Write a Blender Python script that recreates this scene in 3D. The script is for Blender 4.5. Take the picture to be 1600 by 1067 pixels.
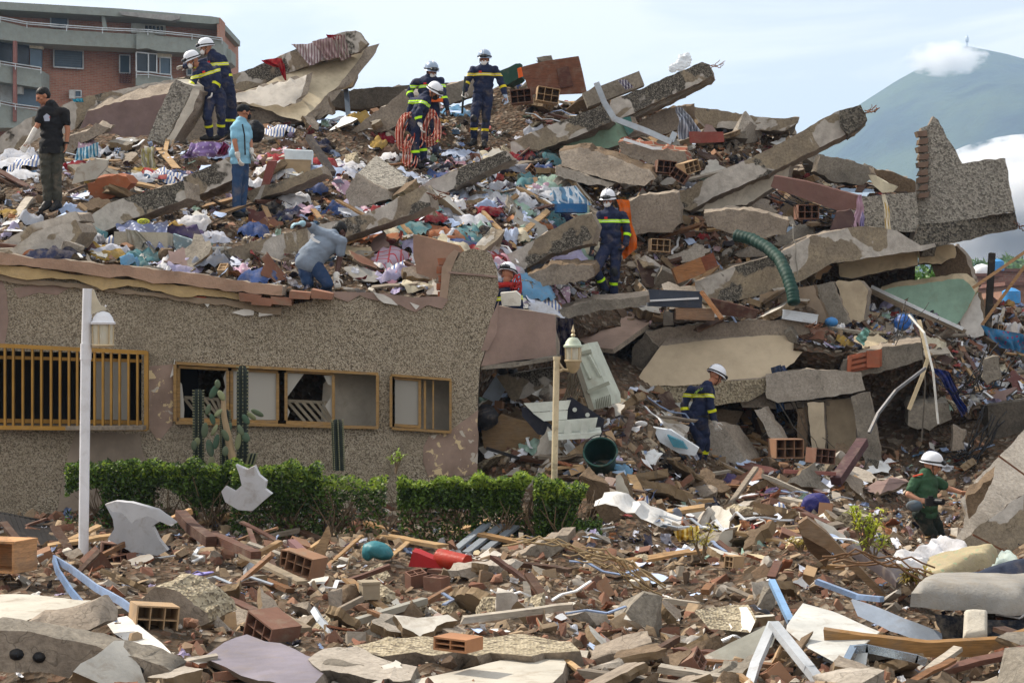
import bpy, bmesh, math, random
import numpy as np
from mathutils import Vector, Matrix, noise, geometry
for _o in list(bpy.data.objects): bpy.data.objects.remove(_o)
S = bpy.context.scene; COL = S.collection
R = random.Random(7)
# ---------------------------------------------------------------- camera
F = 2986.0; CZ = 2.2; HY = 533.5
cam = bpy.data.objects.new('camera', bpy.data.cameras.new('camera')); COL.objects.link(cam)
cam.location = (0, 0, CZ); cam.rotation_euler = (math.radians(90), 0, 0)
cam.data.sensor_width = 36; cam.data.lens = 36*F/1600; cam.data.clip_start = .5; cam.data.clip_end = 12000
S.camera = cam
def P(px, py, D): return Vector(((px-800)/F*D, D, CZ+(HY-py)/F*D))
# ---------------------------------------------------------------- sky and sun
SUN_D = Vector((-.74, .42, .84)).normalized()      # towards the sun: high, from the left and a little behind the ruin
el = math.asin(SUN_D.z); az = math.atan2(SUN_D.x, SUN_D.y)
W = bpy.data.worlds.new('World'); S.world = W; W.use_nodes = True
wn = W.node_tree.nodes; wl = W.node_tree.links; wn.clear()
def WN(t, **k):
    n = wn.new(t)
    for a, b in k.items(): setattr(n, a, b)
    return n
sky = WN('ShaderNodeTexSky', sky_type='NISHITA'); sky.sun_disc = False; sky.sun_elevation = el; sky.sun_rotation = az
sky.air_density = 1.0; sky.dust_density = 1.5
b1 = WN('ShaderNodeBackground'); b1.inputs[1].default_value = .09; wl.new(sky.outputs[0], b1.inputs[0])
tc = WN('ShaderNodeTexCoord')
mp = WN('ShaderNodeMapping'); mp.inputs[3].default_value = (3.2, 3.2, 17.0); mp.inputs[1].default_value = (1.3, .4, .3)
wl.new(tc.outputs['Generated'], mp.inputs[0])
n1 = WN('ShaderNodeTexNoise'); n1.inputs['Scale'].default_value = 1.5; n1.inputs['Detail'].default_value = 9; n1.inputs['Roughness'].default_value = .55; n1.inputs['Distortion'].default_value = .5
wl.new(mp.outputs[0], n1.inputs['Vector'])
rp = WN('ShaderNodeValToRGB'); rp.color_ramp.elements[0].position = .41; rp.color_ramp.elements[1].position = .54
rp.color_ramp.elements[0].color = (.66, .66, .66, 1); rp.color_ramp.elements[1].color = (1, 1, 1, 1)
wl.new(n1.outputs['Fac'], rp.inputs[0])
b2 = WN('ShaderNodeBackground'); b2.inputs[0].default_value = (1, .985, .97, 1); b2.inputs[1].default_value = .86
mx = WN('ShaderNodeMixShader'); wl.new(rp.outputs[0], mx.inputs[0]); wl.new(b1.outputs[0], mx.inputs[1]); wl.new(b2.outputs[0], mx.inputs[2])
wo = WN('ShaderNodeOutputWorld'); wl.new(mx.outputs[0], wo.inputs[0])
sl = bpy.data.lights.new('sun', 'SUN'); sl.energy = 5; sl.angle = math.radians(.6); sl.color = (1, .9, .77)
so = bpy.data.objects.new('sun', sl); COL.objects.link(so); so.rotation_euler = SUN_D.to_track_quat('Z', 'Y').to_euler(); so.location = (-8, 10, 15)
S.view_settings.view_transform = 'Standard'; S.view_settings.look = 'None'; S.view_settings.exposure = .46; S.view_settings.gamma = 1
S.render.engine = 'CYCLES'
# ---------------------------------------------------------------- materials
def hexc(h):
    c = [int(h[i:i+2], 16)/255 for i in (0, 2, 4)]
    return tuple(x/12.92 if x <= .04045 else ((x+.055)/1.055)**2.4 for x in c)
MC = {}
class NT:
    def __init__(s, name):
        s.m = bpy.data.materials.new(name); s.m.use_nodes = True; s.t = s.m.node_tree
        s.b = s.t.nodes['Principled BSDF']; s.tc = s.n('ShaderNodeTexCoord'); s.co = s.tc.outputs['Object']
    def n(s, t, **k):
        q = s.t.nodes.new(t)
        for a, b in k.items(): setattr(q, a, b)
        return q
    def l(s, a, b): s.t.links.new(a, b)
    def noise(s, sc, det=4, ro=.6, dist=0, co=None):
        q = s.n('ShaderNodeTexNoise'); q.inputs['Scale'].default_value = sc; q.inputs['Detail'].default_value = det
        q.inputs['Roughness'].default_value = ro; q.inputs['Distortion'].default_value = dist
        s.l(co or s.co, q.inputs['Vector']); return q.outputs['Fac']
    def ramp(s, x, st, const=False):
        q = s.n('ShaderNodeValToRGB'); r = q.color_ramp
        if const: r.interpolation = 'CONSTANT'
        while len(r.elements) < len(st): r.elements.new(.5)
        for e, (p, c) in zip(r.elements, st):
            e.position = p; e.color = (*c, 1) if not isinstance(c, (int, float)) else (c, c, c, 1)
        s.l(x, q.inputs[0]); return q.outputs[0]
    def mix(s, f, a, b, mode='MIX'):
        q = s.n('ShaderNodeMix', data_type='RGBA', blend_type=mode)
        for i, v in ((0, f), (6, a), (7, b)):
            if isinstance(v, (int, float)): q.inputs[i].default_value = v if i == 0 else (v, v, v, 1)
            elif isinstance(v, tuple): q.inputs[i].default_value = (*v, 1)
            else: s.l(v, q.inputs[i])
        return q.outputs[2]
    def bump(s, h, st=.5, d=.02):
        q = s.n('ShaderNodeBump'); q.inputs['Strength'].default_value = st; q.inputs['Distance'].default_value = d
        s.l(h, q.inputs['Height']); s.l(q.outputs[0], s.b.inputs['Normal'])
    def done(s, col, rough=.85, metal=0, spec=.3):
        if isinstance(col, tuple): s.b.inputs['Base Color'].default_value = (*col, 1)
        else: s.l(col, s.b.inputs['Base Color'])
        s.b.inputs['Roughness'].default_value = rough; s.b.inputs['Metallic'].default_value = metal
        s.b.inputs['Specular IOR Level'].default_value = spec
        return s.m
def sc3(c, k): return tuple(min(.9, x*k) for x in c)
def M_plain(c, rough=.8, metal=0, var=.25, dirt=.35, bs=30, bd=.006, spec=.3, key=None):
    """painted / plastic / plaster surface with uneven tone, dust stains and fine bump"""
    k = ('p', c, rough, metal, var, dirt, bs, bd)
    if k in MC: return MC[k]
    col = hexc(c) if isinstance(c, str) else c
    t = NT('surface_'+(c if isinstance(c, str) else 'x'))
    oi = t.n('ShaderNodeObjectInfo'); 
    ad = t.n('ShaderNodeVectorMath', operation='ADD'); t.l(t.co, ad.inputs[0]); t.l(oi.outputs['Location'], ad.inputs[1]); t.co = ad.outputs[0]
    a = t.noise(2.2, 6, .65); base = t.ramp(a, [(.3, sc3(col, 1-var)), (.7, sc3(col, 1+var))])
    d = t.noise(5, 8, .7, .6); dm = t.ramp(d, [(.52, 0.0), (.66, dirt)])
    c2 = t.mix(dm, base, (.22, .17, .12))
    t.bump(t.noise(bs, 4), .5, bd)
    MC[k] = t.done(c2, rough, metal, spec); return MC[k]
def M_wood(c, rough=.7):
    k = ('w', c)
    if k in MC: return MC[k]
    col = hexc(c); t = NT('wood_'+c)
    mp = t.n('ShaderNodeMapping'); mp.inputs[3].default_value = (3, 3, 28); t.l(t.co, mp.inputs[0])
    g = t.noise(2, 6, .6, 1.2, mp.outputs[0]); d = t.noise(6, 6)
    c1 = t.ramp(g, [(.3, sc3(col, .55)), (.55, col), (.8, sc3(col, 1.35))])
    c2 = t.mix(t.ramp(d, [(.5, 0.0), (.7, .45)]), c1, (.2, .16, .12))
    t.bump(g, .4, .004); MC[k] = t.done(c2, rough); return MC[k]
def M_conc(key='tan'):
    """broken concrete; 'mottled' still carries paint and dark pebble render in patches"""
    k = ('c', key)
    if k in MC: return MC[k]
    t = NT('concrete_'+key)
    oi = t.n('ShaderNodeObjectInfo'); ad = t.n('ShaderNodeVectorMath', operation='ADD'); t.l(t.co, ad.inputs[0]); t.l(oi.outputs['Location'], ad.inputs[1]); t.co = ad.outputs[0]
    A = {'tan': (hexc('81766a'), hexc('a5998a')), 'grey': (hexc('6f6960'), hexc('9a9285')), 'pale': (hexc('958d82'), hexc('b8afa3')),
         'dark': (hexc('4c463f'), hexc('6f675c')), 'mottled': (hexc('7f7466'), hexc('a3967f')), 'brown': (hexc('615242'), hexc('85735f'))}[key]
    n = t.noise(3, 8, .65, .3); c = t.ramp(n, [(.3, A[0]), (.7, A[1])])
    f = t.noise(26, 6, .7); c = t.mix(t.ramp(f, [(.35, .55), (.6, 0.0)]), c, sc3(A[0], .55))
    cr = t.n('ShaderNodeTexVoronoi', feature='DISTANCE_TO_EDGE'); cr.inputs['Scale'].default_value = 1.6
    ds = t.n('ShaderNodeVectorMath', operation='ADD'); nz = t.n('ShaderNodeTexNoise'); nz.inputs['Scale'].default_value = 4; t.l(t.co, nz.inputs['Vector'])
    t.l(t.co, ds.inputs[0]); t.l(nz.outputs['Color'], ds.inputs[1]); t.l(ds.outputs[0], cr.inputs['Vector'])
    c = t.mix(t.ramp(cr.outputs['Distance'], [(.0, .6), (.012, 0.0)]), c, sc3(A[0], .3))
    h = t.mix(.35, n, f)
    if key == 'mottled':
        p = t.noise(1.15, 3, .5, 1.0); pm = t.ramp(p, [(.485, 0.0), (.5, 1.0)])
        pc = t.ramp(t.noise(7, 5), [(.3, hexc('9c968e')), (.7, hexc('c4beb5'))])
        c = t.mix(pm, c, pc)
        q = t.noise(1.0, 4, .55, .25); qm = t.ramp(q, [(.555, 0.0), (.57, 1.0)])
        sv = t.n('ShaderNodeTexVoronoi'); sv.inputs['Scale'].default_value = 60; t.l(t.co, sv.inputs['Vector'])
        sc = t.ramp(sv.outputs['Color'], [(.2, hexc('3a3733')), (.6, hexc('5f5b54')), (.9, hexc('8a8478'))])
        c = t.mix(qm, c, sc)
    t.bump(h, .8, .04); MC[k] = t.done(c, .95, 0, .15); return MC[k]
def M_pebble(key='cream', scale=80):
    k = ('pb', key)
    if k in MC: return MC[k]
    t = NT('pebble_render_'+key)
    v = t.n('ShaderNodeTexVoronoi'); v.inputs['Scale'].default_value = scale; t.l(t.co, v.inputs['Vector'])
    C = {'cream': ('5f564a', '938773', 'b8ad9a'), 'grey': ('625e57', '88837a', 'a39e93'), 'dark': ('36332f', '5a564e', '7d776c'), 'tan': ('635a4d', '91866f', 'b0a58e')}[key]
    sp = t.n('ShaderNodeSeparateColor'); t.l(v.outputs['Color'], sp.inputs[0])
    c = t.ramp(sp.outputs[0], [(.12, hexc(C[0])), (.42, hexc(C[1])), (.86, hexc(C[2]))])
    big = t.noise(.8, 5, .6); c = t.mix(t.ramp(big, [(.4, .0), (.68, .45)]), c, hexc(C[1]))
    st = t.noise(1.6, 7, .7, .5); c = t.mix(t.ramp(st, [(.55, 0.0), (.7, .5)]), c, hexc(C[0]))
    t.bump(v.outputs['Distance'], .7, .02); MC[k] = t.done(c, .9, 0, .2); return MC[k]
def M_peel():
    if 'peel' in MC: return MC['peel']
    t = NT('peeling_plaster')
    c = t.ramp(t.noise(3, 6), [(.3, hexc('7d6a5e')), (.7, hexc('a08a7c'))])
    a = t.noise(9, 5, .6, .6); c = t.mix(t.ramp(a, [(.59, 0.0), (.6, 1.0)], False), c, hexc('cdb891'))
    b = t.noise(5, 4, .5, .4); c = t.mix(t.ramp(b, [(.64, 0.0), (.65, 1.0)]), c, hexc('b9b1a4'))
    t.bump(a, .4, .01); MC['peel'] = t.done(c, .9); return MC['peel']
def M_brick(c1='8a4632', c2='a55e44', mort='8f8271', bw=.24, bh=.08, cam_scale=1, key='b'):
    k = ('brick', c1, c2, key)
    if k in MC: return MC[k]
    t = NT('brickwork'); mp = t.n('ShaderNodeMapping'); mp.inputs[2].default_value = (math.radians(90), 0, 0); t.l(t.co, mp.inputs[0])
    b = t.n('ShaderNodeTexBrick'); t.l(mp.outputs[0], b.inputs['Vector']); b.inputs['Scale'].default_value = 1
    b.inputs['Color1'].default_value = (*hexc(c1), 1); b.inputs['Color2'].default_value = (*hexc(c2), 1); b.inputs['Mortar'].default_value = (*hexc(mort), 1)
    b.inputs['Mortar Size'].default_value = bh*.12; b.inputs['Brick Width'].default_value = bw; b.inputs['Row Height'].default_value = bh
    c = t.mix(t.ramp(t.noise(3, 5), [(.45, 0.0), (.75, .4)]), b.outputs['Color'], (.22, .15, .11))
    t.bump(b.outputs['Fac'], -.5, .01); MC[k] = t.done(c, .9); return MC[k]
def M_attr(key='stone'):
    k = ('attr', key)
    if k in MC: return MC[k]
    t = NT('mixed_'+key); a = t.n('ShaderNodeAttribute', attribute_name='Col')
    nz = t.noise(18, 6, .7); c = t.mix(t.ramp(nz, [(.35, .45), (.65, 0.0)]), a.outputs['Color'], (.16, .12, .085), 'MIX')
    t.bump(nz, .6, .02 if key == 'stone' else .004); MC[k] = t.done(c, .92 if key == 'stone' else .75, 0, .2); return MC[k]
def M_cloth(c, pat=None, c2='d8d4cf'):
    k = ('cl', c, pat, c2)
    if k in MC: return MC[k]
    t = NT('fabric_'+c); col = sc3(hexc(c), .8); b = t.ramp(t.noise(4, 5), [(.3, sc3(col, .8)), (.7, sc3(col, 1.15))])
    if pat == 'stripe':
        w = t.n('ShaderNodeTexWave'); w.inputs['Scale'].default_value = 6; w.inputs['Distortion'].default_value = .6; t.l(t.co, w.inputs['Vector'])
        b = t.mix(t.ramp(w.outputs['Fac'], [(.45, 0.0), (.5, 1.0)]), b, hexc(c2))
    if pat == 'flower':
        v = t.n('ShaderNodeTexVoronoi'); v.inputs['Scale'].default_value = 14; t.l(t.co, v.inputs['Vector'])
        b = t.mix(t.ramp(v.outputs['Distance'], [(.22, 1.0), (.3, 0.0)]), b, hexc(c2))
    if pat == 'check':
        v = t.n('ShaderNodeTexBrick'); v.offset = 0; v.inputs['Scale'].default_value = 1; v.inputs['Brick Width'].default_value = .16; v.inputs['Row Height'].default_value = .16
        v.inputs['Mortar Size'].default_value = .012; t.l(t.co, v.inputs['Vector']); b = t.mix(v.outputs['Fac'], b, hexc(c2))
    d = t.noise(7, 7, .7); b = t.mix(t.ramp(d, [(.45, 0.0), (.7, .5)]), b, (.24, .2, .15))
    wv = t.noise(16, 5, .6, 1.5); t.bump(wv, .5, .02); MC[k] = t.done(b, .95, 0, .1); return MC[k]
def M_leaf(c='4f7a2a', c2='2c4a1a', tr=.25):
    k = ('leaf', c, c2)
    if k in MC: return MC[k]
    t = NT('leaf_'+c); a = t.noise(3, 4); col = t.ramp(a, [(.35, hexc(c2)), (.65, hexc(c))])
    t.done(col, .5, 0, .4); tr_ = t.n('ShaderNodeBsdfTranslucent'); t.l(col, tr_.inputs[0]); m = t.n('ShaderNodeMixShader'); m.inputs[0].default_value = tr
    o = t.t.nodes['Material Output']; t.l(t.b.outputs[0], m.inputs[1]); t.l(tr_.outputs[0], m.inputs[2]); t.l(m.outputs[0], o.inputs[0]); MC[k] = t.m; return t.m
def M_glass(c='c8d2d6', rough=.15, alpha=.5):
    k = ('g', c, rough, alpha)
    if k in MC: return MC[k]
    t = NT('glass_'+c); t.done(hexc(c), rough, 0, .6); t.b.inputs['Alpha'].default_value = alpha; MC[k] = t.m; return t.m
# ---------------------------------------------------------------- object helpers
ALL = []
def tag(o, label=None, cat=None, group=None, kind=None):
    if label: o['label'] = label
    if cat: o['category'] = cat
    if group: o['group'] = group
    if kind: o['kind'] = kind
    return o
def empty(name, loc, label=None, cat=None, group=None):
    o = bpy.data.objects.new(name, None); o.location = loc; o.empty_display_size = .2; COL.objects.link(o)
    return tag(o, label, cat, group)
def ortho(d):
    d = d.normalized(); a = Vector((0, 0, 1)) if abs(d.z) < .9 else Vector((1, 0, 0))
    x = a.cross(d).normalized(); return x, d.cross(x).normalized(), d
ICO = {}
def ico(n):
    if n not in ICO:
        b = bmesh.new(); bmesh.ops.create_icosphere(b, subdivisions=n, radius=1); b.verts.ensure_lookup_table()
        ICO[n] = ([v.co.copy() for v in b.verts], [[v.index for v in f.verts] for f in b.faces]); b.free()
    return ICO[n]
class MB:
    def __init__(s): s.v = []; s.f = []; s.m = []; s.c = None
    def add(s, vs, fs, m=0):
        k = len(s.v); s.v += [Vector(v) for v in vs]
        s.f += [[i+k for i in f] for f in fs]
        s.m += m if isinstance(m, list) else [m]*len(fs); return s
    def box(s, c, size, rot=None, m=0):
        x, y, z = [q/2 for q in size]; vs = [Vector((a*x, b*y, d*z)) for a in (-1, 1) for b in (-1, 1) for d in (-1, 1)]
        if rot is not None: vs = [rot @ v for v in vs]
        c = Vector(c); return s.add([v+c for v in vs], [(0, 1, 3, 2), (4, 6, 7, 5), (0, 4, 5, 1), (2, 3, 7, 6), (0, 2, 6, 4), (1, 5, 7, 3)], m)
    def beam(s, a, b, w, h, m=0, up=(0, 0, 1), taper=1):
        a = Vector(a); b = Vector(b); d = (b-a).normalized(); x = d.cross(Vector(up)); x = x.normalized() if x.length > .01 else Vector((1, 0, 0)); y = x.cross(d)
        vs = [p+x*(i*w/2*k)+y*(j*h/2*k) for p, k in ((a, 1), (b, taper)) for i, j in ((-1, -1), (1, -1), (1, 1), (-1, 1))]
        return s.add(vs, [(0, 1, 2, 3), (7, 6, 5, 4), (0, 4, 5, 1), (1, 5, 6, 2), (2, 6, 7, 3), (3, 7, 4, 0)], m)
    def tube(s, pts, r, n=8, m=0, cap=True):
        pts = [Vector(p) for p in pts]; rs = r if isinstance(r, (list, tuple)) else [r]*len(pts); vs = []; N = len(pts); x0 = None
        for i, p in enumerate(pts):
            d = (pts[min(i+1, N-1)]-pts[max(i-1, 0)]); d = d.normalized() if d.length > 1e-6 else Vector((0, 0, 1))
            if x0 is None: x, y, _ = ortho(d)
            else:
                x = (x0-d*x0.dot(d)); x = x.normalized() if x.length > 1e-4 else ortho(d)[0]; y = d.cross(x)
            x0 = x; vs += [p+(x*math.cos(a)+y*math.sin(a))*rs[i] for a in [2*math.pi*j/n for j in range(n)]]
        fs = [(i*n+j, i*n+(j+1) % n, (i+1)*n+(j+1) % n, (i+1)*n+j) for i in range(N-1) for j in range(n)]
        if cap: fs += [tuple(range(n))[::-1], tuple(range((N-1)*n, N*n))]
        return s.add(vs, fs, m)
    def ell(s, c, rad, rot=None, n=2, m=0):
        V, Fc = ico(n); rad = Vector(rad) if not isinstance(rad, (int, float)) else Vector((rad,)*3); c = Vector(c)
        vs = [Vector((v.x*rad.x, v.y*rad.y, v.z*rad.z)) for v in V]
        if rot is not None: vs = [rot @ v for v in vs]
        return s.add([v+c for v in vs], Fc, m)
    def lathe(s, o, prof, n=20, m=0, ax=(0, 0, 1)):
        x, y, z = ortho(Vector(ax)); o = Vector(o); vs = [o+z*h+(x*math.cos(2*math.pi*j/n)+y*math.sin(2*math.pi*j/n))*r for r, h in prof for j in range(n)]
        N = len(prof); fs = [(i*n+j, i*n+(j+1) % n, (i+1)*n+(j+1) % n, (i+1)*n+j) for i in range(N-1) for j in range(n)]
        return s.add(vs, fs, m)
    def build(s, name, mats, parent=None, ang=40, org=None, cols=None):
        if not isinstance(mats, (list, tuple)): mats = [mats]
        if parent is not None: o0 = Vector(parent['_w']) if '_w' in parent else Vector(parent.location)
        elif org is not None: o0 = Vector(org)
        else:
            a = np.array([tuple(v) for v in s.v]); o0 = Vector((float(a[:, 0].mean()), float(a[:, 1].mean()), float(a[:, 2].min())))
        me = bpy.data.meshes.new(name); me.from_pydata([v-o0 for v in s.v], [], s.f)
        for m in mats: me.materials.append(m)
        me.polygons.foreach_set('material_index', s.m)
        me.update()
        bm = bmesh.new(); bm.from_mesh(me); bmesh.ops.recalc_face_normals(bm, faces=bm.faces); bm.to_mesh(me); bm.free()
        if ang is not None:
            me.polygons.foreach_set('use_smooth', [True]*len(me.polygons))
            if ang < 180: me.set_sharp_from_angle(angle=math.radians(ang))
        o = bpy.data.objects.new(name, me); COL.objects.link(o)
        if parent is not None: o.parent = parent; o['_w'] = list(o0); 
        else: o.location = o0; o['_w'] = list(o0)
        return o
def nz3(p, f, amp, seed=0):
    q = Vector(p)*f+Vector((seed*3.1, seed*1.7, seed*5.3)); return Vector(noise.noise_vector(q))*amp
def plate(pts, D=None, ext=(0, .2, 0), holes=(), jag=.03, rough=.02, L=.3, seed=0, jf=3.0, spall=0):
    """solid cut from an outline: front face (slot 0), broken edges (slot 1), back (slot 2); ext = its thickness vector"""
    if len(pts[0]) > 2:
        A_ = np.array([(1, q[0], q[1]) for q in pts]); k_ = np.linalg.lstsq(A_, np.array([q[2] for q in pts]), rcond=None)[0]; Df = lambda x, y: float(k_[0]+k_[1]*x+k_[2]*y)
    else: Df = D if callable(D) else (lambda x, y: D)
    ext = Vector(ext); d0 = Df(pts[0][0], pts[0][1]); px_ = F/d0; st = max(3.0, L*px_*.55); V2 = []; E2 = []; loops = []
    for k, lp in enumerate([pts]+list(holes)):
        out = []
        for i, a in enumerate(lp):
            b = lp[(i+1) % len(lp)]; n = max(1, int(math.hypot(b[0]-a[0], b[1]-a[1])/st))
            for j in range(n):
                x, y = a[0]+(b[0]-a[0])*j/n, a[1]+(b[1]-a[1])*j/n
                if k == 0 and jag:
                    w = P(x, y, d0); q = nz3(w, jf*.8, jag*.5, seed)+nz3(w, jf*3.1, jag*.6, seed+3)+nz3(w, jf*9, jag*.5, seed+5); x += q.x*px_; y -= q.z*px_
                out.append((x, y))
        b0 = len(V2); V2 += out; E2 += [(b0+i, b0+(i+1) % len(out)) for i in range(len(out))]; loops.append(out)
    nb = len(V2); r = random.Random(seed); x0, x1 = min(q[0] for q in V2), max(q[0] for q in V2); y0, y1 = min(q[1] for q in V2), max(q[1] for q in V2); sg = L*px_*.8
    ny = int((y1-y0)/sg)
    for iy in range(ny+1):
        for ix in range(int((x1-x0)/sg)+1):
            x, y = x0+(ix+.5+r.uniform(-.25, .25)+(iy % 2)*.5)*sg, y0+(iy+.5+r.uniform(-.25, .25))*sg
            if pip(x, y, loops[0]) and not any(pip(x, y, l) for l in loops[1:]): V2.append((x, y))
    vo, eo, fo, ov, _, _ = geometry.delaunay_2d_cdt([Vector(q) for q in V2], E2, [], 1, 1e-4)
    mp_ = {}
    for i, o_ in enumerate(ov):
        for q in o_: mp_[q] = i
    if holes: fo = [f for f in fo if not any(pip(sum(vo[i].x for i in f)/len(f), sum(vo[i].y for i in f)/len(f), l) for l in loops[1:])]
    front = [P(v.x, v.y, Df(v.x, v.y)) for v in vo]; nv = len(front); m = MB(); ns = max(1, min(4, int(ext.length/max(L, .08))))
    m.v = front+[p+ext+(nz3(p, jf, spall, seed+9) if spall else Vector()) for p in front]; m.f = [list(f) for f in fo]+[[i+nv for i in reversed(f)] for f in fo]; m.m = [0]*len(fo)+[2]*len(fo)
    c = 0
    for l in loops:
        n = len(l); idx = [mp_.get(c+i) for i in range(n)]; c += n
        if any(q is None for q in idx): continue
        rows = [idx]
        for t in range(1, ns):
            row = []
            for q in idx: p = front[q]+ext*(t/ns); m.v.append(p+nz3(p, 9, rough*2.2, seed+2)); row.append(len(m.v)-1)
            rows.append(row)
        rows.append([q+nv for q in idx])
        for a, b in zip(rows, rows[1:]):
            for i in range(n): j = (i+1) % n; m.f.append([a[i], a[j], b[j], b[i]]); m.m.append(1)
    if rough: m.v = [p+nz3(p, 2.5, rough*.45, seed)+nz3(p, 11, rough*.4, seed+1)+nz3(p, 29, rough*.32, seed+4) for p in m.v]
    return m
def slab(name, pts, D, ext, mats, label, cat='slab', group=None, parent=None, ang=38, **k):
    mb = plate(pts, D, ext, **k)
    if len(mats) == 1: mats = mats*3
    if len(mats) == 2: mats = [mats[0], mats[1], mats[1]]
    o = mb.build(name, mats, parent, ang)
    if parent is None: tag(o, label, cat, group)
    return o
def pip(x, y, poly):
    c = False; j = len(poly)-1
    for i in range(len(poly)):
        xi, yi = poly[i][:2]; xj, yj = poly[j][:2]
        if (yi > y) != (yj > y) and x < (xj-xi)*(y-yi)/(yj-yi)+xi: c = not c
        j = i
    return c
# ---------------------------------------------------------------- ground and rubble mounds (depth given at surveyed points, smooth in between)
class Mound:
    def __init__(s, ctrl, front, sky_, x0, x1, name, bump=.12, back=6, skirt=True, fstep=None):
        c = np.array(ctrl, float); s.c = c[:, :2]/100; d = c[:, 2]; n = len(c)
        r = np.linalg.norm(s.c[:, None]-s.c[None], axis=2); K = np.where(r > 0, r*r*np.log(r+1e-9), 0)+np.eye(n)*.15
        Pm = np.hstack([np.ones((n, 1)), s.c]); A = np.block([[K, Pm], [Pm.T, np.zeros((3, 3))]])
        s.w = np.linalg.solve(A, np.concatenate([d, np.zeros(3)])); s.front = front; s.sky = sky_; s.x0 = x0; s.x1 = x1; s.bump = bump; s.name = name; s.back = back; s.skirt = skirt
    def D(s, px, py):
        r = np.sqrt(((s.c-np.array((px, py))/100)**2).sum(1)); k = np.where(r > 0, r*r*np.log(r+1e-9), 0)
        return float(k @ s.w[:-3]+s.w[-3]+s.w[-2]*px/100+s.w[-1]*py/100)
    def base(s, px, py): return P(px, py, s.D(px, py))
    def p(s, px, py):
        q = s.base(px, py); b = s.bump
        q.z += noise.noise(q*.9)*b*1.2+noise.noise(q*2.7+Vector((5, 1, 2)))*b*.7+noise.noise(q*7)*b*.35
        return q
    def nrm(s, px, py):
        a = s.p(px+9, py)-s.p(px-9, py); b = s.p(px, py-7)-s.p(px, py+7); n = a.cross(b)
        n = n if n.z > 0 else -n; n.normalize(); n = (n+Vector((0, -.15, .6))).normalized(); return n
    def yf(s, px): return np.interp(px, [q[0] for q in s.front], [q[1] for q in s.front])
    def ys(s, px): return np.interp(px, [q[0] for q in s.sky], [q[1] for q in s.sky])
    def inside(s, px, py): return s.x0 <= px <= s.x1 and s.ys(px) <= py <= s.yf(px)
    def mesh(s, mats, nv=70, step=7):
        xs = np.arange(s.x0, s.x1+step, step); vs = []; rows = 0
        cols = []
        for px in xs:
            yf, ys = s.yf(px), s.ys(px); c = []
            f0 = s.p(px, yf)
            if s.skirt: c += [Vector((f0.x*1.03, f0.y+1.6, -.4)), Vector((f0.x*1.02, f0.y+1.2, max(-.2, f0.z-1.2))), Vector((f0.x, f0.y+.5, f0.z-.35))]
            gm = min(q[1] for q in s.sky); gf = max(q[1] for q in s.front)
            c += [s.p(px, min(yf, max(ys, gf+(gm-gf)*(i/nv)))) for i in range(nv+1)]
            t = c[-1]; 
            c += [t+Vector((0, s.back*.12, -.1)), t+Vector((0, s.back*.5, -t.z*.4)), Vector((t.x, t.y+s.back, -.4))]
            cols.append(c)
        n = len(cols[0]); mb = MB(); mb.v = [v for c in cols for v in c]
        mb.f = [(i*n+j, (i+1)*n+j, (i+1)*n+j+1, i*n+j+1) for i in range(len(cols)-1) for j in range(n-1)]
        k = len(mb.f)
        mb.m = [0]*k
        o = mb.build(s.name, mats, ang=50); tag(o, kind='structure'); return o
A = Mound([(0, 1067, 12.3), (400, 1067, 12.3), (800, 1067, 12.3), (1200, 1067, 12.3), (1600, 1067, 12.3), (0, 1000, 13.9), (800, 985, 14.3), (1600, 1000, 13.6),
           (0, 925, 16.6), (400, 920, 16.8), (800, 920, 17), (1200, 925, 16.8), (1600, 930, 16.2), (0, 870, 19.8), (400, 870, 19.8), (700, 875, 19.6), (150, 840, 21), (400, 840, 21.5), (700, 845, 21.5), (0, 800, 24.2), (400, 800, 24.2), (740, 790, 24.3),
           (850, 780, 23.6), (850, 700, 25.5), (780, 640, 27), (1000, 870, 20), (1000, 810, 22), (1000, 760, 24), (1000, 700, 25.8), (940, 650, 27), (1100, 736, 28.5), (1100, 660, 29.5), (1200, 850, 20.6), (1200, 800, 24), (1200, 750, 28), (1250, 712, 29.6),
           (1400, 866, 21.4), (1450, 842, 25.2), (1550, 862, 22), (1500, 778, 28), (1550, 650, 31), (1400, 735, 29.4), (1400, 650, 31), (1300, 700, 30.4), (1100, 570, 32), (1600, 700, 30), (1600, 560, 33), (1250, 560, 33)],
          [(-100, 1110), (1700, 1110)], [(-100, 796), (745, 786), (752, 600), (870, 590), (900, 560), (1300, 560), (1700, 560)], -100, 1700, 'rubble_ground', .1, 2)
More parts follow.
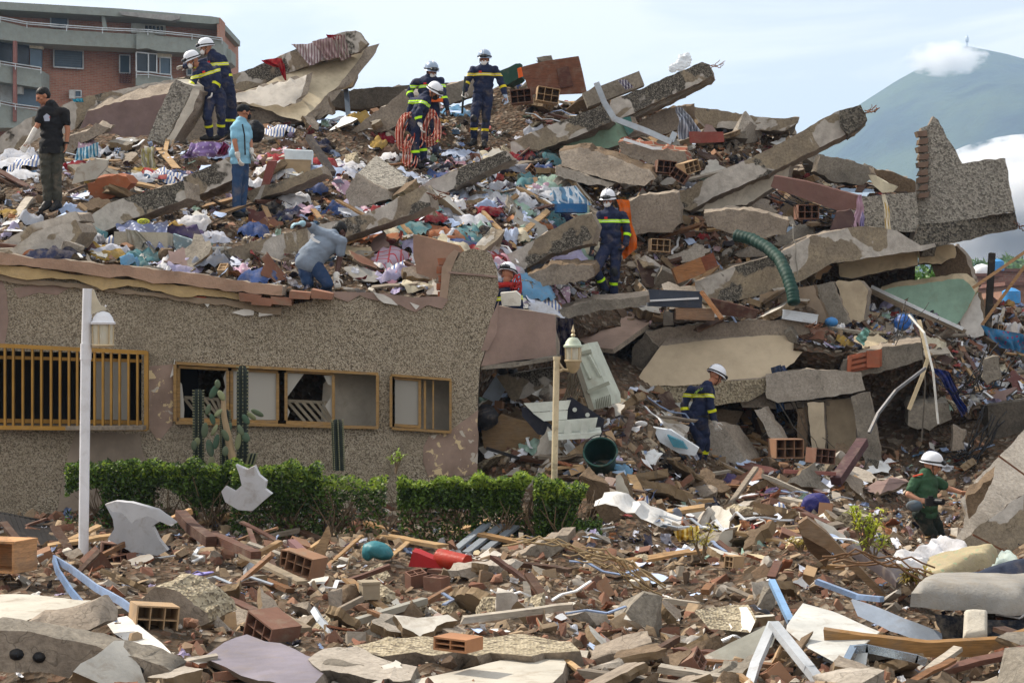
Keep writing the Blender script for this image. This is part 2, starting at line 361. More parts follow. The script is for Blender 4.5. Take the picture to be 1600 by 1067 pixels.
B = Mound([(0, 400, 24.9), (200, 415, 25), (400, 440, 25.1), (600, 458, 25.3), (700, 470, 25.5), (800, 480, 27.5), (870, 500, 28.7), (930, 500, 30), (1000, 500, 30.6), (1240, 500, 30.6), (80, 325, 27.5), (370, 340, 28.8), (330, 225, 33.8), (650, 262, 33.2), (745, 232, 34.8), (950, 473, 31),
           (793, 450, 28.6), (0, 240, 33), (0, 320, 27.9), (560, 180, 36), (700, 165, 37), (850, 150, 37.5), (1000, 200, 36.5), (1000, 300, 34), (1000, 400, 32), (1100, 400, 32.2), (1100, 210, 36.5), (1250, 200, 38), (1200, 300, 35), (1240, 400, 32.3), (500, 300, 31), (600, 380, 28), (480, 400, 26.6), (200, 260, 31.5), (250, 350, 27.6), (800, 300, 32.2), (700, 350, 29.6), (850, 400, 30)],
          [(-100, 388), (0, 402), (250, 424), (470, 455), (700, 472), (770, 482), (880, 504), (1000, 512), (1260, 515), (1300, 470)],
          [(-100, 290), (0, 250), (60, 215), (140, 190), (230, 222), (330, 212), (400, 198), (500, 190), (515, 190), (575, 192), (640, 152), (720, 165), (790, 128), (830, 148), (930, 162), (1000, 158), (1060, 192), (1100, 200), (1240, 205), (1265, 262), (1290, 280)],
          -100, 1275, 'rubble_slope', .16)
C = Mound([(1270, 300, 35.5), (1350, 290, 36), (1440, 300, 36), (1270, 345, 33), (1350, 345, 33), (1440, 345, 33.2), (1200, 320, 34.5)],
          [(1180, 350), (1440, 356)], [(1180, 300), (1290, 285), (1370, 290), (1440, 310)], 1262, 1432, 'upper_floor_rubble', .1, 1.2, False)
E = Mound([(1240, 540, 30), (1440, 560, 30), (1500, 640, 31), (1620, 640, 31), (1300, 500, 31.5), (1400, 480, 32.6), (1500, 520, 32.8), (1600, 480, 34.5), (1550, 560, 32.6), (1500, 470, 34), (1280, 460, 32.5)],
          [(1230, 540), (1300, 556), (1445, 562), (1470, 640), (1720, 650)], [(1230, 500), (1290, 450), (1370, 456), (1460, 470), (1520, 480), (1720, 470)], 1240, 1700, 'rubble_terrace', .14, 1.6)
dirt = NT('shaded_rubble_dirt'); oi = None
_n = dirt.noise(2.5, 9, .72, .4); _c = dirt.ramp(_n, [(.25, hexc('332b23')), (.45, hexc('4f4335')), (.6, hexc('665748')), (.78, hexc('857763'))])  # dirt colours darkened to put shade into the gaps between pieces
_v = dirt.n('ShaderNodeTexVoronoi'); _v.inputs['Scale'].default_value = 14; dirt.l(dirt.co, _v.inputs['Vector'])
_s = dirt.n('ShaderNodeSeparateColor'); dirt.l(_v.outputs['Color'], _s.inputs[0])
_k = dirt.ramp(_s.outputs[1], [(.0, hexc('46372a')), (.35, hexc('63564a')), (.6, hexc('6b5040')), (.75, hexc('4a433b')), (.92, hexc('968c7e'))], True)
_c = dirt.mix(.55, _c, _k); dirt.bump(dirt.mix(.5, _n, _v.outputs['Distance']), .9, .12); SHADED_DIRT = dirt.done(_c, .95, 0, .1)
A.mesh(SHADED_DIRT, 130, 8); B.mesh(SHADED_DIRT, 70, 8); C.mesh(SHADED_DIRT, 14, 8); E.mesh(SHADED_DIRT, 30, 8)
g = MB(); N = 24
xs = [-6000, -2500, -900, -300, -100, -40, -15, 15, 40, 100, 300, 900, 2500, 6000]; ys_ = [-400, -60, 0, 20, 45, 80, 150, 300, 700, 1500, 2600, 6000]
g.v = [Vector((x, y, -.45)) for x in xs for y in ys_]; g.f = [(i*12+j, (i+1)*12+j, (i+1)*12+j+1, i*12+j+1) for i in range(13) for j in range(11)]; g.m = [0]*len(g.f)
tag(g.build('ground', SHADED_DIRT, ang=None), kind='structure')
# back slope behind the pile so it is a whole heap from any side is part of each mound mesh
def surf(px, py):
    for T in (C, E, B, A):
        if T.inside(px, py):
            if T is A and px < 752 and py < 792: continue
            return T
    return None
# ---------------------------------------------------------------- one-storey wing with broken parapet
def DW(px, py=0): return 23.5+.0022*px
PEB = M_pebble('cream'); TAN = M_conc('tan'); GREY = M_conc('grey'); PALE = M_conc('pale'); MOT = M_conc('mottled'); DARKC = M_conc('dark'); BRN = M_conc('brown')
CREAM = M_plain('c9b899', .85, bs=12); WHITEP = M_plain('cfccc6', .75, dirt=.25, bs=15); MAUVE = M_plain('8f7a70', .85, dirt=.3); PEEL = M_peel()
MINT = M_plain('93b3a0', .8, dirt=.2); BROWNP = M_plain('6b4a3e', .6, dirt=.25); BLACK = M_plain('15161a', .5, dirt=.1); ALU = M_plain('a9b2bb', .35, .8, .15, .25)
WHITE = M_plain('d9dbdd', .5, 0, .08, .2); NAVY = M_plain('1a2440', .6, dirt=.1); ORANGE = M_plain('d5601f', .7, dirt=.1); FRAME = M_wood('9a7a4c'); RUST = M_plain('6b4530', .8)
wing = empty('collapsed_wing', P(350, 800, DW(350)), 'one storey wing with pebbled beige wall, smashed windows and broken parapet', 'building')
def wpl(name, pts, mats, ext=(0, .24, 0), off=0, parent=None, D=None, **k):
    f = (lambda x, y: DW(x)+off) if D is None else D
    if len(mats) == 1: mats = mats*3
    return plate(pts, f, ext, **k).build(name, mats, parent or wing)
W1 = [(-70, 546), (221, 554), (221, 664), (-70, 664)]; W2 = [(275, 569), (589, 585), (589, 667), (275, 659)]; W3 = [(612, 588), (703, 594), (703, 673), (612, 669)]
outer = [(-140, 400), (0, 428), (100, 436), (240, 450), (330, 462), (400, 470), (455, 476), (520, 462), (600, 460), (660, 464), (695, 470), (703, 420), (722, 394), (740, 388), (765, 394), (776, 420), (779, 455), (768, 500), (760, 540), (749, 575), (746, 620), (745, 700), (744, 800), (400, 826), (-140, 826)]
wpl('wall', outer, [PEB, TAN, CREAM], holes=[W1, W2, W3], jag=.02, rough=.004, L=.3)
# torn roof edge: bricks, mortar and mauve plaster laid in courses along the top of the wall
def course(name, xs, y0, y1, mat, off, th, j=.03, seed=0):
    pts = [(x, y0(x)+R.uniform(-3, 3)) for x in xs]+[(x, y1(x)+R.uniform(-3, 3)) for x in reversed(xs)]
    return wpl(name, pts, [mat, TAN], ext=(0, th, 0), off=off, jag=j*.6, jf=8, rough=.02, L=.14, seed=seed)
top = lambda x: np.interp(x, [-120, 0, 240, 400, 470, 520, 700], [388, 397, 422, 441, 452, 456, 466])
course('roof_edge', list(range(-120, 475, 40)), lambda x: top(x), lambda x: top(x)+17, M_plain('a38672', .9, dirt=.5, bd=.02), -.16, .5, .03, 3)
course('mortar_band', list(range(-120, 430, 40)), lambda x: top(x)+19, lambda x: top(x)+32+4*math.sin(x*.05), M_plain('b49c72', .9, dirt=.4, bd=.02), -.1, .3, .04, 5)
course('plaster_edge', list(range(-120, 475, 40)), lambda x: top(x)+33, lambda x: top(x)+43, M_plain('8f7f6c', .9, dirt=.5, bd=.02), -.05, .25, .04, 8)
for q in [(470, 8, 40), (505, 5, 34), (440, 22, 44), (410, 26, 48), (390, 24, 46)]:
    wpl('roof_tile', [(q[0]-18, top(q[0])+q[1]-6), (q[0]+16, top(q[0])+q[1]-2), (q[0]+14, top(q[0])+q[1]+9), (q[0]-17, top(q[0])+q[1]+7)], [M_plain('8a6350', .85, dirt=.5)], ext=(0, .3, .02), off=-.2, jag=.03, rough=.01, seed=q[0])
wpl('roof_tile', [(292, 462), (322, 464), (322, 469), (292, 467)], [M_plain('a3523a', .85)], ext=(0, .08, 0), off=-.04, jag=.004)
wpl('roof_edge', [(500, 454), (560, 456), (700, 466), (690, 484), (668, 478), (650, 488), (625, 478), (600, 474), (560, 462), (545, 472)], [MAUVE, TAN], ext=(0, .3, 0), off=-.02, jag=.03, rough=.01, L=.2)
for i, pp in enumerate([[(583, 457), (600, 461), (612, 468), (622, 478), (600, 474), (590, 468)], [(405, 482), (432, 480), (428, 492), (404, 494)], [(315, 470), (330, 472), (325, 480)], [(362, 488), (398, 478), (396, 492), (380, 494)], [(640, 472), (655, 478), (650, 484)], [(270, 572), (273, 560), (272, 585), (266, 590)]]):
    wpl('plaster_scar', pp, [WHITEP], ext=(0, .012, 0), off=-.045 if i != 4 else -.03, jag=.015, rough=0, seed=i)
wpl('peeled_render', [(-60, 430), (2, 432), (11, 455), (12, 500), (6, 536), (-60, 536)], [MAUVE], ext=(0, .006, 0), off=-.006, jag=.02, rough=0)
wpl('peeled_render', [(20, 450), (60, 444), (110, 448), (90, 462), (60, 458), (30, 466)], [MAUVE], ext=(0, .006, 0), off=-.006, jag=.02, rough=0)
wpl('peeled_render', [(231, 572), (271, 570), (271, 662), (250, 690), (236, 672), (229, 650)], [PEEL], ext=(0, .006, 0), off=-.007, jag=.03, rough=0)
wpl('peeled_render', [(88, 800), (110, 700), (118, 676), (150, 676), (219, 676), (224, 720), (210, 800)], [M_plain('8f8274', .9, bs=8, bd=.03)], ext=(0, .012, 0), off=-.014, jag=.05, rough=.004)
wpl('peeled_render', [(662, 700), (672, 680), (700, 678), (715, 664), (748, 640), (745, 742), (712, 742), (668, 744), (660, 720)], [PEEL], ext=(0, .008, 0), off=-.009, jag=.03, rough=0)
wpl('peeled_render', [(752, 548), (766, 500), (779, 470), (776, 520), (762, 548)], [MAUVE], ext=(0, .008, 0), off=-.009, jag=.015, rough=0)
wpl('parapet_band', [(701, 424), (777, 431), (777, 434), (701, 427)], [MAUVE], ext=(0, .03, 0), off=-.03, jag=0, rough=.003)
wpl('parapet_side', [(688, 418), (700, 400), (712, 392), (720, 392), (706, 420), (702, 440), (700, 472), (688, 466)], [M_plain('a08a78', .9, dirt=.45), TAN], ext=(.02, .5, 0), off=-.02, jag=.04, rough=.015)
for k in range(5): wpl('exposed_brick', [(684-k % 2*3, 404+k*13), (697, 404+k*13), (697, 414+k*13), (684-k % 2*3, 414+k*13)], [M_plain('96593f', .9, dirt=.4)], ext=(0, .22, 0), off=.01, jag=.01)
# beam over the doorway
wpl('lintel', [(779, 478), (868, 492), (869, 556), (822, 561), (752, 572), (761, 540), (776, 500)], [MAUVE, TAN], ext=(.1, 1.3, 0), off=-.01, jag=.02, rough=.01, D=lambda x, y: 25.15+(x-750)*.004)
wpl('lintel_soffit', [(752, 572), (868, 557), (868, 562), (800, 574), (752, 577)], [GREY], ext=(.1, 1.2, 0), D=25.2, jag=.01)
# room behind the windows
room = M_plain('8b857b', .9, dirt=.3); rmd = M_plain('9c9486', .9, dirt=.3)
rb = MB()
def q4(mb, a, b, c, d, m=0): mb.add([a, b, c, d], [(0, 1, 2, 3)], m)
x0 = P(-140, 0, 24).x; x1 = P(744, 0, 25.1).x
q4(rb, (x0-.5, 27.2, 0), (x1, 27.2, 0), (x1, 27.2, 2.75), (x0-.5, 27.2, 2.9)); q4(rb, (x0, 23.5, 2.65), (x1, 25.4, 2.5), (x1, 27.2, 2.5), (x0, 27.2, 2.65)); q4(rb, (x1-.12, 25.5, -.3), (x1-.12, 27.2, -.3), (x1-.12, 27.2, 2.6), (x1-.12, 25.5, 2.6)); q4(rb, (x0, 23.5, -.3), (x0, 27.2, -.3), (x0, 27.2, 2.8), (x0, 23.5, 2.8))
rb.build('inner_wall', room, wing)
for q_ in ([(524, 578), (592, 580), (592, 676), (500, 674), (505, 600)], [(655, 590), (712, 592), (712, 680), (655, 678)]): plate(q_, lambda x, y: DW(x)+.55, (0, .05, 0), jag=0, rough=.003).build('inner_wall', M_plain('b8b0a2', .9, dirt=.35), wing)
prt = MB(); prt.box(P(262, 620, 25.6), (.1, 2.9, 3.4)); prt.build('partition', room, wing)
bl = MB(); bl.box(P(50, 600, 24.75), (4.3, .05, 2.4)); bl.build('dark_interior_sheet', M_plain('0d0d0f', .9, dirt=0), wing)  # near-black sheet painted in for the unlit room behind the bars
# windows
def win_frame(x0_, y0a, x1_, y1a, y0b, y1b, w=4.5, off=-.035, name='window', mat=FRAME, splits=()):
    """y0a/y1a top left/right, y0b/y1b bottom left/right (survey points on the wall plane)"""
    mb = MB(); pw = lambda x, y: P(x, y, DW(x)+off)
    s = w*DW(300)/F
    tl, tr, bl_, br = pw(x0_, y0a), pw(x1_, y1a), pw(x0_, y0b), pw(x1_, y1b); h = Vector((0, 0, s/2)); e = Vector((s/2, 0, 0))
    mb.beam(tl, tr, .09, s); mb.beam(bl_, br, .1, s); mb.beam(tl-h*1.02, bl_+h*1.02, s, .086, up=(0, 1, 0)); mb.beam(tr-h*1.02, br+h*1.02, s, .086, up=(0, 1, 0))
    for sx in splits:
        t = (sx-x0_)/(x1_-x0_); a = tl.lerp(tr, t); b = bl_.lerp(br, t); mb.beam(a-h*1.02, b+h*1.02, s*.9, .075, up=(0, 1, 0))
    return mb.build(name, mat, wing, 30)
w2 = win_frame(274, 567, 590, 584, 660, 668, 4.5)
w2['label'] = 'four pane window of smashed glass in worn yellow frame'
def pane(px4, mat, par, off=.02, th=.008, name='glass_shard', **k): return plate(px4, lambda x, y: DW(x)+off, (0, th, 0), jag=k.get('jag', 0), rough=0, L=.6).build(name, mat, par)
GL = M_glass('a8a49b', .45, .9); GL2 = M_glass('98958d', .3, .85)
def sash(a, b, yt0, yt1, yb0, yb1, off=.0):
    mb = MB(); f = lambda x, y: P(x, y, DW(x)+off); w = .036
    A_, B_, C_, D_ = f(a, yt0), f(b, yt1), f(b, yb1), f(a, yb0); h = Vector((0, 0, w/2+.002))
    mb.beam(A_, B_, .04, w); mb.beam(D_, C_, .04, w*1.5); mb.beam(A_-h, D_+h*1.5, w, .038, up=(0, 1, 0)); mb.beam(B_-h, C_+h*1.5, w, .038, up=(0, 1, 0)); return mb.build('sash', FRAME, w2, 30)
sash(279, 356, 573, 577, 656, 657); sash(362, 434, 577, 581, 658, 660, .03); sash(447, 521, 580, 584, 660, 663)
pane([(281, 575), (276, 590), (284, 600), (286, 615), (288, 640), (287, 655), (281, 655)], GL, w2)
pane([(354, 577), (349, 590), (352, 605), (346, 618), (350, 655), (355, 655)], GL, w2)
pane([(363, 579), (433, 582), (433, 656), (363, 655)], GL, w2, .045)
pane([(449, 583), (475, 584), (449, 620)], GL, w2); pane([(520, 586), (506, 587), (512, 600), (520, 604)], GL, w2); pane([(520, 616), (508, 634), (520, 655)], GL, w2); pane([(449, 636), (453, 643), (449, 654)], GL, w2)
for (a, b, yt, yb) in ((288, 350, 622, 655), (449, 518, 627, 656)):
    mb = MB(); mb.beam(P(a, yt-1, DW(a)+.28), P(b-8, yt+2, DW(b)+.28), .03, .04)
    for k in range(6):
        t = a+(b-a)*k/6; mb.beam(P(t, yt, DW(t)+.26), P(min(t+28, b), yb+3, DW(t)+.26), .03, .035)
    mb.build('louvre', M_plain('8d8371', .8), w2)
w3 = win_frame(611, 586, 704, 593, 669, 675, 4); sb = MB(); f3 = lambda x, y: P(x, y, DW(x)+.01)
sb.beam(f3(616, 591), f3(656, 594), .04, .03); sb.beam(f3(616, 664), f3(656, 667), .04, .04); sb.beam(f3(656, 592), f3(656, 668), .035, .04, up=(0, 1, 0)); sb.beam(f3(664, 594), f3(664, 670), .03, .03, up=(0, 1, 0)); sb.beam(f3(677, 594), f3(677, 670), .02, .04, up=(0, 1, 0))
sb.build('sash', FRAME, w3, 30); pane([(617, 593), (655, 595), (655, 664), (617, 662)], GL2, w3)
w3['label'] = 'narrow two pane window with dusty left pane'
w1 = empty('barred_window', P(80, 600, DW(80)-.2)); w1.parent = wing; w1.location = Vector(w1.location)-Vector(wing.location); w1['_w'] = list(P(80, 600, DW(80)-.2)); w1['label'] = 'window behind gold painted vertical bars'
BR = M_plain('a37c3c', .45, .5, dirt=.3); fb = MB(); f1 = lambda x, y, o=-.22: P(x, y, DW(x)+o)
fb.beam(f1(-80, 536), f1(229, 551), .07, .05); fb.beam(f1(-80, 667), f1(229, 670), .07, .05); fb.beam(f1(229, 549), f1(229, 672), .05, .068, up=(0, 1, 0))
fb.beam(f1(229, 551), f1(229, 551, 0), .03, .03); fb.beam(f1(229, 670), f1(229, 670, 0), .03, .03); fb.beam(f1(-80, 556, -.1), f1(222, 564, -.1), .03, .04); fb.beam(f1(-80, 656, -.1), f1(222, 660, -.1), .03, .05)
fb.build('grille_frame', BR, w1, 30)
for x in [-20, -6, 8, 21, 36, 51, 65, 80, 94, 108, 121, 135, 148, 161, 174, 187, 201, 215]:
    b_ = MB(); b_.beam(f1(x, 541+x*.05), f1(x, 666+x*.012), .026, .05, up=(0, 1, 0)); b_.build('bar', BR, w1, 30)
pane([(148, 560), (200, 562), (200, 656), (148, 655)], GL2, w1, -.01)
sill = MB(); sill.box(P(80, 668, DW(80)-.1), (2.3, .22, .05)); sill.build('sill', TAN, w1)
# ---------------------------------------------------------------- big slabs, beams and wall panels of the fallen building (each lies on its own)
G = 'broken concrete pieces of the fallen building'
def sl(name, pts, D, ext, mats, label, cat='slab', **k):
    k.setdefault('jag', .022 if 'beam' in name or name == 'floor_slab' else .042); k.setdefault('rough', .03); k.setdefault('L', .13); k.setdefault('seed', len(label)); k.setdefault('group', G)
    if k.pop('lift', True):       # rest the piece on the mound instead of inside it
        df = []
        for q in pts:
            T = surf(q[0], q[1])
            if T is not None and T is not A:
                d0 = q[2] if len(q) > 2 else (D(q[0], q[1]) if callable(D) else D); df.append(d0-T.D(q[0], q[1]))
        if len(df) > len(pts)*.4:
            sh = max(0, min(1.8, float(np.percentile(df, 85))+.22)); D0 = D; D = (lambda x, y: (D0(x, y) if callable(D0) else D0)-sh)
    return slab(name, pts, D, ext, mats, label, cat, **k)
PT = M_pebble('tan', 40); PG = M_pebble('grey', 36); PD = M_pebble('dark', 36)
# upper left
sl('concrete_beam', [(-60, 250), (0, 215), (40, 186), (70, 178), (120, 155), (138, 150), (300, 118), (312, 128), (296, 142), (240, 150), (150, 172), (100, 215), (60, 262), (0, 300), (-60, 320)], lambda x, y: 35+.003*x, (.1, .5, -.05), [MOT, TAN], 'mottled grey and tan beam rising behind the man in the black tee shirt', 'beam')
sl('floor_panel', [(138, 172), (240, 150), (300, 142), (262, 205), (225, 213), (180, 222), (120, 208)], lambda x, y: 35.1+(y-150)*.004, (.0, .6, .3), [M_plain('8d7a78', .85), TAN], 'mauve underside panel below the beam left of the leaning slab', 'panel', L=.18)
sl('concrete_beam', [(150, 192), (136, 205), (100, 215), (60, 260), (90, 262), (130, 222), (160, 210), (170, 200)], lambda x, y: 34.3, (0, .5, .1), [TAN, TAN], 'broken tan concrete lip under the mauve panel', 'beam')
sl('leaning_slab', [(228, 222), (240, 195), (266, 134), (276, 125), (302, 136), (288, 165), (262, 215), (250, 234)], 33.2, (.2, .4, .05), [PG, M_plain('c2bbae', .8)], 'leaning pebbled slab with a white side left of the two leaning firefighters', 'slab', jag=.03, rough=.012, lift=False)
sl('slab_face', [(264, 214), (290, 165), (303, 137), (313, 141), (302, 172), (276, 212), (266, 234), (252, 234)], 33.15, (.1, .4, 0), [M_plain('c2bbae', .8), TAN], 'white side of the leaning pebbled slab', 'slab', jag=.02, lift=False)
sl('floor_panel', [(300, 165), (335, 140), (372, 150), (372, 215), (330, 222), (275, 228)], 35.2, (.3, .6, .1), [TAN, BRN], 'brown broken wall face behind the two leaning firefighters', 'panel', jag=.08, lift=False)
sl('floor_beam', [(352, 122), (395, 106), (440, 86), (500, 62), (540, 49), (560, 50), (574, 68), (560, 82), (500, 97), (440, 118), (400, 136), (360, 150)], lambda x, y: 36-.002*(x-350), (.0, .5, .06), [MOT, TAN], 'high mottled beam with clothes draped on it against the sky', 'beam', rough=.02)
sl('floor_panel', [(402, 136), (440, 119), (500, 98), (572, 74), (560, 96), (545, 112), (520, 140), (500, 160), (470, 190), (440, 182), (400, 166), (362, 162), (362, 150)], lambda x, y: 36.2-(y-80)*.011, (.25, .22, .1), [M_plain('bdb198', .8), TAN], 'cream underside panel hanging below the high beam', 'panel', rough=.02, L=.18)
sl('floor_panel', [(362, 152), (405, 137), (480, 116), (477, 128), (470, 150), (455, 165), (410, 166), (362, 160)], lambda x, y: 35.7-(y-80)*.009, (.1, .12, .05), [M_plain('c8c0b4', .8), TAN], 'white plaster layer with torn edge under the high beam', 'panel', jag=.08)
sl('floor_panel', [(520, 140), (548, 106), (558, 117), (549, 134), (530, 142)], 36.5, (0, .7, .1), [M_plain('bfae8f', .8), TAN], 'small cream slab end just below the high beam tip', 'slab')
sl('floor_panel', [(362, 168), (460, 170), (500, 162), (515, 150), (520, 175), (480, 195), (420, 200), (362, 190)], 35.3, (0, .6, .1), [TAN, BRN], 'crumbled tan layer at the foot of the high beam', 'slab', jag=.08)
sl('concrete_beam', [(512, 143), (600, 136), (705, 130), (706, 140), (640, 160), (560, 172), (515, 168)], 38, (0, .5, 0), [M_conc('dark'), DARKC], 'long grey ribbed beam behind on the skyline between the high beam and the firefighters', 'beam')
sl('leaning_slab', [(548, 205), (580, 180), (632, 142), (650, 150), (652, 175), (610, 200), (575, 214)], 35.2, (.4, .6, .1), [TAN, PALE], 'tan slab leaning left of the pair with the red rope', 'slab')
sl('leaning_slab', [(690, 135), (730, 125), (735, 150), (700, 165), (690, 160)], 37.3, (.2, .5, .1), [GREY, TAN], 'grey wall stub on the skyline between the standing firefighters', 'slab')
# middle top
sl('concrete_beam', [(955, 157), (1000, 140), (1060, 113), (1096, 97), (1108, 101), (1114, 118), (1096, 128), (1030, 158), (962, 190), (950, 176)], lambda x, y: 34.6, (.1, .55, -.02), [MOT, TAN], 'pointed mottled beam sticking up to the right of the brown door', 'beam', rough=.02)
sl('beam_soffit', [(962, 190), (1030, 158), (1096, 128), (1114, 120), (1108, 128), (1060, 152), (1000, 180), (970, 193)], 34.75, (.1, .5, .02), [GREY, TAN], 'grey ledge under the pointed beam', 'slab', jag=.02)
sl('concrete_beam', [(798, 222), (840, 204), (903, 180), (940, 165), (956, 190), (920, 206), (860, 228), (812, 246), (800, 240)], 34.1, (.1, .6, -.02), [MOT, TAN], 'tan beam end below the pointed beam, right of the firefighter on the ridge', 'beam')
sl('wall_panel', [(870, 231), (890, 216), (968, 186), (978, 200), (980, 222), (950, 232), (925, 234)], 34.6, (.1, .15, 0), [M_plain('8fae98', .8), TAN], 'pale green wall panel under the tan beam', 'panel', jag=.02, rough=.005)
sl('wall_panel', [(968, 186), (985, 182), (990, 205), (982, 212)], 34.5, (.1, .15, 0), [M_plain('3f6f6a', .8), TAN], 'dark teal strip of wall beside the pale green panel', 'panel', jag=.01, rough=.005)
sl('broken_slab', [(874, 236), (905, 230), (940, 240), (1016, 266), (1025, 280), (1005, 290), (960, 285), (905, 268), (876, 258)], lambda x, y: 32.9-(y-240)*.008, (.1, .6, .15), [TAN, BRN], 'tan broken slab with rough face below the pale green panel', 'slab')
sl('broken_slab', [(868, 258), (905, 270), (960, 287), (955, 292), (918, 288), (868, 275)], 32.6, (.1, .4, .05), [PALE, TAN], 'pale plastered slab edge under the tan broken slab', 'slab')
sl('concrete_beam', [(1073, 166), (1120, 172), (1180, 182), (1225, 185), (1250, 182), (1246, 192), (1226, 205), (1150, 203), (1090, 198)], 36.6, (0, .6, 0), [MOT, TAN], 'level grey beam behind on the ridge above the striped cloth', 'beam')
sl('broken_wall', [(1000, 190), (1035, 172), (1072, 165), (1072, 200), (1030, 212), (985, 215)], 35.2, (.2, .5, .1), [TAN, BRN], 'tan wall stump with a white patch behind the bent metal rail', 'wall')
sl('brick_slab', [(968, 222), (1000, 226), (1070, 240), (1075, 258), (1040, 262), (985, 250), (968, 246)], 33.4, (.1, .6, .15), [M_conc('tan'), M_brick('8a4a34', '7d4530', '8f8271', .25, .1)], 'slab of hollow brick and mortar under the bent metal rail', 'slab', jag=.08)
sl('concrete_beam', [(1062, 302), (1110, 276), (1200, 234), (1267, 198), (1311, 172), (1345, 166), (1354, 186), (1340, 200), (1318, 212), (1262, 240), (1200, 272), (1115, 308), (1078, 330), (1064, 326)], lambda x, y: 33.2-.001*(x-1060), (.1, .6, -.03), [MOT, TAN], 'longest beam, slanting up to a dark square end in front of the mountain', 'beam', rough=.025)
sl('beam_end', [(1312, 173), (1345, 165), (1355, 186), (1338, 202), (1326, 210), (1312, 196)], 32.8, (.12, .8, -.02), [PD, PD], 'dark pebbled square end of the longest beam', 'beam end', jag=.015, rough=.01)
sl('wall_panel', [(1078, 331), (1115, 309), (1205, 272), (1236, 255), (1232, 275), (1200, 300), (1165, 320), (1110, 330)], 33.6, (.1, .2, 0), [M_plain('cfc8b9', .8), TAN], 'pale plaster wall strip under the longest beam', 'panel', jag=.03)
sl('broken_slab', [(1100, 333), (1140, 326), (1185, 330), (1229, 344), (1228, 368), (1180, 372), (1105, 356)], 31.7, (.1, .7, .1), [TAN, TAN], 'blocky tan slab below the pale plaster wall strip', 'slab')
sl('broken_slab', [(978, 318), (1000, 305), (1058, 302), (1063, 350), (1050, 362), (1000, 366), (978, 372)], 31.8, (.1, .8, .1), [TAN, TAN], 'tan block right of the firefighter with the orange rope', 'block')
sl('concrete_beam', [(786, 402), (850, 366), (905, 338), (925, 333), (934, 352), (926, 380), (860, 398), (805, 428), (790, 436)], 30.9, (.1, .6, 0), [MOT, TAN], 'mottled beam behind the shoulder of the firefighter with the orange rope', 'beam')
sl('broken_slab', [(812, 436), (860, 415), (925, 412), (930, 432), (870, 448), (818, 460)], 30.2, (.1, .6, .1), [TAN, BRN], 'tan slab left of the knees of the firefighter with the orange rope', 'slab')
# left middle
sl('concrete_beam', [(120, 352), (170, 318), (250, 292), (286, 282), (290, 310), (240, 330), (175, 356), (140, 372)], 28.1, (.1, .6, 0), [MOT, TAN], 'mottled chunk of beam between the man in the black tee shirt and the man in the cap', 'beam')
sl('concrete_beam', [(285, 278), (330, 258), (362, 244), (364, 280), (330, 296), (295, 310)], 28.9, (.1, .7, 0), [MOT, TAN], 'grey beam end left of the hip of the man in the cap', 'beam')
sl('concrete_beam', [(345, 392), (420, 372), (478, 356), (540, 342), (600, 322), (660, 290), (668, 300), (672, 322), (620, 345), (560, 362), (480, 392), (400, 418), (352, 420)], lambda x, y: 27.4+(x-345)*.004, (.1, .7, 0), [MOT, TAN], 'long mottled beam behind the bending man', 'beam', rough=.02)
sl('wall_panel', [(365, 424), (420, 412), (475, 398), (475, 430), (430, 440), (370, 436)], 26.9, (.1, .3, .1), [M_plain('a8997f', .85), TAN], 'beige panel under the long beam left of the bending man', 'panel', lift=False)
sl('pebbled_slab', [(558, 272), (588, 243), (636, 278), (632, 290), (605, 296), (575, 285)], lambda x, y: 30.2+(300-y)*.02, (.05, .2, -.15), [PG, TAN], 'square slab of grey pebbled render in the middle of the slope', 'slab', jag=.01, rough=.008)
sl('broken_slab', [(540, 300), (556, 272), (575, 285), (606, 297), (610, 310), (575, 322), (545, 325)], 30, (.1, .4, 0), [PALE, TAN], 'pale slab holding the square pebbled slab', 'slab')
sl('concrete_beam', [(10, 392), (60, 362), (118, 342), (128, 362), (112, 385), (60, 396), (20, 400)], 26.2, (.1, .5, 0), [MOT, TAN], 'grey beam stub behind the hollow brick on the roof edge', 'beam')
sl('pebbled_slab', [(15, 296), (120, 291), (140, 306), (110, 320), (20, 324)], lambda x, y: 28.4+(320-y)*.05, (.05, .1, -.2), [PG, TAN], 'flat pebbled slab behind the feet of the man in the black tee shirt', 'slab', jag=.04, lift=False)
# right: broken pebbled corner wall standing on the upper floor
sl('corner_wall', [(1440, 400), (1432, 318), (1434, 285), (1440, 270), (1437, 240), (1440, 200), (1452, 196), (1458, 181), (1466, 188), (1480, 216), (1492, 234), (1505, 256), (1540, 250), (1571, 247), (1580, 300), (1586, 330), (1500, 345), (1470, 350), (1460, 400)], lambda x, y: 32.4-(x-1435)*.004, (.02, .28, 0), [PG, TAN], 'jagged pebbled grey corner wall standing tallest at right against the mountain', 'wall', jag=.025, rough=.008)
for k in range(9):
    y = 206+k*12; sl('hollow_brick', [(1432+(k*5) % 9, y), (1449+(k*3) % 5, y-2), (1450, y+7), (1435, y+8)], 32.3, (0, .2, 0), [M_plain('705c50', .9, dirt=.6), BRN], ['topmost', 'second', 'third', 'fourth', 'fifth', 'sixth', 'seventh', 'eighth', 'lowest'][k]+' red brick in the torn left edge of the corner wall', 'brick', jag=.01, rough=.01, L=.12, lift=False, group='bricks in the torn edge of the corner wall')
sl('parapet_wall', [(1346, 308), (1390, 304), (1431, 300), (1436, 345), (1432, 362), (1400, 362), (1346, 352)], 32.2, (0, .2, 0), [PG, TAN], 'low pebbled parapet under the pink towel', 'wall', jag=.015, rough=.006)
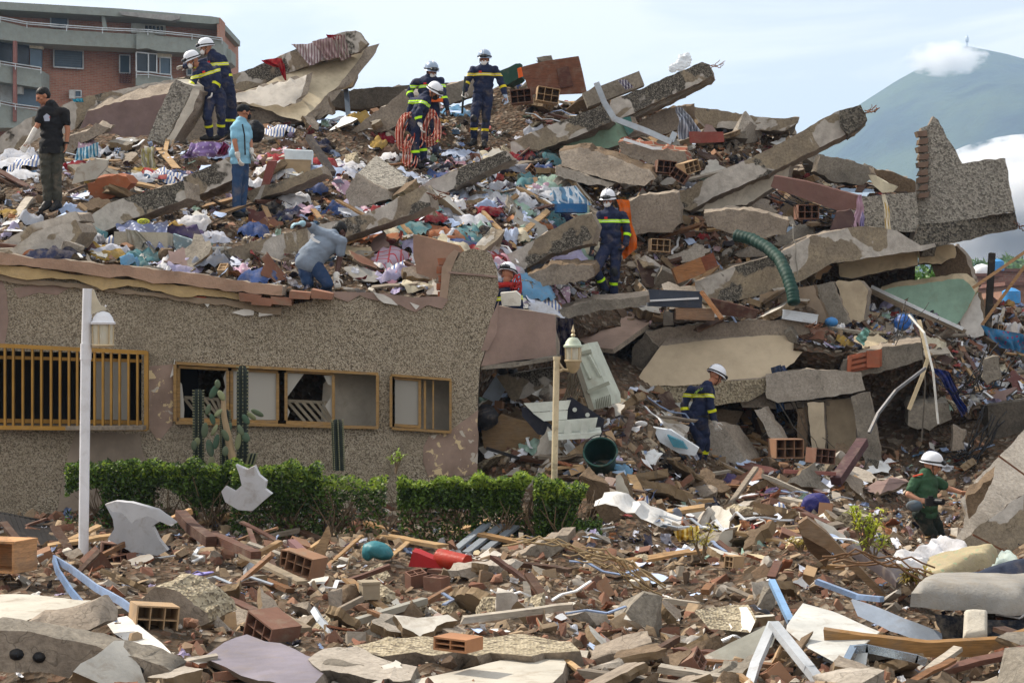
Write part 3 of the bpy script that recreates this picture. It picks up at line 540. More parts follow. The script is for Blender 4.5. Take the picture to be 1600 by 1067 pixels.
sl('floor_band', [(1436, 352), (1500, 344), (1586, 331), (1591, 357), (1560, 362), (1500, 378), (1470, 382), (1440, 388), (1425, 380)], 32.1, (0, .5, 0), [PD, TAN], 'dark pebbled floor band under the corner wall', 'slab', jag=.02, rough=.01)
sl('floor_slab', [(1085, 440), (1150, 416), (1205, 400), (1270, 368), (1345, 353), (1400, 360), (1440, 384), (1470, 380), (1500, 378), (1440, 392), (1345, 404), (1300, 412), (1250, 440), (1200, 460), (1120, 476), (1092, 470)], lambda x, y: 30.9+(x-1085)*.003, (.3, 3.0, .2), [MOT, TAN], 'great grey floor slab carrying the corner wall and the upper debris', 'slab', rough=.02, L=.18)
sl('wall_panel', [(1310, 412), (1345, 404), (1433, 390), (1434, 414), (1380, 424), (1330, 436), (1312, 432)], 32.7, (.1, .5, 0), [CREAM, TAN], 'cream beam face under the great floor slab', 'panel', jag=.02, rough=.006)
sl('wall_block', [(1434, 392), (1490, 384), (1492, 404), (1470, 412), (1436, 412)], 32.9, (.1, .5, 0), [CREAM, BRN], 'cream block with a torn brown edge under the corner wall', 'block', jag=.05)
sl('leaning_column', [(1456, 412), (1495, 385), (1508, 400), (1526, 446), (1515, 455), (1470, 444), (1462, 430)], 33.3, (.2, .5, 0), [BRN, TAN], 'brown leaning column stump under the corner wall', 'column')
sl('wall_panel', [(1372, 457), (1390, 449), (1443, 444), (1480, 437), (1504, 436), (1525, 456), (1512, 482), (1497, 506), (1462, 498), (1420, 478), (1390, 466)], 33.2, (.1, .15, .1), [MINT, CREAM], 'large mint green wall panel lying below the gap with the tree', 'panel', jag=.03, rough=.008)
sl('wall_panel', [(1499, 500), (1512, 480), (1527, 456), (1536, 490), (1541, 522), (1524, 528), (1508, 526)], 32.6, (.1, .12, 0), [WHITEP, BRN], 'white pointed wall shard beside the black post', 'shard', jag=.03)
sl('column', [(1272, 446), (1301, 440), (1314, 470), (1328, 506), (1300, 512), (1285, 480)], 31.6, (.1, .4, 0), [GREY, TAN], 'short grey column holding the great floor slab', 'column', jag=.02)
sl('wall_panel', [(1304, 440), (1345, 438), (1356, 452), (1350, 500), (1330, 505), (1315, 470)], 32.2, (.1, .2, 0), [M_plain('ab9c84', .85), TAN], 'beige wall remnant right of the short grey column', 'panel')
sl('wall_panel', [(1185, 462), (1245, 450), (1272, 448), (1295, 505), (1250, 500), (1190, 490)], 32, (.1, .3, 0), [M_plain('8a7a68', .9), BRN], 'dim beige wall under the great floor slab behind the green hose', 'panel')
# big tilted balcony slab
sl('balcony_slab', [(1008, 518), (1060, 508), (1110, 505), (1190, 500), (1258, 500), (1266, 512), (1256, 524), (1190, 530), (1100, 538), (1034, 547), (1016, 538)], lambda x, y: 30.2, (.1, .7, .05), [TAN, GREY], 'thick rough edge of the tilted balcony slab', 'slab', rough=.03)
sl('balcony_underside', [(1033, 540), (1100, 532), (1190, 524), (1262, 514), (1256, 548), (1240, 566), (1196, 596), (1100, 600), (1030, 603), (986, 604), (1010, 572)], lambda x, y: 30.15-(y-530)*.008, (.1, .14, .12), [M_plain('b5a58c', .85, var=.12, dirt=.15, bs=8, bd=.01), TAN], 'smooth cream underside of the tilted balcony slab', 'slab', jag=.02, rough=.006)
sl('balcony_band', [(990, 604), (1030, 602), (1100, 598), (1188, 592), (1204, 588), (1196, 612), (1170, 626), (1100, 636), (1040, 638), (1002, 634), (992, 620)], lambda x, y: 29.6, (.05, .35, .1), [PT, TAN], 'pebbled front band of the tilted balcony slab behind the helmeted man', 'slab', jag=.015, rough=.008)
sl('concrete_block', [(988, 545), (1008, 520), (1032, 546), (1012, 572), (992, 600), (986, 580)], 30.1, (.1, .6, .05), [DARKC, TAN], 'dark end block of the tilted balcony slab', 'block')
sl('wall_panel', [(955, 600), (988, 585), (1000, 640), (1060, 646), (1050, 660), (1010, 650), (975, 646), (955, 632)], 29.9, (.1, .3, 0), [M_plain('9f8568', .9), BRN], 'tan broken panel beneath the tilted balcony slab', 'panel')
sl('metal_sheet', [(1008, 640), (1100, 632), (1070, 640), (1060, 650), (1012, 646)], 29.3, (0, .2, .05), [M_plain('aeb0ac', .5, .3)], 'pale metal edge strip under the balcony band', 'strip', jag=.01, group='metal strips')
# terrace right with hollow brick hole, and beam, columns below
sl('terrace_slab', [(1314, 592), (1318, 562), (1380, 542), (1442, 534), (1444, 560), (1400, 576), (1340, 590)], 29.8, (.2, 1.6, .2), [GREY, TAN], 'grey terrace slab with an orange brick hole below the mint green panel', 'slab', rough=.02)
tb = MB()
for k in range(3): 
    a = P(1326, 560+k*8, 29.7); b = P(1358, 553+k*8, 29.7); tb.beam(a, b, .06, .045)
tb.beam(P(1364, 548, 29.66), P(1364, 574, 29.66), .2, .05, up=(0, 1, 0)); tb.beam(P(1328, 556, 29.68), P(1326, 582, 29.68), .06, .05, up=(0, 1, 0)); tb.add([P(1326, 555, 29.72), P(1378, 545, 29.72), P(1378, 572, 29.72), P(1330, 582, 29.72)], [(0, 1, 2, 3)])
tag(tb.build('hollow_brick', M_plain('9a5a42', .9, dirt=.4)), 'orange hollow bricks exposed in the face of the grey terrace slab', 'brick')
sl('concrete_beam', [(1198, 584), (1262, 576), (1345, 582), (1352, 610), (1300, 620), (1215, 630), (1196, 622)], 29.5, (.1, .8, 0), [M_conc('pale'), TAN], 'pale beam under the terrace right of the tilted balcony slab', 'beam', rough=.015)
sl('floor_slab', [(1150, 612), (1200, 600), (1215, 632), (1262, 626), (1300, 622), (1296, 634), (1230, 640), (1160, 636)], 29.8, (.1, 1, 0), [TAN, BRN], 'tan slab edge under the pale beam', 'slab')
for k, (a, b, m, lb) in enumerate([((1262, 628, 1288, 628, 1290, 704, 1270, 716), 29.5, M_plain('b3a58e', .85), 'pale plastered column left of the beige wall below the terrace'), ((1289, 626, 1334, 622, 1340, 722, 1297, 728), 29.8, M_plain('a3937b', .85), 'beige wall below the terrace between two columns'), ((1330, 618, 1358, 612, 1384, 750, 1364, 756, 1344, 700), 29.3, GREY, 'leaning grey column below the terrace slab'), ((1246, 640, 1264, 632, 1262, 700, 1248, 712), 29.6, BRN, 'dark narrow column left of the pale plastered column')]):
    sl('column' if k != 1 else 'wall_panel', [(a[i], a[i+1]) for i in range(0, len(a), 2)], b, (.08, .3, 0), [m, TAN], lb, 'column' if k != 1 else 'wall', jag=.02, rough=.012)
sl('broken_slab', [(1420, 632), (1480, 628), (1486, 655), (1452, 674), (1418, 664)], 29.9, (.1, .8, .1), [GREY, GREY], 'grey floor piece hanging below the torn metal strips at right', 'slab')
sl('concrete_block', [(1538, 560), (1560, 555), (1566, 590), (1545, 600), (1535, 590)], 29.6, (.1, .4, 0), [GREY], 'upright grey block right of the blue cloth', 'block', jag=.04)
sl('wall_panel', [(1542, 632), (1640, 622), (1640, 720), (1548, 722)], 30.6, (0, .4, 0), [DARKC, DARKC], 'plain dark grey wall behind the right edge slab', 'wall', jag=.02)
sl('concrete_block', [(1488, 668), (1510, 672), (1506, 700), (1486, 706)], 29.5, (.1, .4, 0), [TAN], 'small tan block left of the plain dark wall', 'block', jag=.05)
sl('leaning_slab', [(1098, 726), (1108, 660), (1130, 668), (1158, 706), (1175, 742), (1168, 760), (1130, 750)], 29.0, (.3, .5, 0), [PALE, TAN], 'pale slab leaning beside the legs of the descending firefighter', 'slab')
# huge tilted slab at the right edge (two layers)
sl('right_slab', [(1500, 780), (1540, 735), (1600, 672), (1660, 610), (1700, 700), (1640, 740), (1560, 800), (1508, 842), (1483, 858), (1505, 822), (1512, 800)], lambda x, y: 21.5+(x-1500)*.004+(860-y)*.012, (.3, .4, -.6), [PALE, TAN], 'huge pale cracked slab leaning in from the right edge', 'slab', rough=.02)
sl('right_slab_side', [(1483, 858), (1508, 842), (1560, 800), (1640, 740), (1700, 700), (1700, 850), (1640, 866), (1560, 874), (1500, 872)], lambda x, y: 21.6-(y-750)*.002, (.3, .5, 0), [MOT, TAN], 'mottled lower face of the huge slab at the right edge', 'slab')
sl('right_slab_layer', [(1508, 784), (1552, 742), (1548, 762), (1525, 800), (1514, 812)], 21.9, (.1, .3, .1), [BRN, BRN], 'brown crumbling core under the top layer of the huge right slab', 'slab', jag=.05)
# foreground slabs
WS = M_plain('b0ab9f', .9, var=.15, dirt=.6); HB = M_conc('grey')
sl('white_slab', [(-30, 926), (100, 932), (143, 938), (60, 965), (20, 976), (-30, 978)], lambda x, y: 12.9+(978-y)*.028, (.05, .1, -.25), [WS, TAN], 'white topped wall slab at the left edge of the foreground', 'slab', jag=.015, rough=.01, L=.12)
sl('slab_side', [(143, 938), (158, 962), (156, 978), (130, 992), (70, 986), (20, 978), (60, 965)], lambda x, y: 13.0+(990-y)*.006, (.05, .3, 0), [TAN, TAN], 'tan crumbled side of the white topped slab', 'slab', jag=.03, L=.12)
sl('hollow_slab', [(-30, 978), (60, 992), (150, 1008), (225, 1030), (268, 1050), (262, 1080), (180, 1080), (140, 1068), (60, 1050), (-30, 1046)], lambda x, y: 11.6, (.05, .28, .02), [TAN, HB], 'long slab with dark hollow openings in the bottom left corner', 'slab', jag=.02, L=.1)
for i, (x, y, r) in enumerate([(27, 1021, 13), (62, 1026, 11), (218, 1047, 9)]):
    h = MB(); h.ell(P(x, y, 11.62), (r*.0039, .06, r*.0039*.85)); tag(h.build('painted_hollow', BLACK), ['leftmost', 'middle', 'rightmost'][i]+' dark hollow painted black on the face of the long slab at bottom left', 'hollow', 'hollows in the long slab')  # solid black ellipsoids stand for the shade inside the openings
sl('white_slab', [(166, 968), (200, 964), (232, 990), (262, 1020), (278, 1040), (270, 1050), (240, 1036), (212, 1018), (180, 985)], lambda x, y: 12.2+(1050-y)*.02, (.1, .15, -.15), [WHITEP, TAN], 'grey white shard slab wedged against the long hollow slab', 'shard', jag=.03, L=.12)
sl('brick_chunk', [(214, 940), (240, 914), (270, 918), (322, 955), (326, 972), (290, 982), (240, 974), (216, 960)], lambda x, y: 14.2, (.15, .35, .05), [TAN, PT], 'big tan chunk of hollow brick wall with pebbled side in the left foreground', 'chunk', jag=.04, L=.1)
sl('mauve_plate', [(314, 1026), (350, 1004), (388, 989), (440, 1006), (500, 1030), (506, 1050), (480, 1080), (400, 1062), (350, 1040)], lambda x, y: 11.6+(1067-y)*.022, (.03, .05, -.06), [M_plain('77717a', .75, dirt=.3), TAN], 'dusty mauve flat plate lying in the foreground', 'plate', jag=.015, L=.15)
sl('weathered_slab', [(480, 1028), (510, 1014), (560, 1012), (600, 1030), (650, 1040), (640, 1060), (600, 1062), (540, 1050), (500, 1046)], lambda x, y: 11.7+(1062-y)*.02, (.05, .1, -.15), [M_conc('pale'), HB], 'weathered pale slab right of the dusty mauve plate', 'slab', L=.1)
sl('white_plate', [(640, 1062), (720, 1046), (866, 1014), (884, 1034), (880, 1050), (840, 1085), (700, 1085)], lambda x, y: 11.4+(1085-y)*.022, (.03, .08, -.12), [WS, TAN], 'clean white plate at the bottom middle', 'plate', jag=.012, rough=.006, L=.15)
sl('rubble_slab', [(555, 1008), (590, 1000), (670, 998), (760, 992), (820, 990), (890, 1002), (900, 1018), (850, 1022), (760, 1020), (650, 1024), (580, 1020)], lambda x, y: 12.5+(1024-y)*.02, (.05, .1, -.15), [PT, TAN], 'flat pebbled slab behind the clean white plate', 'slab', jag=.04, L=.12)
sl('stone_block', [(700, 890), (750, 886), (800, 884), (808, 892), (760, 900), (705, 902)], 17.6, (.05, .3, .03), [PALE], 'pale edging block at the top of the rubble field', 'block', L=.1)
sl('long_slab_piece', [(776, 884), (800, 874), (840, 852), (868, 838), (884, 836), (886, 850), (860, 868), (826, 886), (800, 892)], 19.3, (.1, .3, .05), [GREY, TAN], 'long grey slab piece leaning below the right end of the hedge', 'slab', L=.12)
sl('brick_wall_slab', [(930, 788), (945, 784), (1000, 806), (1055, 828), (1052, 858), (1020, 864), (980, 850), (935, 822)], 21.6, (.15, .5, .1), [M_conc('brown'), M_plain('cac9c6', .7)], 'thick brick slab with broken white plaster top right of the hedge', 'slab', jag=.05, L=.12)
sl('brick_wall', [(890, 860), (960, 856), (1046, 862), (1048, 888), (1000, 892), (896, 884)], 20.6, (0, .25, 0), [M_brick('8a4434', '9c5140', '8f7a68', .2, .07, key='low')], 'low red brick garden wall behind the dry branches', 'wall', jag=.02, L=.2)
sl('white_shard', [(1102, 868), (1118, 852), (1130, 830), (1146, 826), (1143, 850), (1140, 868), (1150, 880), (1120, 878), (1094, 876)], 20.4, (.05, .06, .02), [WS, BRN], 'white pointed plaster shard behind the yellow leaved sprouts', 'shard', jag=.02, L=.1)
sl('white_shard', [(962, 742), (970, 740), (985, 770), (984, 790), (970, 786), (962, 762)], 22.6, (.04, .05, .02), [WS, BRN], 'tall white shard standing above the brick slab', 'shard', jag=.02, L=.1)
sl('white_shard', [(946, 772), (956, 768), (968, 790), (946, 790)], 22.4, (.04, .05, .02), [WS, BRN], 'short white shard left of the tall white shard', 'shard', jag=.02, L=.1)
sl('white_shard', [(1168, 852), (1185, 848), (1215, 866), (1212, 876), (1180, 870)], 20.8, (.04, .08, -.04), [WS, BRN], 'flat white plaster piece right of the pointed shard', 'shard', jag=.02, L=.1)
sl('white_shard', [(1165, 872), (1190, 872), (1196, 882), (1164, 880)], 20.2, (.04, .08, -.04), [WS, BRN], 'thin white plaster piece in front of the flat white one', 'shard', jag=.02, L=.1)
sl('concrete_lump', [(838, 700), (858, 672), (876, 690), (890, 720), (914, 726), (904, 746), (866, 742), (832, 716)], 25, (.05, .35, .05), [M_plain('b5aea3', .95, bs=9, bd=.05)], 'crumpled whitish slab left of the dark green bucket', 'slab', jag=.06, L=.1)
sl('mauve_sheet', [(901, 510), (955, 485), (1000, 487), (1033, 492), (1000, 515), (958, 546), (918, 540), (905, 530)], lambda x, y: 29.2+(545-y)*.03, (.02, .03, -.07), [M_plain('9c8577', .8, dirt=.2), TAN], 'smooth mauve brown sheet above the air conditioner', 'sheet', jag=.01, rough=.006)
sl('plywood_board', [(645, 366), (665, 370), (716, 384), (722, 392), (706, 410), (692, 430), (688, 464), (652, 464), (652, 430), (646, 400)], 26.2, (.03, .04, 0), [M_plain('8d7262', .7, dirt=.3), M_wood('a0764e')], 'tall light brown board standing against the parapet peak', 'board', jag=.015, rough=.004)
sl('brown_sheet', [(1210, 275), (1260, 284), (1341, 306), (1338, 326), (1310, 330), (1204, 292)], 32.2, (.02, .04, .02), [M_plain('6e5048', .6, dirt=.15)], 'long dull brown sheet lying on the upper floor', 'sheet', jag=.01, rough=.004)
sl('brown_sheet', [(1306, 332), (1328, 328), (1340, 352), (1330, 375), (1292, 372)], 31.9, (.02, .04, .02), [M_plain('4e3a38', .6, dirt=.15)], 'dark brown board under the long dull brown sheet', 'board', jag=.01)
sl('broken_slab', [(1283, 244), (1320, 250), (1364, 262), (1362, 276), (1348, 290), (1300, 284), (1276, 270)], 35, (0, .6, .05), [GREY, DARKC], 'grey slab piece on the ridge right of the longest beam', 'slab')
sl('wall_shard', [(1356, 274), (1364, 274), (1402, 292), (1396, 298), (1378, 301), (1366, 292)], 33.6, (.03, .06, 0), [M_plain('d8cfb4', .8)], 'cream plaster shard on the upper floor', 'shard', jag=.02)
sl('roof_rubble', [(1364, 262), (1400, 270), (1430, 282), (1436, 300), (1404, 300), (1370, 276)], 34.2, (0, .5, .05), [BRN, TAN], 'brown rubble ledge left of the corner wall', 'rubble')
sl('door_panel', [(810, 106), (850, 96), (903, 88), (910, 118), (916, 146), (870, 148), (827, 148), (822, 128)], 36, (.02, .05, 0), [M_wood('6d4532')], 'brown wooden door panel standing on the ridge', 'door', jag=0, rough=.003, group='doors')
sl('door_inset', [(870, 108), (888, 104), (896, 134), (876, 138)], 35.96, (0, .03, 0), [M_wood('55342a')], 'small inset frame on the brown door panel', 'door frame', jag=0, rough=0)
sl('orange_tag', [(808, 108), (815, 106), (817, 120), (810, 122)], 35.9, (0, .03, 0), [ORANGE], 'bright orange scrap on the corner of the door panel', 'scrap', jag=0)
sl('netting_heap', [(782, 112), (800, 104), (812, 100), (812, 122), (795, 132), (784, 130)], 36.8, (.1, .5, 0), [M_plain('2c4a3f', .9)], 'dark green netting heap left of the door panel', 'netting', jag=.05)
sl('broken_slab', [(838, 90), (862, 87), (866, 96), (850, 98)], 36.6, (0, .4, 0), [GREY], 'small grey slab tip behind the door panel', 'slab')

sl('concrete_beam', [(-20, 392), (50, 350), (118, 330), (126, 344), (70, 366), (10, 400), (-20, 404)], 26.6, (.1, .5, 0), [MOT, TAN], 'grey slab edge running down to the left edge below the man in black', 'beam')
sl('floor_slab', [(860, 486), (930, 470), (1010, 462), (1012, 476), (940, 486), (880, 500), (862, 498)], 29.4, (.1, .8, .1), [GREY, TAN], 'thin grey slab edge under the feet of the striding firefighter', 'slab')
sl('floor_slab', [(655, 290), (720, 262), (790, 236), (800, 250), (735, 280), (672, 312)], 31.4, (.1, .6, 0), [MOT, TAN], 'tan slab edge running up from the long beam to the ridge firefighter', 'slab')
sl('concrete_beam', [(385, 300), (440, 282), (500, 262), (505, 272), (450, 296), (392, 316)], 29.6, (.1, .5, 0), [MOT, TAN], 'narrow mottled slab edge right of the man in the cap', 'beam')
sl('column', [(1180, 640), (1196, 636), (1238, 706), (1224, 714)], 29.2, (.1, .25, 0), [PALE, TAN], 'pale leaning column behind the descending firefighter', 'column')
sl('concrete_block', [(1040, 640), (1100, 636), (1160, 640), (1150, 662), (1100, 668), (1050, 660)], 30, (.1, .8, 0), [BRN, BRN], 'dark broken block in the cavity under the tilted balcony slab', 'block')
# ---------------------------------------------------------------- brick apartment block behind at left
AB = empty('apartment_block', P(170, 533, 112), 'red brick apartment block with grey balconies and rolled blinds at upper left', 'building')
BK = M_brick('a56c56', 'b57f69', 'a3968b', .3, .1, key='far'); CG = M_plain('8c948f', .85, var=.12, dirt=.3, bs=3); DKW = M_plain('2b3640', .3, dirt=0); BLW = M_plain('4f6577', .3, dirt=0, var=.1); RAIL = M_plain('b9c0c4', .4, .3)
fd = lambda x, o=0: 108+.022*x+o
def ap(name, pts, mat, o=0, th=.3, parent=AB, D=None): return plate(pts, D or (lambda x, y: fd(x, o)), (0, th, 0), jag=0, rough=0, L=4).build(name, mat, parent, 30)
ap('wall', [(-60, 5), (343, 30), (345, 215), (-60, 260)], BK, 1.2, 8)
ap('roof', [(-60, -4), (0, 3), (190, 14), (330, 26), (342, 28), (342, 37), (330, 38), (200, 27), (0, 15), (-60, 8)], CG, -.9, 9)
ap('side_wall', [(339, 28), (344, 28), (344, 60), (339, 60)], BK, -.8, 2)
ap('balcony_parapet', [(-60, 18), (0, 33), (42, 43), (130, 49), (213, 54), (213, 76), (130, 72), (42, 67), (0, 62), (-60, 50)], CG, -1.3, 2)
ap('balcony_parapet', [(213, 53), (231, 51), (246, 56), (349, 64), (350, 87), (246, 80), (231, 76), (213, 77)], CG, -1.6, 2)
ap('balcony_parapet', [(350, 75), (361, 78), (361, 98), (352, 102)], CG, -.5, 2)
ap('balcony_parapet', [(-60, 88), (0, 99), (24, 105), (64, 110), (64, 138), (24, 132), (0, 128), (-60, 118)], CG, -1.4, 2)
ap('balcony_parapet', [(-60, 145), (0, 162), (24, 168), (60, 174), (60, 200), (-60, 200)], CG, -1.4, 2)
ap('bay', [(212, 118), (268, 120), (268, 134), (212, 134)], CG, -1.5, 2)
ap('column', [(20, 64), (25, 64), (25, 190), (20, 190)], M_plain('8a5f58', .8), -1.55, .3)
ap('wall_light', [(0, 130), (19, 133), (19, 160), (0, 157)], M_plain('b4babb', .8), -.1, .2)
ap('wall_light', [(46, 68), (66, 70), (66, 77), (46, 75)], M_plain('c8c4b2', .8), -.4, .4)
def wn_(x0, y0, x1, y1, mat, o=.9, fr=True, dy=0, name='window', blind=False):
    w = ap(name, [(x0, y0), (x1, y0+dy), (x1, y1+dy), (x0, y1)], mat, o, .2)
    if fr:
        m = MB(); c = [P(x, y, fd(x, o-.08)) for x, y in ((x0, y0), (x1, y0+dy), (x1, y1+dy), (x0, y1))]
        for i in range(4): m.beam(c[i], c[(i+1) % 4], .07, .07)
        m.build('window_frame', RAIL, w)
    if blind:
        m = MB()
        for k in range(1, 8): m.beam(P(x0+1, y0+(y1-y0)*k/8, fd(x0, o-.03)), P(x1-1, y0+dy+(y1-y0)*k/8, fd(x1, o-.03)), .03, .03)
        m.build('blind', M_plain('3b5166', .4), w)
wn_(79, 20, 106, 42, BLW, dy=2, blind=True); wn_(84, 77, 130, 105, BLW, dy=3, blind=True); wn_(187, 86, 203, 114, BLW, dy=1); wn_(-60, 60, 19, 92, DKW, -.2, False, 5); wn_(26, 66, 45, 102, DKW, -.2, False, 2); wn_(47, 76, 65, 104, BLW, -.3, False, 2)
wn_(213, 82, 232, 112, DKW, -1.0, dy=2); wn_(232, 84, 245, 113, DKW, -.9, dy=1); wn_(250, 90, 267, 116, BLW, -.6, dy=1); wn_(246, 82, 268, 90, M_plain('c8c4b2', .8), -.7, False); wn_(112, 142, 127, 152, BLW, dy=0); wn_(24, 138, 62, 165, BLW, -.3, False, 3); wn_(292, 108, 300, 118, BLW)
m = MB()
for k in range(5):
    m.beam(P(187, 116+k*3.2, fd(187, .95)), P(205, 117+k*3.2, fd(205, .95)), .06, .06)
    m.beam(P(188+k*4, 115, fd(190, .93)), P(188+k*4, 130, fd(190, .93)), .06, .06, up=(0, 1, 0))
m.build('breeze_block', M_plain('6e4a40', .9), AB)
dr = ap('terrace_door', [(205, 36), (258, 40), (258, 55), (205, 52)], M_plain('b9bdb6', .6), .8, .2)
m = MB()
for k in range(8): m.box(P(211+k*6, 44+k*.3, fd(230, .75)), (.14, .1, .32))
m.build('door_pane', DKW, dr)
ap('awning', [(186, 18), (282, 25), (280, 30), (268, 33), (190, 24)], M_plain('9a9a98', .7), -1.2, .8)
ap('strut', [(158, 24), (163, 24), (167, 48), (161, 48)], CG, -.6, .3)
def rail(pts, hs, par=AB):
    m = MB()
    for h in hs: m.tube([P(x, y+h, fd(x, -1.75)) for x, y in pts], .035, 5)
    for x, y in pts: m.tube([P(x, y+hs[0], fd(x, -1.75)), P(x, y+9, fd(x, -1.75))], .03, 5)
    m.build('railing', RAIL, par)
rail([(-60, 18), (0, 27), (42, 35), (104, 40), (160, 44), (231, 47), (300, 54), (347, 60)], (0, 3)); rail([(-40, 90), (0, 96), (24, 100), (64, 106)], (0, 4)); rail([(213, 113), (232, 113), (268, 118)], (0, 4)); rail([(0, 158), (24, 163), (62, 168)], (0, 4))
for q_, z_ in ((P(29, 142, fd(29, -.6)), (.5, .4, .4)), (P(113, 148, fd(113, .7)), (.3, .3, .5))): ac = MB(); ac.box(q_, z_); ac.build('air_conditioner', M_plain('c3c8c8', .5), AB)
# ---------------------------------------------------------------- mountain, hills, far town
def hill(name, prof, D, depth, mat, nz=1, seed=0, n=110, base=-20, step=1):
    """a real ridge: crest height profile given along x, falling towards and away from the viewer"""
    mb = MB(); xs = np.linspace(prof[0][0], prof[-1][0], n*step); rows = 46
    for px in xs:
        h = np.interp(px, [q[0] for q in prof], [q[1] for q in prof]); c = P(px, h, D)
        for j in range(rows+1):
            t = j/rows*2-1   # -1 near, 0 crest, 1 far
            f = (1-abs(t)**1.15) if t < 0 else (1-t**1.3)
            y = D+t*depth; z = base+(c.z-base)*f
            q = Vector((c.x*(1 if t < 0 else 1), y, z)); k = min(1, abs(t)*5)
            r = noise.fractal(q*(2.2/depth)+Vector((seed, 0, 0)), .8, 2.1, 5); q.z += r*(c.z-base)*.16*nz*k*f
            mb.v.append(q)
    m_ = rows+1; mb.f = [(i*m_+j, (i+1)*m_+j, (i+1)*m_+j+1, i*m_+j+1) for i in range(len(xs)-1) for j in range(rows)]; mb.m = [0]*len(mb.f)
    return tag(mb.build(name, mat, ang=180), kind='structure')
def M_forest(c1, c2, sc, bd=3):
    t = NT('forest_'+c1); a = t.noise(sc, 10, .7); b = t.noise(sc*.12, 5, .6); c = t.ramp(a, [(.35, hexc(c1)), (.65, hexc(c2))]); c = t.mix(t.ramp(b, [(.4, 0.0), (.6, .6)]), c, hexc('5b6a3a')); t.bump(a, .8, bd); return t.done(c, .95, 0, .1)
hill('mountain', [(1000, 420), (1150, 330), (1240, 262), (1330, 172), (1400, 127), (1440, 105), (1480, 84), (1512, 72), (1530, 76), (1570, 84), (1600, 92), (1700, 130), (1900, 190), (2200, 300)], 3000, 1500, M_forest('141e1e', '2c3f38', .03, 25), 1, 3, 150, -60)
hill('hills', [(-400, 470), (200, 455), (800, 470), (1300, 440), (1450, 432), (1520, 418), (1560, 408), (1600, 410), (1750, 420), (2100, 450)], 520, 260, M_forest('2c4520', '55722e', .12, 2), .5, 9, 120, -6)
ant = MB(); ant.tube([P(1511, 80, 3000), P(1511, 56, 3000)], 1.2, 6); ant.ell(P(1511, 62, 3000), (3, 3, 6)); tag(ant.build('antenna', RAIL), 'tiny antenna mast on the mountain summit', 'antenna')
# low brick houses on the far side
def house(px0, px1, yt, D, mat, lb, roof='6b4a40', wins=4):
    e = empty('far_house', P((px0+px1)/2, 533, D), lb, 'house', 'far brick houses'); w = (px1-px0)/F*D; c = P((px0+px1)/2, yt, D); h = c.z+1
    b = MB(); b.box((c.x, D+4, h/2-1), (w, 8, h)); b.build('wall', mat, e); r = MB(); r.box((c.x, D+3.9, h-.9), (w+.6, 8.6, .25)); r.build('roof', M_plain(roof, .9), e)
    for k in range(wins):
        q = MB(); q.box((c.x-w/2+w*(k+.5)/wins, D-.03, h-2.6), (w/wins*.35, .1, 1.1)); q.build('window', DKW, e)
    return e
bf = M_brick('7d5244', '8c5f4e', '85766a', .6, .2, key='town')
house(1528, 1560, 432, 150, bf, 'brick house left of the black post'); house(1552, 1612, 424, 170, bf, 'brick house with the white dome roof tank', wins=6); house(1575, 1640, 446, 130, M_plain('8c6a58', .9), 'plain plastered house below the blue tank', wins=3); house(1480, 1530, 452, 190, bf, 'brick house glimpsed behind the mint green panel', wins=3); house(1380, 1440, 455, 200, M_plain('c3c0b6', .9), 'pale house behind the tree in the gap', wins=2)
d = MB(); d.ell(P(1534, 426, 160), (.9, .9, .75)); tag(d.build('water_tank', WHITE), 'white domed water tank on a far brick roof', 'tank', 'far roof tanks')
for (x, y, D, lb) in ((1558, 418, 168, 'blue roof tank beside the black post'), (1580, 469, 128, 'blue roof tank low at the right edge')):
    d = MB(); d.lathe(P(x, y+5, D), [(0, 0), (.6, 0), (.62, .3), (.6, .8), (.25, 1.0), (0, 1.05)], 14); tag(d.build('water_tank', M_plain('2f86c4', .5)), lb, 'tank', 'far roof tanks')
def tree(name, base, h, cr, n, mat, label, seed=0, trunk=True, leaf=.16, group=None, flat=.8, cz=.65):
    r = random.Random(seed); e = empty(name, base, label, 'tree', group); e['_w'] = list(base); base = Vector(base)
    tm = MB(); top = base+Vector((r.uniform(-.2, .2), 0, h*.6)); tm.tube([base, base.lerp(top, .5)+Vector((.1, 0, 0)), top], [h*.035, h*.028, h*.018], 8)
    cl = []
    for k in range(9):
        a = r.uniform(0, 6.28); d_ = cr*r.uniform(.3, .85); t = base+Vector((math.cos(a)*d_, math.sin(a)*d_, h*cz+r.uniform(-.25, .4)*cr*flat)); cl.append((t, cr*r.uniform(.3, .5))); tm.tube([top-Vector((0, 0, h*.1)), top.lerp(t, .5)+Vector((0, 0, .1)), t], [h*.014, h*.01, h*.004], 5)
    tm.build('trunk', M_wood('5b4a3a'), e)
    vs = []; fs = []
    for k in range(n):
        t, q = cl[r.randrange(len(cl))]; d_ = Vector((r.gauss(0, 1), r.gauss(0, 1), r.gauss(0, 1))).normalized()*q*(r.random()**.35); p = t+d_; u = Vector((r.gauss(0, 1), r.gauss(0, 1), r.gauss(0, 1))).normalized(); v = u.orthogonal().normalized()
        i = len(vs); s_ = leaf*r.uniform(.6, 1.3); vs += [p-u*s_, p+v*s_*.5, p+u*s_, p-v*s_*.5]; fs.append((i, i+1, i+2, i+3))
    m = MB(); m.add(vs, fs); m.build('crown', mat, e, None); return e
tree('broadleaf_tree', (P(1428, 533, 48).x, 48, -.3), 5.1, 1.7, 5200, M_leaf('5f8a35', '2f4d1c'), 'green tree seen through the gap under the great floor slab', 4, leaf=.09, cz=.72)
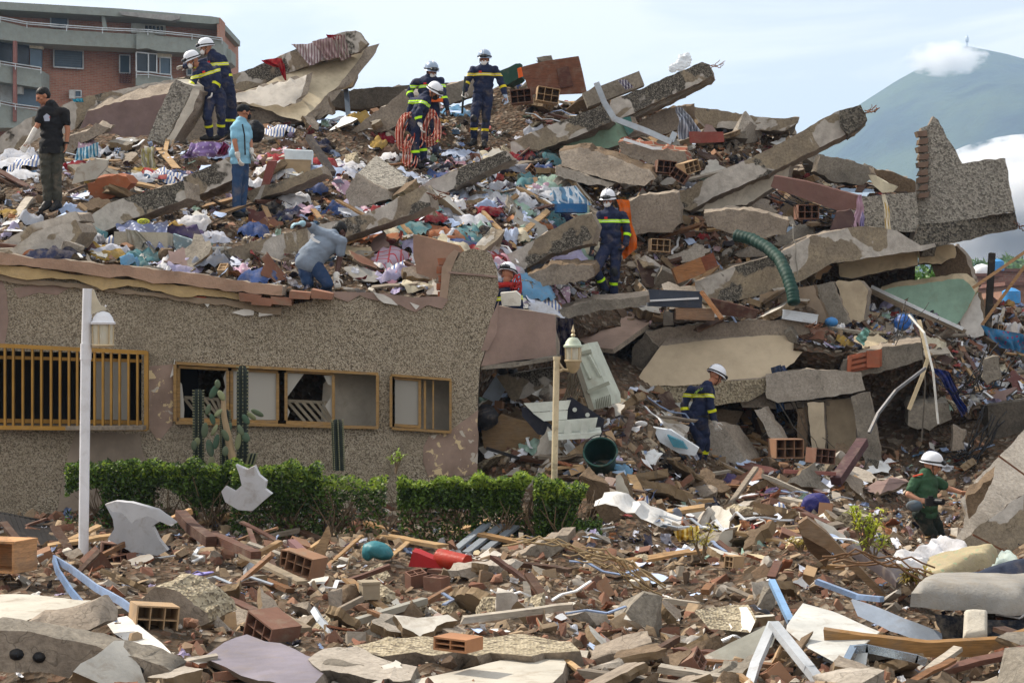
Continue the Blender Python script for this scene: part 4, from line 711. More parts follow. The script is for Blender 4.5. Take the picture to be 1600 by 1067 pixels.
for i, (x, y, D, s) in enumerate([(1540, 416, 330, 9), (1562, 412, 340, 10), (1585, 411, 335, 11), (1605, 414, 320, 10), (1522, 424, 300, 7)]):
    z = P(x, y, D).z; tree('broadleaf_tree', (P(x, y, D).x, D, z-s), s*1.0, s*.62, 900, M_leaf('587a33', '34501f'), ['second', 'third', 'fourth', 'rightmost', 'leftmost'][i]+' crown of the far treeline above the brick houses', 20+i, leaf=.9, group='far treeline', cz=.7)
# ---------------------------------------------------------------- people
def fuse(mb, vox, sm=3):
    """weld overlapping limbs into one continuous skin"""
    me = bpy.data.meshes.new('t'); me.from_pydata(mb.v, [], mb.f); bm = bmesh.new(); bm.from_mesh(me); bmesh.ops.recalc_face_normals(bm, faces=bm.faces); bm.to_mesh(me); bm.free()
    o = bpy.data.objects.new('t', me); COL.objects.link(o)
    r = o.modifiers.new('r', 'REMESH'); r.mode = 'VOXEL'; r.voxel_size = vox; r.adaptivity = 0
    if sm: q = o.modifiers.new('s', 'SMOOTH'); q.factor = .5; q.iterations = sm
    dg = bpy.context.evaluated_depsgraph_get(); m2 = bpy.data.meshes.new_from_object(o.evaluated_get(dg))
    out = MB(); out.v = [v.co.copy() for v in m2.vertices]; out.f = [list(p.vertices) for p in m2.polygons]; out.m = [0]*len(out.f)
    out.n = [v.normal.copy() for v in m2.vertices]
    bpy.data.objects.remove(o); bpy.data.meshes.remove(me); bpy.data.meshes.remove(m2); return out
def cap(mb, a, b, ra, rb, n=10, st=3):
    """tapered round-ended limb"""
    a = Vector(a); b = Vector(b); mb.tube([a.lerp(b, i/st) for i in range(st+1)], [ra+(rb-ra)*i/st for i in range(st+1)], n); mb.ell(a, ra*.995, n=2); mb.ell(b, rb*.995, n=2)
def wrinkle(mb, amp, f=9, seed=0):
    for i, v in enumerate(mb.v):
        q = v*f+Vector((seed, seed*2, 0)); mb.v[i] = v+mb.n[i]*(noise.noise(Vector((q.x, q.y, q.z*1.6)))*amp+abs(noise.noise(q*2.3))*amp*.7)
    return mb
def band(mb, p, nrm, hw, far, off=.005):
    me = bpy.data.meshes.new('b'); me.from_pydata(mb.v, [], mb.f); bm = bmesh.new(); bm.from_mesh(me); bm.normal_update(); nrm = Vector(nrm).normalized(); p = Vector(p)
    for q, sgn in ((p+nrm*hw, 1), (p-nrm*hw, -1)):
        bmesh.ops.bisect_plane(bm, geom=bm.verts[:]+bm.edges[:]+bm.faces[:], plane_co=q, plane_no=nrm*sgn, clear_outer=True)
    bmesh.ops.delete(bm, geom=[f for f in bm.faces if (f.calc_center_median()-p).length > far], context='FACES'); bm.normal_update()
    for v in bm.verts: v.co += v.normal*off
    bm.verts.index_update(); o = MB(); o.v = [v.co.copy() for v in bm.verts]; o.f = [[v.index for v in f.verts] for f in bm.faces]; o.m = [0]*len(o.f); bm.free(); return o
def cut(mb, p, nrm):
    me = bpy.data.meshes.new('c'); me.from_pydata(mb.v, [], mb.f); bm = bmesh.new(); bm.from_mesh(me); bmesh.ops.bisect_plane(bm, geom=bm.verts[:]+bm.edges[:]+bm.faces[:], plane_co=p, plane_no=nrm, clear_outer=True); bm.normal_update(); bm.verts.index_update()
    o = MB(); o.v = [v.co.copy() for v in bm.verts]; o.n = [v.normal.copy() for v in bm.verts]; o.f = [[v.index for v in f.verts] for f in bm.faces]; o.m = [0]*len(o.f); bm.free(); return o
def hand(mb, w, d, n, side=1, curl=.5, r=.009):
    """palm, four unequal curled fingers and a thumb from the side of the palm. d: along the hand, n: out of the palm"""
    d = d.normalized(); n = (n-d*n.dot(d)).normalized(); s = d.cross(n)*side
    for t in (-.028, -.01, .01, .028): cap(mb, w+s*t*.7+d*.012, w+s*t+d*.085, .016, .0125, 8, 1)
    for t, L in ((-.033, .058), (-.011, .07), (.012, .075), (.034, .066)):
        a = w+s*t+d*.092; c1 = curl*.9; d1 = (d*math.cos(c1)+n*math.sin(c1)+s*t*2).normalized(); b = a+d1*L*.55; c2 = curl*2; d2 = (d*math.cos(c2)+n*math.sin(c2)+s*t*2).normalized()
        cap(mb, a, b, r+.0015, r, 8, 1); cap(mb, b, b+d2*L*.5, r, r*.85, 8, 1)
    a = w+s*.034+d*.025; b = a+(s*.8+d*.55+n*.3).normalized()*.045; cap(mb, a, b, .013, .0105, 8, 1); cap(mb, b, b+(d*.85+s*.2+n*.45).normalized()*.035, .0105, .009, 8, 1)
SKIN = {'tan': M_plain('a8745a', .55, var=.08, dirt=.05, bs=60, bd=.001), 'light': M_plain('bd8a6f', .55, var=.08, dirt=.05, bs=60, bd=.001), 'dark': M_plain('4a3028', .5, var=.08, dirt=.05, bs=60, bd=.001)}
HAIR = M_plain('121010', .6, dirt=0, bs=90, bd=.004); FFB = M_plain('1b2440', .85, var=.25, dirt=.3, bs=40, bd=.004); YEL = M_plain('d6dc22', .45, var=.05, dirt=.08); SILV = M_plain('b7bcc0', .3, .3, dirt=.1)
LIME = M_plain('b8ee1c', .45, var=.05, dirt=.05); HELW = M_plain('dcdfe6', .3, 0, .04, .08, spec=.5); HELS = M_plain('8f9fb4', .3, .3, .05, .1); BOOT = M_plain('141416', .5, dirt=.3); GLW = M_plain('cfccc6', .8, dirt=.3); GLB = M_plain('20222a', .7); LENS = M_plain('3a4046', .1, .3, dirt=0, spec=.8); MASK = M_plain('dfe0dd', .8, dirt=.05); KNEE = M_plain('202226', .5, dirt=.3)
PEOPLE = []
def person(label, D, J, face, up=(0, 0, 1), skin='tan', top=FFB, sleeve='long', legs=FFB, gloves=(GLW, GLW), boots=BOOT, helmet=None, hair=False, cap_=None, mask=None, band_m=YEL, chest=True, goggles='front', hands=(None, None), build_=1.0, legband=True, kneepad=False, extra=None, curl=.6, wr=.017):
    W_ = {k: P(v[0], v[1], D+(v[2] if len(v) > 2 else 0)) for k, v in J.items() if k not in ('gaunt', 'fw')}
    base = Vector(((W_['anL'].x+W_['anR'].x)/2, D, min(W_['anL'].z, W_['anR'].z)-.08))
    root = empty('person', base, label, 'person'); root['_w'] = list(base)
    f = Vector(face).normalized(); u = Vector(up); s = f.cross(u).normalized(); u = s.cross(f).normalized()    # s = the person's own right
    Rm = Matrix((s, f, u)).transposed()
    H = W_['head']; tors = W_['neck']-W_['pel']; shv = W_['shR']-W_['shL']
    g = lambda v: H+Rm @ Vector(v)
    b = MB(); k = build_
    b.ell(g((0, -.012, .03)), (.076, .096, .09), Rm, 3); b.ell(g((0, .022, -.045)), (.058, .068, .066), Rm, 3); b.ell(g((0, .052, -.085)), (.03, .03, .026), Rm); b.ell(g((0, .07, .02)), (.055, .025, .03), Rm)
    cap(b, g((0, .086, .02)), g((0, .108, -.022)), .011, .016, 8, 1); b.ell(g((0, .084, -.055)), (.028, .014, .012), Rm)
    for q in (-1, 1): b.ell(g((q*.079, -.008, -.005)), (.012, .022, .034), Rm); b.ell(g((q*.045, .05, -.02)), (.026, .025, .022), Rm); b.ell(g((q*.016, .098, -.028)), .009, Rm)
    cap(b, W_['neck']-tors.normalized()*.04, g((0, -.02, -.06)), .058, .05, 12)
    fw = shv.cross(tors).normalized(); fw = -fw if fw.dot(Vector(J.get('fw', face))) < 0 else fw
    sx = shv.normalized(); tz = sx.cross(fw).normalized(); tz = tz if tz.dot(tors) > 0 else -tz; Tm = Matrix((sx, fw, tz)).transposed()
    shw = max(shv.length, .2)
    def torso(m, e):
        N, Pv = W_['neck'], W_['pel']; wd = max(.15, min(.185, shw*.44))
        for t, rx, ry, rz in ((.8, wd-.005, .105, .13), (.55, wd-.003, .118, .15), (.3, wd-.008, .115, .15), (.05, wd-.008, .12, .13)): m.ell(Pv.lerp(N, t), (rx*k+e, ry*k+e, rz+e), Tm, 3)
        cap(m, W_['shL']-tz*.01, W_['shR']-tz*.01, .056*k+e, .056*k+e, 10); cap(m, N, Pv.lerp(N, .8), .075+e, .1+e, 10, 1)
    arms = {q: (W_['sh'+q], W_['el'+q], W_['wr'+q]) for q in 'LR'}
    def arm(m, q, e, to=1.0):
        a, c, d_ = arms[q]; cap(m, a, c, .052*k+e, .043*k+e); 
        if to > .5: cap(m, c, c.lerp(d_, (to-.5)*2), .043*k+e, .032*k+e)
    hipw = sx*(.085 if shw > .28 else .05)
    hips = {'L': W_['pel']-hipw-tz*.04, 'R': W_['pel']+hipw-tz*.04}
    def leg(m, q, e, to=1.0):
        h = hips[q]; cap(m, h, W_['kn'+q], .088*k+e, .06*k+e, 12); cap(m, W_['kn'+q], W_['kn'+q].lerp(W_['an'+q], to), .058*k+e, .042*k+e, 12)
    torso(b, -.012); [arm(b, q, -.004) for q in 'LR']; [leg(b, q, -.014) for q in 'LR']
    for i, q in enumerate('LR'):
        w = W_['wr'+q]; hd = W_['hd'+q]-w; hd = hd if hd.length > .02 else w-arms[q][1]; n_ = -s if q == 'R' else s
        n_ = (W_['pel']-w)*.6+f*.4; hand(b, w, hd, n_, 1 if i else -1, curl)
    bare = gloves[0] is None or gloves[1] is None
    body = fuse(b, .0075 if bare else .0095, 2).build('body', SKIN[skin], root, 180)
    for q in (-1, 1):
        e_ = MB(); e_.ell(g((q*.032, .087, .004)), (.013, .008, .008), Rm); e_.build('eye', M_plain('1a1512', .3, dirt=0), root, 180)
    # upper garment
    m = MB(); torso(m, .012)
    if W_['pel']: m.ell(W_['pel']-tz*.03, (.165*k, .125*k, .09), Tm, 3)
    for q in 'LR': arm(m, q, .016 if sleeve == 'long' else .02, 1 if sleeve == 'long' else .5)
    if sleeve == 'short':      # stop the sleeve above the elbow
        m = MB(); torso(m, .016); m.ell(W_['pel']-tz*.06, (.178*k, .14*k, .14), Tm, 3); m.ell(W_['pel']+tz*.06, (.178*k, .138*k, .14), Tm, 3)
        for q in 'LR': a, c, _ = arms[q]; cap(m, a, a.lerp(c, .6), .048*k+.014, .05*k+.014)
    jk = wrinkle(fuse(m, .0125, 3), wr, 9, D); jk = cut(jk, W_['pel']-tz*(.09 if sleeve == 'short' else .03), -tz) if label[:7] != 'bending' else jk; jo = jk.build('jacket' if sleeve == 'long' else 'tee_shirt', top, root, 180)
    tr_ = MB(); [leg(tr_, q, .018, .93) for q in 'LR']; tr_.ell(W_['pel']-tz*.02, (.155*k, .122*k, .1), Tm, 3)
    tj = wrinkle(fuse(tr_, .0125, 3), wr*1.1, 8, D+3); tj.build('trousers', legs, root, 180)
    if sleeve == 'long' and chest:
        c0 = W_['pel'].lerp(W_['neck'], .66); band(jk, c0, tz, .027, .34).build('reflective_stripe', band_m, jo, 180); band(jk, c0, tz, .005, .34, .007).build('reflective_stripe', SILV, jo, 180)
        for q in 'LR':
            a, c, d_ = arms[q]; p_ = c.lerp(d_, .25); band(jk, p_, (d_-c), .022, .085).build('reflective_stripe', band_m, jo, 180)
        bl_ = band(tj, W_['pel']+tz*.03, tz, .025, .3, .01); bl_.build('belt', BOOT, root, 180)
        flg = MB(); flg.box(W_['pel'].lerp(W_['neck'], .74)+fw*.135*k+sx*-.07, (.05, .008, .035), Tm); flg.build('flag_patch', M_plain('c22a22', .7), jo)
    if legband:
        for q in 'LR': a = W_['kn'+q].lerp(W_['an'+q], .45); band(tj, a, W_['an'+q]-W_['kn'+q], .022, .12).build('reflective_stripe', band_m, root, 180)
    if kneepad:
        for q in 'LR': kp = MB(); kp.ell(W_['kn'+q]+f*.045, (.062, .04, .085), Rm, 2); kp.build('knee_pad', KNEE, root, 180)
    for i, q in enumerate('LR'):
        a = W_['an'+q]; t = W_['toe'+q] if 'toe'+q in W_ else a+Vector((f.x, f.y, 0)).normalized()*.15-Vector((0, 0, .06)); bt = MB()
        td = (t-a); hl = a-Vector((td.x, td.y, 0))*.25-Vector((0, 0, .05)); cap(bt, hl, t, .046, .04, 10); cap(bt, W_['kn'+q].lerp(a, .6), a, .056, .052, 10); cap(bt, a, hl, .05, .048, 10, 1); cap(bt, a, a.lerp(t, .6), .05, .045, 10, 1)
        fuse(bt, .0125, 2).build('boot', boots, root, 180)
    for i, q in enumerate('LR'):
        if gloves[i] is None: continue
        w = W_['wr'+q]; hd = W_['hd'+q]-w; gm = MB(); n_ = (W_['pel']-w)*.6+f*.4; hand(gm, w, hd if hd.length > .02 else w-arms[q][1], n_, 1 if i else -1, curl, .0115); cap(gm, arms[q][1].lerp(w, .8 if not J.get('gaunt') else .25), w, .044, .036, 10)
        fuse(gm, .0065, 1).build('glove', gloves[i], root, 180)
    if helmet is not None:
        hm = MB(); pr = [(.001, .165), (.03, .163), (.06, .155), (.09, .138), (.115, .108), (.13, .07), (.136, .03), (.138, .012), (.15, .004), (.152, 0), (.13, .002), (.122, .03), (.1, .09), (.05, .135), (.001, .145)]
        N = 28; k0 = len(hm.v); vs = []
        for r_, h in pr:
            for j in range(N):
                a = 2*math.pi*j/N; br = 1+(.12 if h < .02 and r_ > .13 else 0)*max(0, math.sin(a)); vs.append(g((math.cos(a)*r_*.9*br, math.sin(a)*r_*1.08*br-.008, h+.03)))
        hm.add(vs, [(i*N+j, i*N+(j+1) % N, (i+1)*N+(j+1) % N, (i+1)*N+j) for i in range(len(pr)-1) for j in range(N)])
        ho = hm.build('helmet', helmet, root, 50)
        rg = MB(); ring = [g((math.cos(a)*.127, math.sin(a)*.152-.008, .062+.012*math.sin(a))) for a in np.linspace(0, 6.283, 25)]; rg.tube(ring, .011, 6); rg.build('strap', BOOT, ho, 180)
        rd = MB(); rd.tube([g((0, math.cos(a)*.15-.008, .03+math.sin(a)*.168)) for a in np.linspace(.35, 2.8, 12)], .008, 6); rd.build('ridge', SILV if helmet is HELS else M_plain('3b4664', .5), ho, 180)
        cs = MB(); 
        for q in (-1, 1): cs.tube([g((q*.088, .01, .04)), g((q*.084, .03, -.05)), g((q*.02, .05, -.118))], .006, 5)
        cs.build('chin_strap', BOOT, ho, 180)
        gg = MB(); sg = 1 if goggles == 'front' else -1
        arc = [g((math.sin(a)*.118, sg*(math.cos(a)*.155)-.005, .072)) for a in np.linspace(-.62, .62, 7)]; gg.tube(arc, [.022, .03, .034, .03, .034, .03, .022], 8); go = gg.build('goggles', BOOT, ho, 180)
        ll = MB(); ll.tube([g((math.sin(a)*.124, sg*(math.cos(a)*.165)-.005, .072)) for a in np.linspace(-.5, .5, 7)], .023, 8); ll.build('lens', LENS, go, 180)
    if cap_ is not None:
        hm = MB(); hm.ell(g((0, -.014, .045)), (.086, .106, .085), Rm, 3); hm.ell(g((0, .11, .045)), (.07, .075, .01), Rm, 2); fuse(hm, .008, 1).build('cap', cap_, root, 180)
    if hair:
        hm = MB(); hm.ell(g((0, -.022, .05)), (.082, .1, .083), Rm, 3); hm.ell(g((0, -.045, .01)), (.08, .075, .08), Rm, 3); hr = fuse(hm, .008, 0)
        for i, v in enumerate(hr.v): hr.v[i] = v+hr.n[i]*noise.noise(v*70)*.004
        hr.build('hair', HAIR, root, 180)
    if mask is not None:
        mk = MB(); mk.ell(g((0, .068, -.052)), (.056, .052, .056), Rm, 2); mk.build('mask', mask, root, 180)
        ms = MB(); 
        for q in (-1, 1): ms.tube([g((q*.05, .07, -.05)), g((q*.084, 0, -.01))], .004, 5)
        ms.build('mask_strap', mask, root, 180)
    PEOPLE.append(root); root['_J'] = 0
    return root, W_, Rm, Tm, jk
NB = dict(top=M_plain('131418', .8, dirt=.06), sleeve='short', gloves=(GLW, None), legband=False)
p1, J1, R1, T1, _ = person('man in black tee shirt and dark trousers looking down at far left', 27.3, dict(head=(67, 151), neck=(80, 165), shL=(66, 175, -.06), shR=(100, 174), elL=(59, 196, -.1), wrL=(44, 222, -.12), hdL=(38, 232, -.12), elR=(106, 203), wrR=(104, 224), hdR=(101, 238), pel=(81, 231), knL=(71, 270, -.05), knR=(88, 270), anL=(75, 315, -.05), anR=(90, 316), toeL=(64, 328, -.12), toeR=(80, 328, -.1), gaunt=1), (-.75, -.5, -.45), legs=M_plain('3a3a33', .85), hair=True, curl=.35, **NB)
w_ = MB(); w_.tube([J1['wrR']+Vector((0, 0, .015)), J1['wrR']+Vector((0, 0, -.012))], .037, 12); w_.build('wrist_watch', BLACK, p1)
lg = MB(); c_ = J1['pel'].lerp(J1['neck'], .68)+Vector((-.03, -.15, 0)); q_ = [(-.05, .02), (0, .06), (.05, .02), (.04, -.05), (-.03, -.05)]
lg.add([c_+Vector((a, 0, b)) for a, b in q_], [(0, 1, 2, 3, 4)]); lg.build('shirt_print', M_cloth('b9c2d8', 'flower', 'a8402e'), p1)
p2, J2, *_ = person('firefighter in white helmet leaning on the slab, in front of the one pointing', 33.6, dict(head=(301, 96), neck=(318, 103), shL=(307, 117, -.12), shR=(338, 108, 0), elL=(301, 131, -.2), wrL=(295, 137, -.25), hdL=(290, 141, -.25), elR=(341, 128, -.1), wrR=(332, 143, -.15), hdR=(330, 153, -.17), pel=(335, 146), knL=(324, 184, -.25), knR=(346, 183, -.1), anL=(328, 212, -.1), anR=(345, 212)), (-.85, -.4, -.45), helmet=HELW, mask=MASK, kneepad=True)
p3, J3, *_ = person('firefighter in white helmet pointing left, behind the leaning one', 34.3, dict(head=(322, 76), neck=(332, 84), shL=(327, 93, .1), shR=(348, 92), elL=(308, 101, .1), wrL=(290, 104, .05), hdL=(283, 105, .05), elR=(357, 114), wrR=(361, 132), hdR=(362, 142), pel=(353, 133), knL=(353, 172), knR=(364, 172), anL=(352, 210), anR=(362, 210)), (-.9, -.3, -.2), helmet=HELW, mask=MASK, curl=.25)
p4, J4, R4, T4, _ = person('man in black cap, pale blue tee shirt, jeans and white gloves, facing right', 29.0, dict(head=(381, 176), neck=(377, 190), shL=(366, 200, -.1), shR=(386, 200, .1), elL=(367, 223, -.16), wrL=(372, 245, -.16), hdL=(375, 256, -.18), elR=(391, 222, .1), wrR=(393, 238, .0), hdR=(394, 245, 0), pel=(375, 247), knL=(370, 290, -.06), knR=(380, 288, .08), anL=(369, 332, -.04), anR=(378, 332, .08)), (.85, .35, -.05), top=M_plain('7fb0c8', .85, dirt=.1), sleeve='short', legs=M_plain('2c4566', .85, bs=50), legband=False, cap_=M_plain('121316', .8, dirt=0), mask=M_plain('1c1c20', .8, dirt=0), skin='tan', wr=.009, hair=False)
stp = MB(); stp.tube([J4['shL']+Vector((.14, -.12, .04)), J4['neck'].lerp(J4['pel'], .4)+Vector((.08, -.17, 0)), J4['pel']+Vector((.1, -.15, .03))], .012, 6); stp.build('bag_strap', BLACK, p4)
bg = MB(); bg.ell(P(399, 206, 29.3), (.14, .12, .17), None, 3); bgf = wrinkle(fuse(bg, .015, 1), .02, 8); tag(bgf.build('shoulder_bag', M_plain('16181f', .7)), 'black bag hanging behind the man in the black cap', 'bag')
p5, J5, R5, T5, _ = person('bending man in grey tee shirt and paint spotted jeans at the roof edge', 25.25, dict(head=(530, 362, .22), neck=(520, 368, .14), shL=(492, 358, .08), shR=(535, 377, .02), elL=(483, 352, -.02), wrL=(471, 349, -.08), hdL=(462, 350, -.1), elR=(530, 408, .02), wrR=(525, 434, -.06), hdR=(527, 445, -.08), pel=(484, 405), knL=(481, 442, -.05), knR=(512, 443, -.12), anL=(478, 470, .35), anR=(506, 470, .3), fw=(.3, .9, -.3)), (.55, .5, -.75), up=(.5, .3, .6), top=M_plain('74808f', .85, dirt=.08), sleeve='short', legs=M_plain('23395a', .85, bs=50, dirt=.15), skin='dark', hair=True, legband=False, gloves=(M_plain('8fb4c4', .7), GLW), boots=BOOT, wr=.008)
lgo = MB(); c_ = J5['pel'].lerp(J5['neck'], .48)+Vector((-.06, -.15, .12)); Q = [(-.07, .03), (-.03, .06), (.0, .03), (-.03, .02), (-.02, 0), (.07, -.05), (.05, -.07), (-.03, -.04), (-.06, 0)]
lgo.add([c_+Vector((a, 0, b)) for a, b in Q], [tuple(range(9))]); lgo.build('shirt_print', WHITE, p5)
bt_ = band(MB(), (0, 0, 0), (0, 0, 1), 1, 1) if False else None
p6, J6, *_ = person('firefighter with black mask and red rope coils bending forward, facing right', 33.0, dict(head=(678, 145, -.03), neck=(666, 150), shL=(645, 158, .12), shR=(662, 158, -.14), elL=(640, 182, .2), wrL=(652, 196, .2), hdL=(660, 200, .2), elR=(653, 181, -.24), wrR=(657, 196, -.26), hdR=(659, 205, -.27), pel=(648, 192), knL=(659, 222, .08), knR=(648, 222, -.06), anL=(662, 250, .1), anR=(650, 256, -.04)), (.75, -.45, -.55), helmet=HELW, mask=M_plain('17181d', .8, dirt=0), band_m=LIME, gloves=(GLW, GLW))
p7, J7, *_ = person('firefighter in grey helmet behind the one carrying red rope', 33.8, dict(head=(674, 113), neck=(671, 121), shL=(650, 128), shR=(689, 127), elL=(640, 144), wrL=(644, 155, -.1), hdL=(649, 160, -.12), elR=(693, 149, -.08), wrR=(699, 170, -.15), hdR=(701, 181, -.16), pel=(670, 165), knL=(662, 205), knR=(680, 205), anL=(662, 240), anR=(680, 240)), (.35, -.85, -.25), helmet=HELS, mask=MASK, band_m=LIME, gloves=(GLB, GLB))
ob = MB(); ob.box(P(678, 157, 33.62), (.32, .08, .06)); ob.build('waist_pack', ORANGE, p7)
p8, J8, *_ = person('firefighter standing on the ridge in silver helmet with white and blue gloves', 35.0, dict(head=(757, 94), neck=(757, 103), shL=(739, 109), shR=(774, 109), elL=(731, 127, -.03), wrL=(726, 142, -.1), hdL=(724, 151, -.12), elR=(784, 132, -.02), wrR=(790, 151, -.08), hdR=(792, 160, -.08), pel=(755, 146), knL=(741, 186, -.12), knR=(759, 188, -.02), anL=(741, 219, -.02), anR=(757, 222), toeL=(735, 226, -.2), toeR=(756, 229, -.2)), (-.12, -1, -.12), helmet=HELS, mask=MASK, band_m=M_plain('dcc81e', .5), gloves=(GLW, M_plain('aebfd6', .7)), kneepad=True)
st_ = MB(); st_.tube([P(727, 120, 34.85), P(724, 150, 34.85), P(722, 178, 34.9)], .02, 8); tag(st_.build('pry_bar', M_plain('26302e', .4, .3)), 'dark bar held upright by the firefighter on the ridge', 'tool')
p9, J9, *_ = person('person in white striped helmet and red scarf half hidden behind the parapet peak', 26.75, dict(head=(793, 431), neck=(792, 446), shL=(774, 462), shR=(809, 460), elL=(772, 488), wrL=(775, 510), hdL=(776, 518), elR=(812, 488), wrR=(806, 508), hdR=(804, 516), pel=(791, 506), knL=(784, 540), knR=(800, 540), anL=(784, 575), anR=(800, 575)), (.3, .8, -.35), helmet=HELW, goggles='back', band_m=YEL)
sf = MB(); sf.tube([J9['neck']+Vector((math.cos(a)*.12, math.sin(a)*.1, .0+.01*math.sin(3*a))) for a in np.linspace(0, 6.28, 16)], .04, 8); sf.build('scarf', M_plain('a32622', .8), p9)
p10, J10, *_ = person('firefighter in white helmet striding down the middle of the slope with an orange rope behind', 31.0, dict(head=(950, 314), neck=(952, 327), shL=(937, 336, 0), shR=(974, 336), elL=(930, 365, -.05), wrL=(925, 388, -.12), hdL=(924, 398, -.14), elR=(981, 363), wrR=(977, 382, -.08), hdR=(971, 391, -.12), pel=(955, 383), knL=(931, 421, -.28), knR=(961, 425, -.1), anL=(947, 455, -.05), anR=(958, 465, -.02), toeL=(938, 462, -.2), toeR=(955, 471, -.2)), (-.3, -1, -.18), helmet=HELW, mask=MASK, band_m=LIME, gloves=(GLB, GLB), kneepad=True)
p11, J11, R11, T11, _ = person('firefighter with arched lettering on the back stepping down in front of the cream slab', 28.6, dict(head=(1118, 589, .06), neck=(1105, 603), shL=(1079, 609, .05), shR=(1107, 609, -.16), elL=(1069, 633, .08), wrL=(1071, 655, .05), hdL=(1074, 664, .05), elR=(1111, 636, -.2), wrR=(1117, 660, -.2), hdR=(1122, 671, -.2), pel=(1089, 654), knL=(1096, 690, -.06), knR=(1103, 692, .05), anL=(1087, 722, .0), anR=(1097, 722, .12)), (.8, .35, -.5), helmet=HELW, band_m=YEL, gloves=(GLB, GLW))
p12, J12, R12, T12, _ = person('officer in green short sleeved shirt and white helmet holding a camera, reaching right', 25.0, dict(head=(1456, 728), neck=(1447, 741), shL=(1430, 751, -.1), shR=(1463, 750, .08), elL=(1419, 772, -.16), wrL=(1437, 781, -.24), hdL=(1446, 783, -.26), elR=(1482, 763, .1), wrR=(1501, 769, .05), hdR=(1510, 770, .04), pel=(1446, 798), knL=(1458, 838, -.08), knR=(1470, 838, .06), anL=(1452, 880), anR=(1470, 880)), (.9, -.25, -.18), helmet=HELW, top=M_plain('33543c', .8, dirt=.08), sleeve='short', legs=M_plain('202a26', .85), gloves=(None, None), legband=False, skin='light', curl=.5)
ep = MB(); ep.box(J12['shL']+Vector((.03, -.02, .075)), (.13, .05, .015), Matrix.Rotation(-.25, 3, 'Y')); ep.build('shoulder_board', M_plain('c8452a', .6), p12)
cm = MB(); cm.box(P(1455, 784, 24.62), (.15, .09, .1)); cm.tube([P(1458, 783, 24.62), P(1474, 784, 24.5)], .042, 14); cm.box(P(1454, 777, 24.62), (.06, .07, .04)); cam_o = tag(cm.build('camera_body', BLACK, ang=30), 'black camera with long lens held by the officer in green', 'camera')
bb = MB(); bb.ell(P(1429, 790, 24.68), (.11, .06, .075), None, 3); tag(wrinkle(fuse(bb, .01, 1), .008).build('belt_pouch', M_plain('55636e', .8)), 'grey pouch at the hip of the officer in green', 'pouch')
# lettering on the back of the descending firefighter: an arch of yellow green characters
def text_mesh(body, size, mat, parent, pos, rot, name='lettering', depth=.003):
    cu = bpy.data.curves.new(name, 'FONT'); cu.body = body; cu.size = size; cu.extrude = depth; cu.align_x = 'CENTER'; cu.align_y = 'CENTER'
    o = bpy.data.objects.new(name, cu); COL.objects.link(o); dg = bpy.context.evaluated_depsgraph_get(); me = bpy.data.meshes.new_from_object(o.evaluated_get(dg)); bpy.data.objects.remove(o)
    m = MB(); m.v = [rot @ v.co+Vector(pos) for v in me.vertices]; m.f = [list(p.vertices) for p in me.polygons]; m.m = [0]*len(m.f)
    return m
lt = MB(); cc = J11['pel'].lerp(J11['neck'], .70)+Vector((-.02, -.16, 0)); RX = Matrix.Rotation(math.radians(90), 3, 'X')
for i, ch in enumerate('CANH SAT PCCC'):
    if ch == ' ': continue
    a = math.radians(158-i*136/12); p_ = cc+Vector((math.cos(a)*.105-.02, 0, math.sin(a)*.105)); t_ = text_mesh(ch, .05, LIME, None, p_, Matrix.Rotation(-(a-math.pi/2), 3, 'Y') @ RX); lt.add(t_.v, t_.f)
lt.build('lettering', M_plain('a9c94a', .6), p11)
# rope coils and cloths carried
def coil(name, c, rx, rz, n, r, mat, label, tilt=.3, cat='rope', seed=1):
    rr = random.Random(seed); m = MB()
    for k in range(n):
        ph = rr.uniform(-.3, .3); ox, oy, oz = rr.gauss(0, .03), rr.gauss(0, .05), rr.gauss(0, .04); sx_, sz_ = rx*rr.uniform(.75, 1.1), rz*rr.uniform(.8, 1.12)
        m.tube([c+Vector((math.cos(a)*sx_+ox+tilt*.1*math.sin(a), math.sin(a*2+ph)*.05+oy, math.sin(a)*sz_+oz-(.04*math.cos(2*a)))) for a in np.linspace(0, 6.283, 22)], r, 6)
    return tag(m.build(name, mat, ang=180), label, cat)
RR = M_cloth('b8402c', 'stripe', 'd8a898')
coil('rope_coil', P(638, 208, 33.0), .17, .3, 13, .012, RR, 'red rope coil hanging left of the bending firefighter', seed=1)
coil('rope_coil', P(672, 205, 33.05), .13, .26, 12, .012, RR, 'red rope coil hanging right of the bending firefighter', seed=2)
coil('rope_coil', P(640, 240, 32.9), .07, .26, 5, .012, RR, 'lower red rope loops beside the legs of the bending firefighter', seed=3)
coil('rope_coil', P(806, 450, 26.6), .04, .08, 6, .01, M_plain('9e2a2a', .8), 'dark red rope loops right of the half hidden helmet', seed=4)
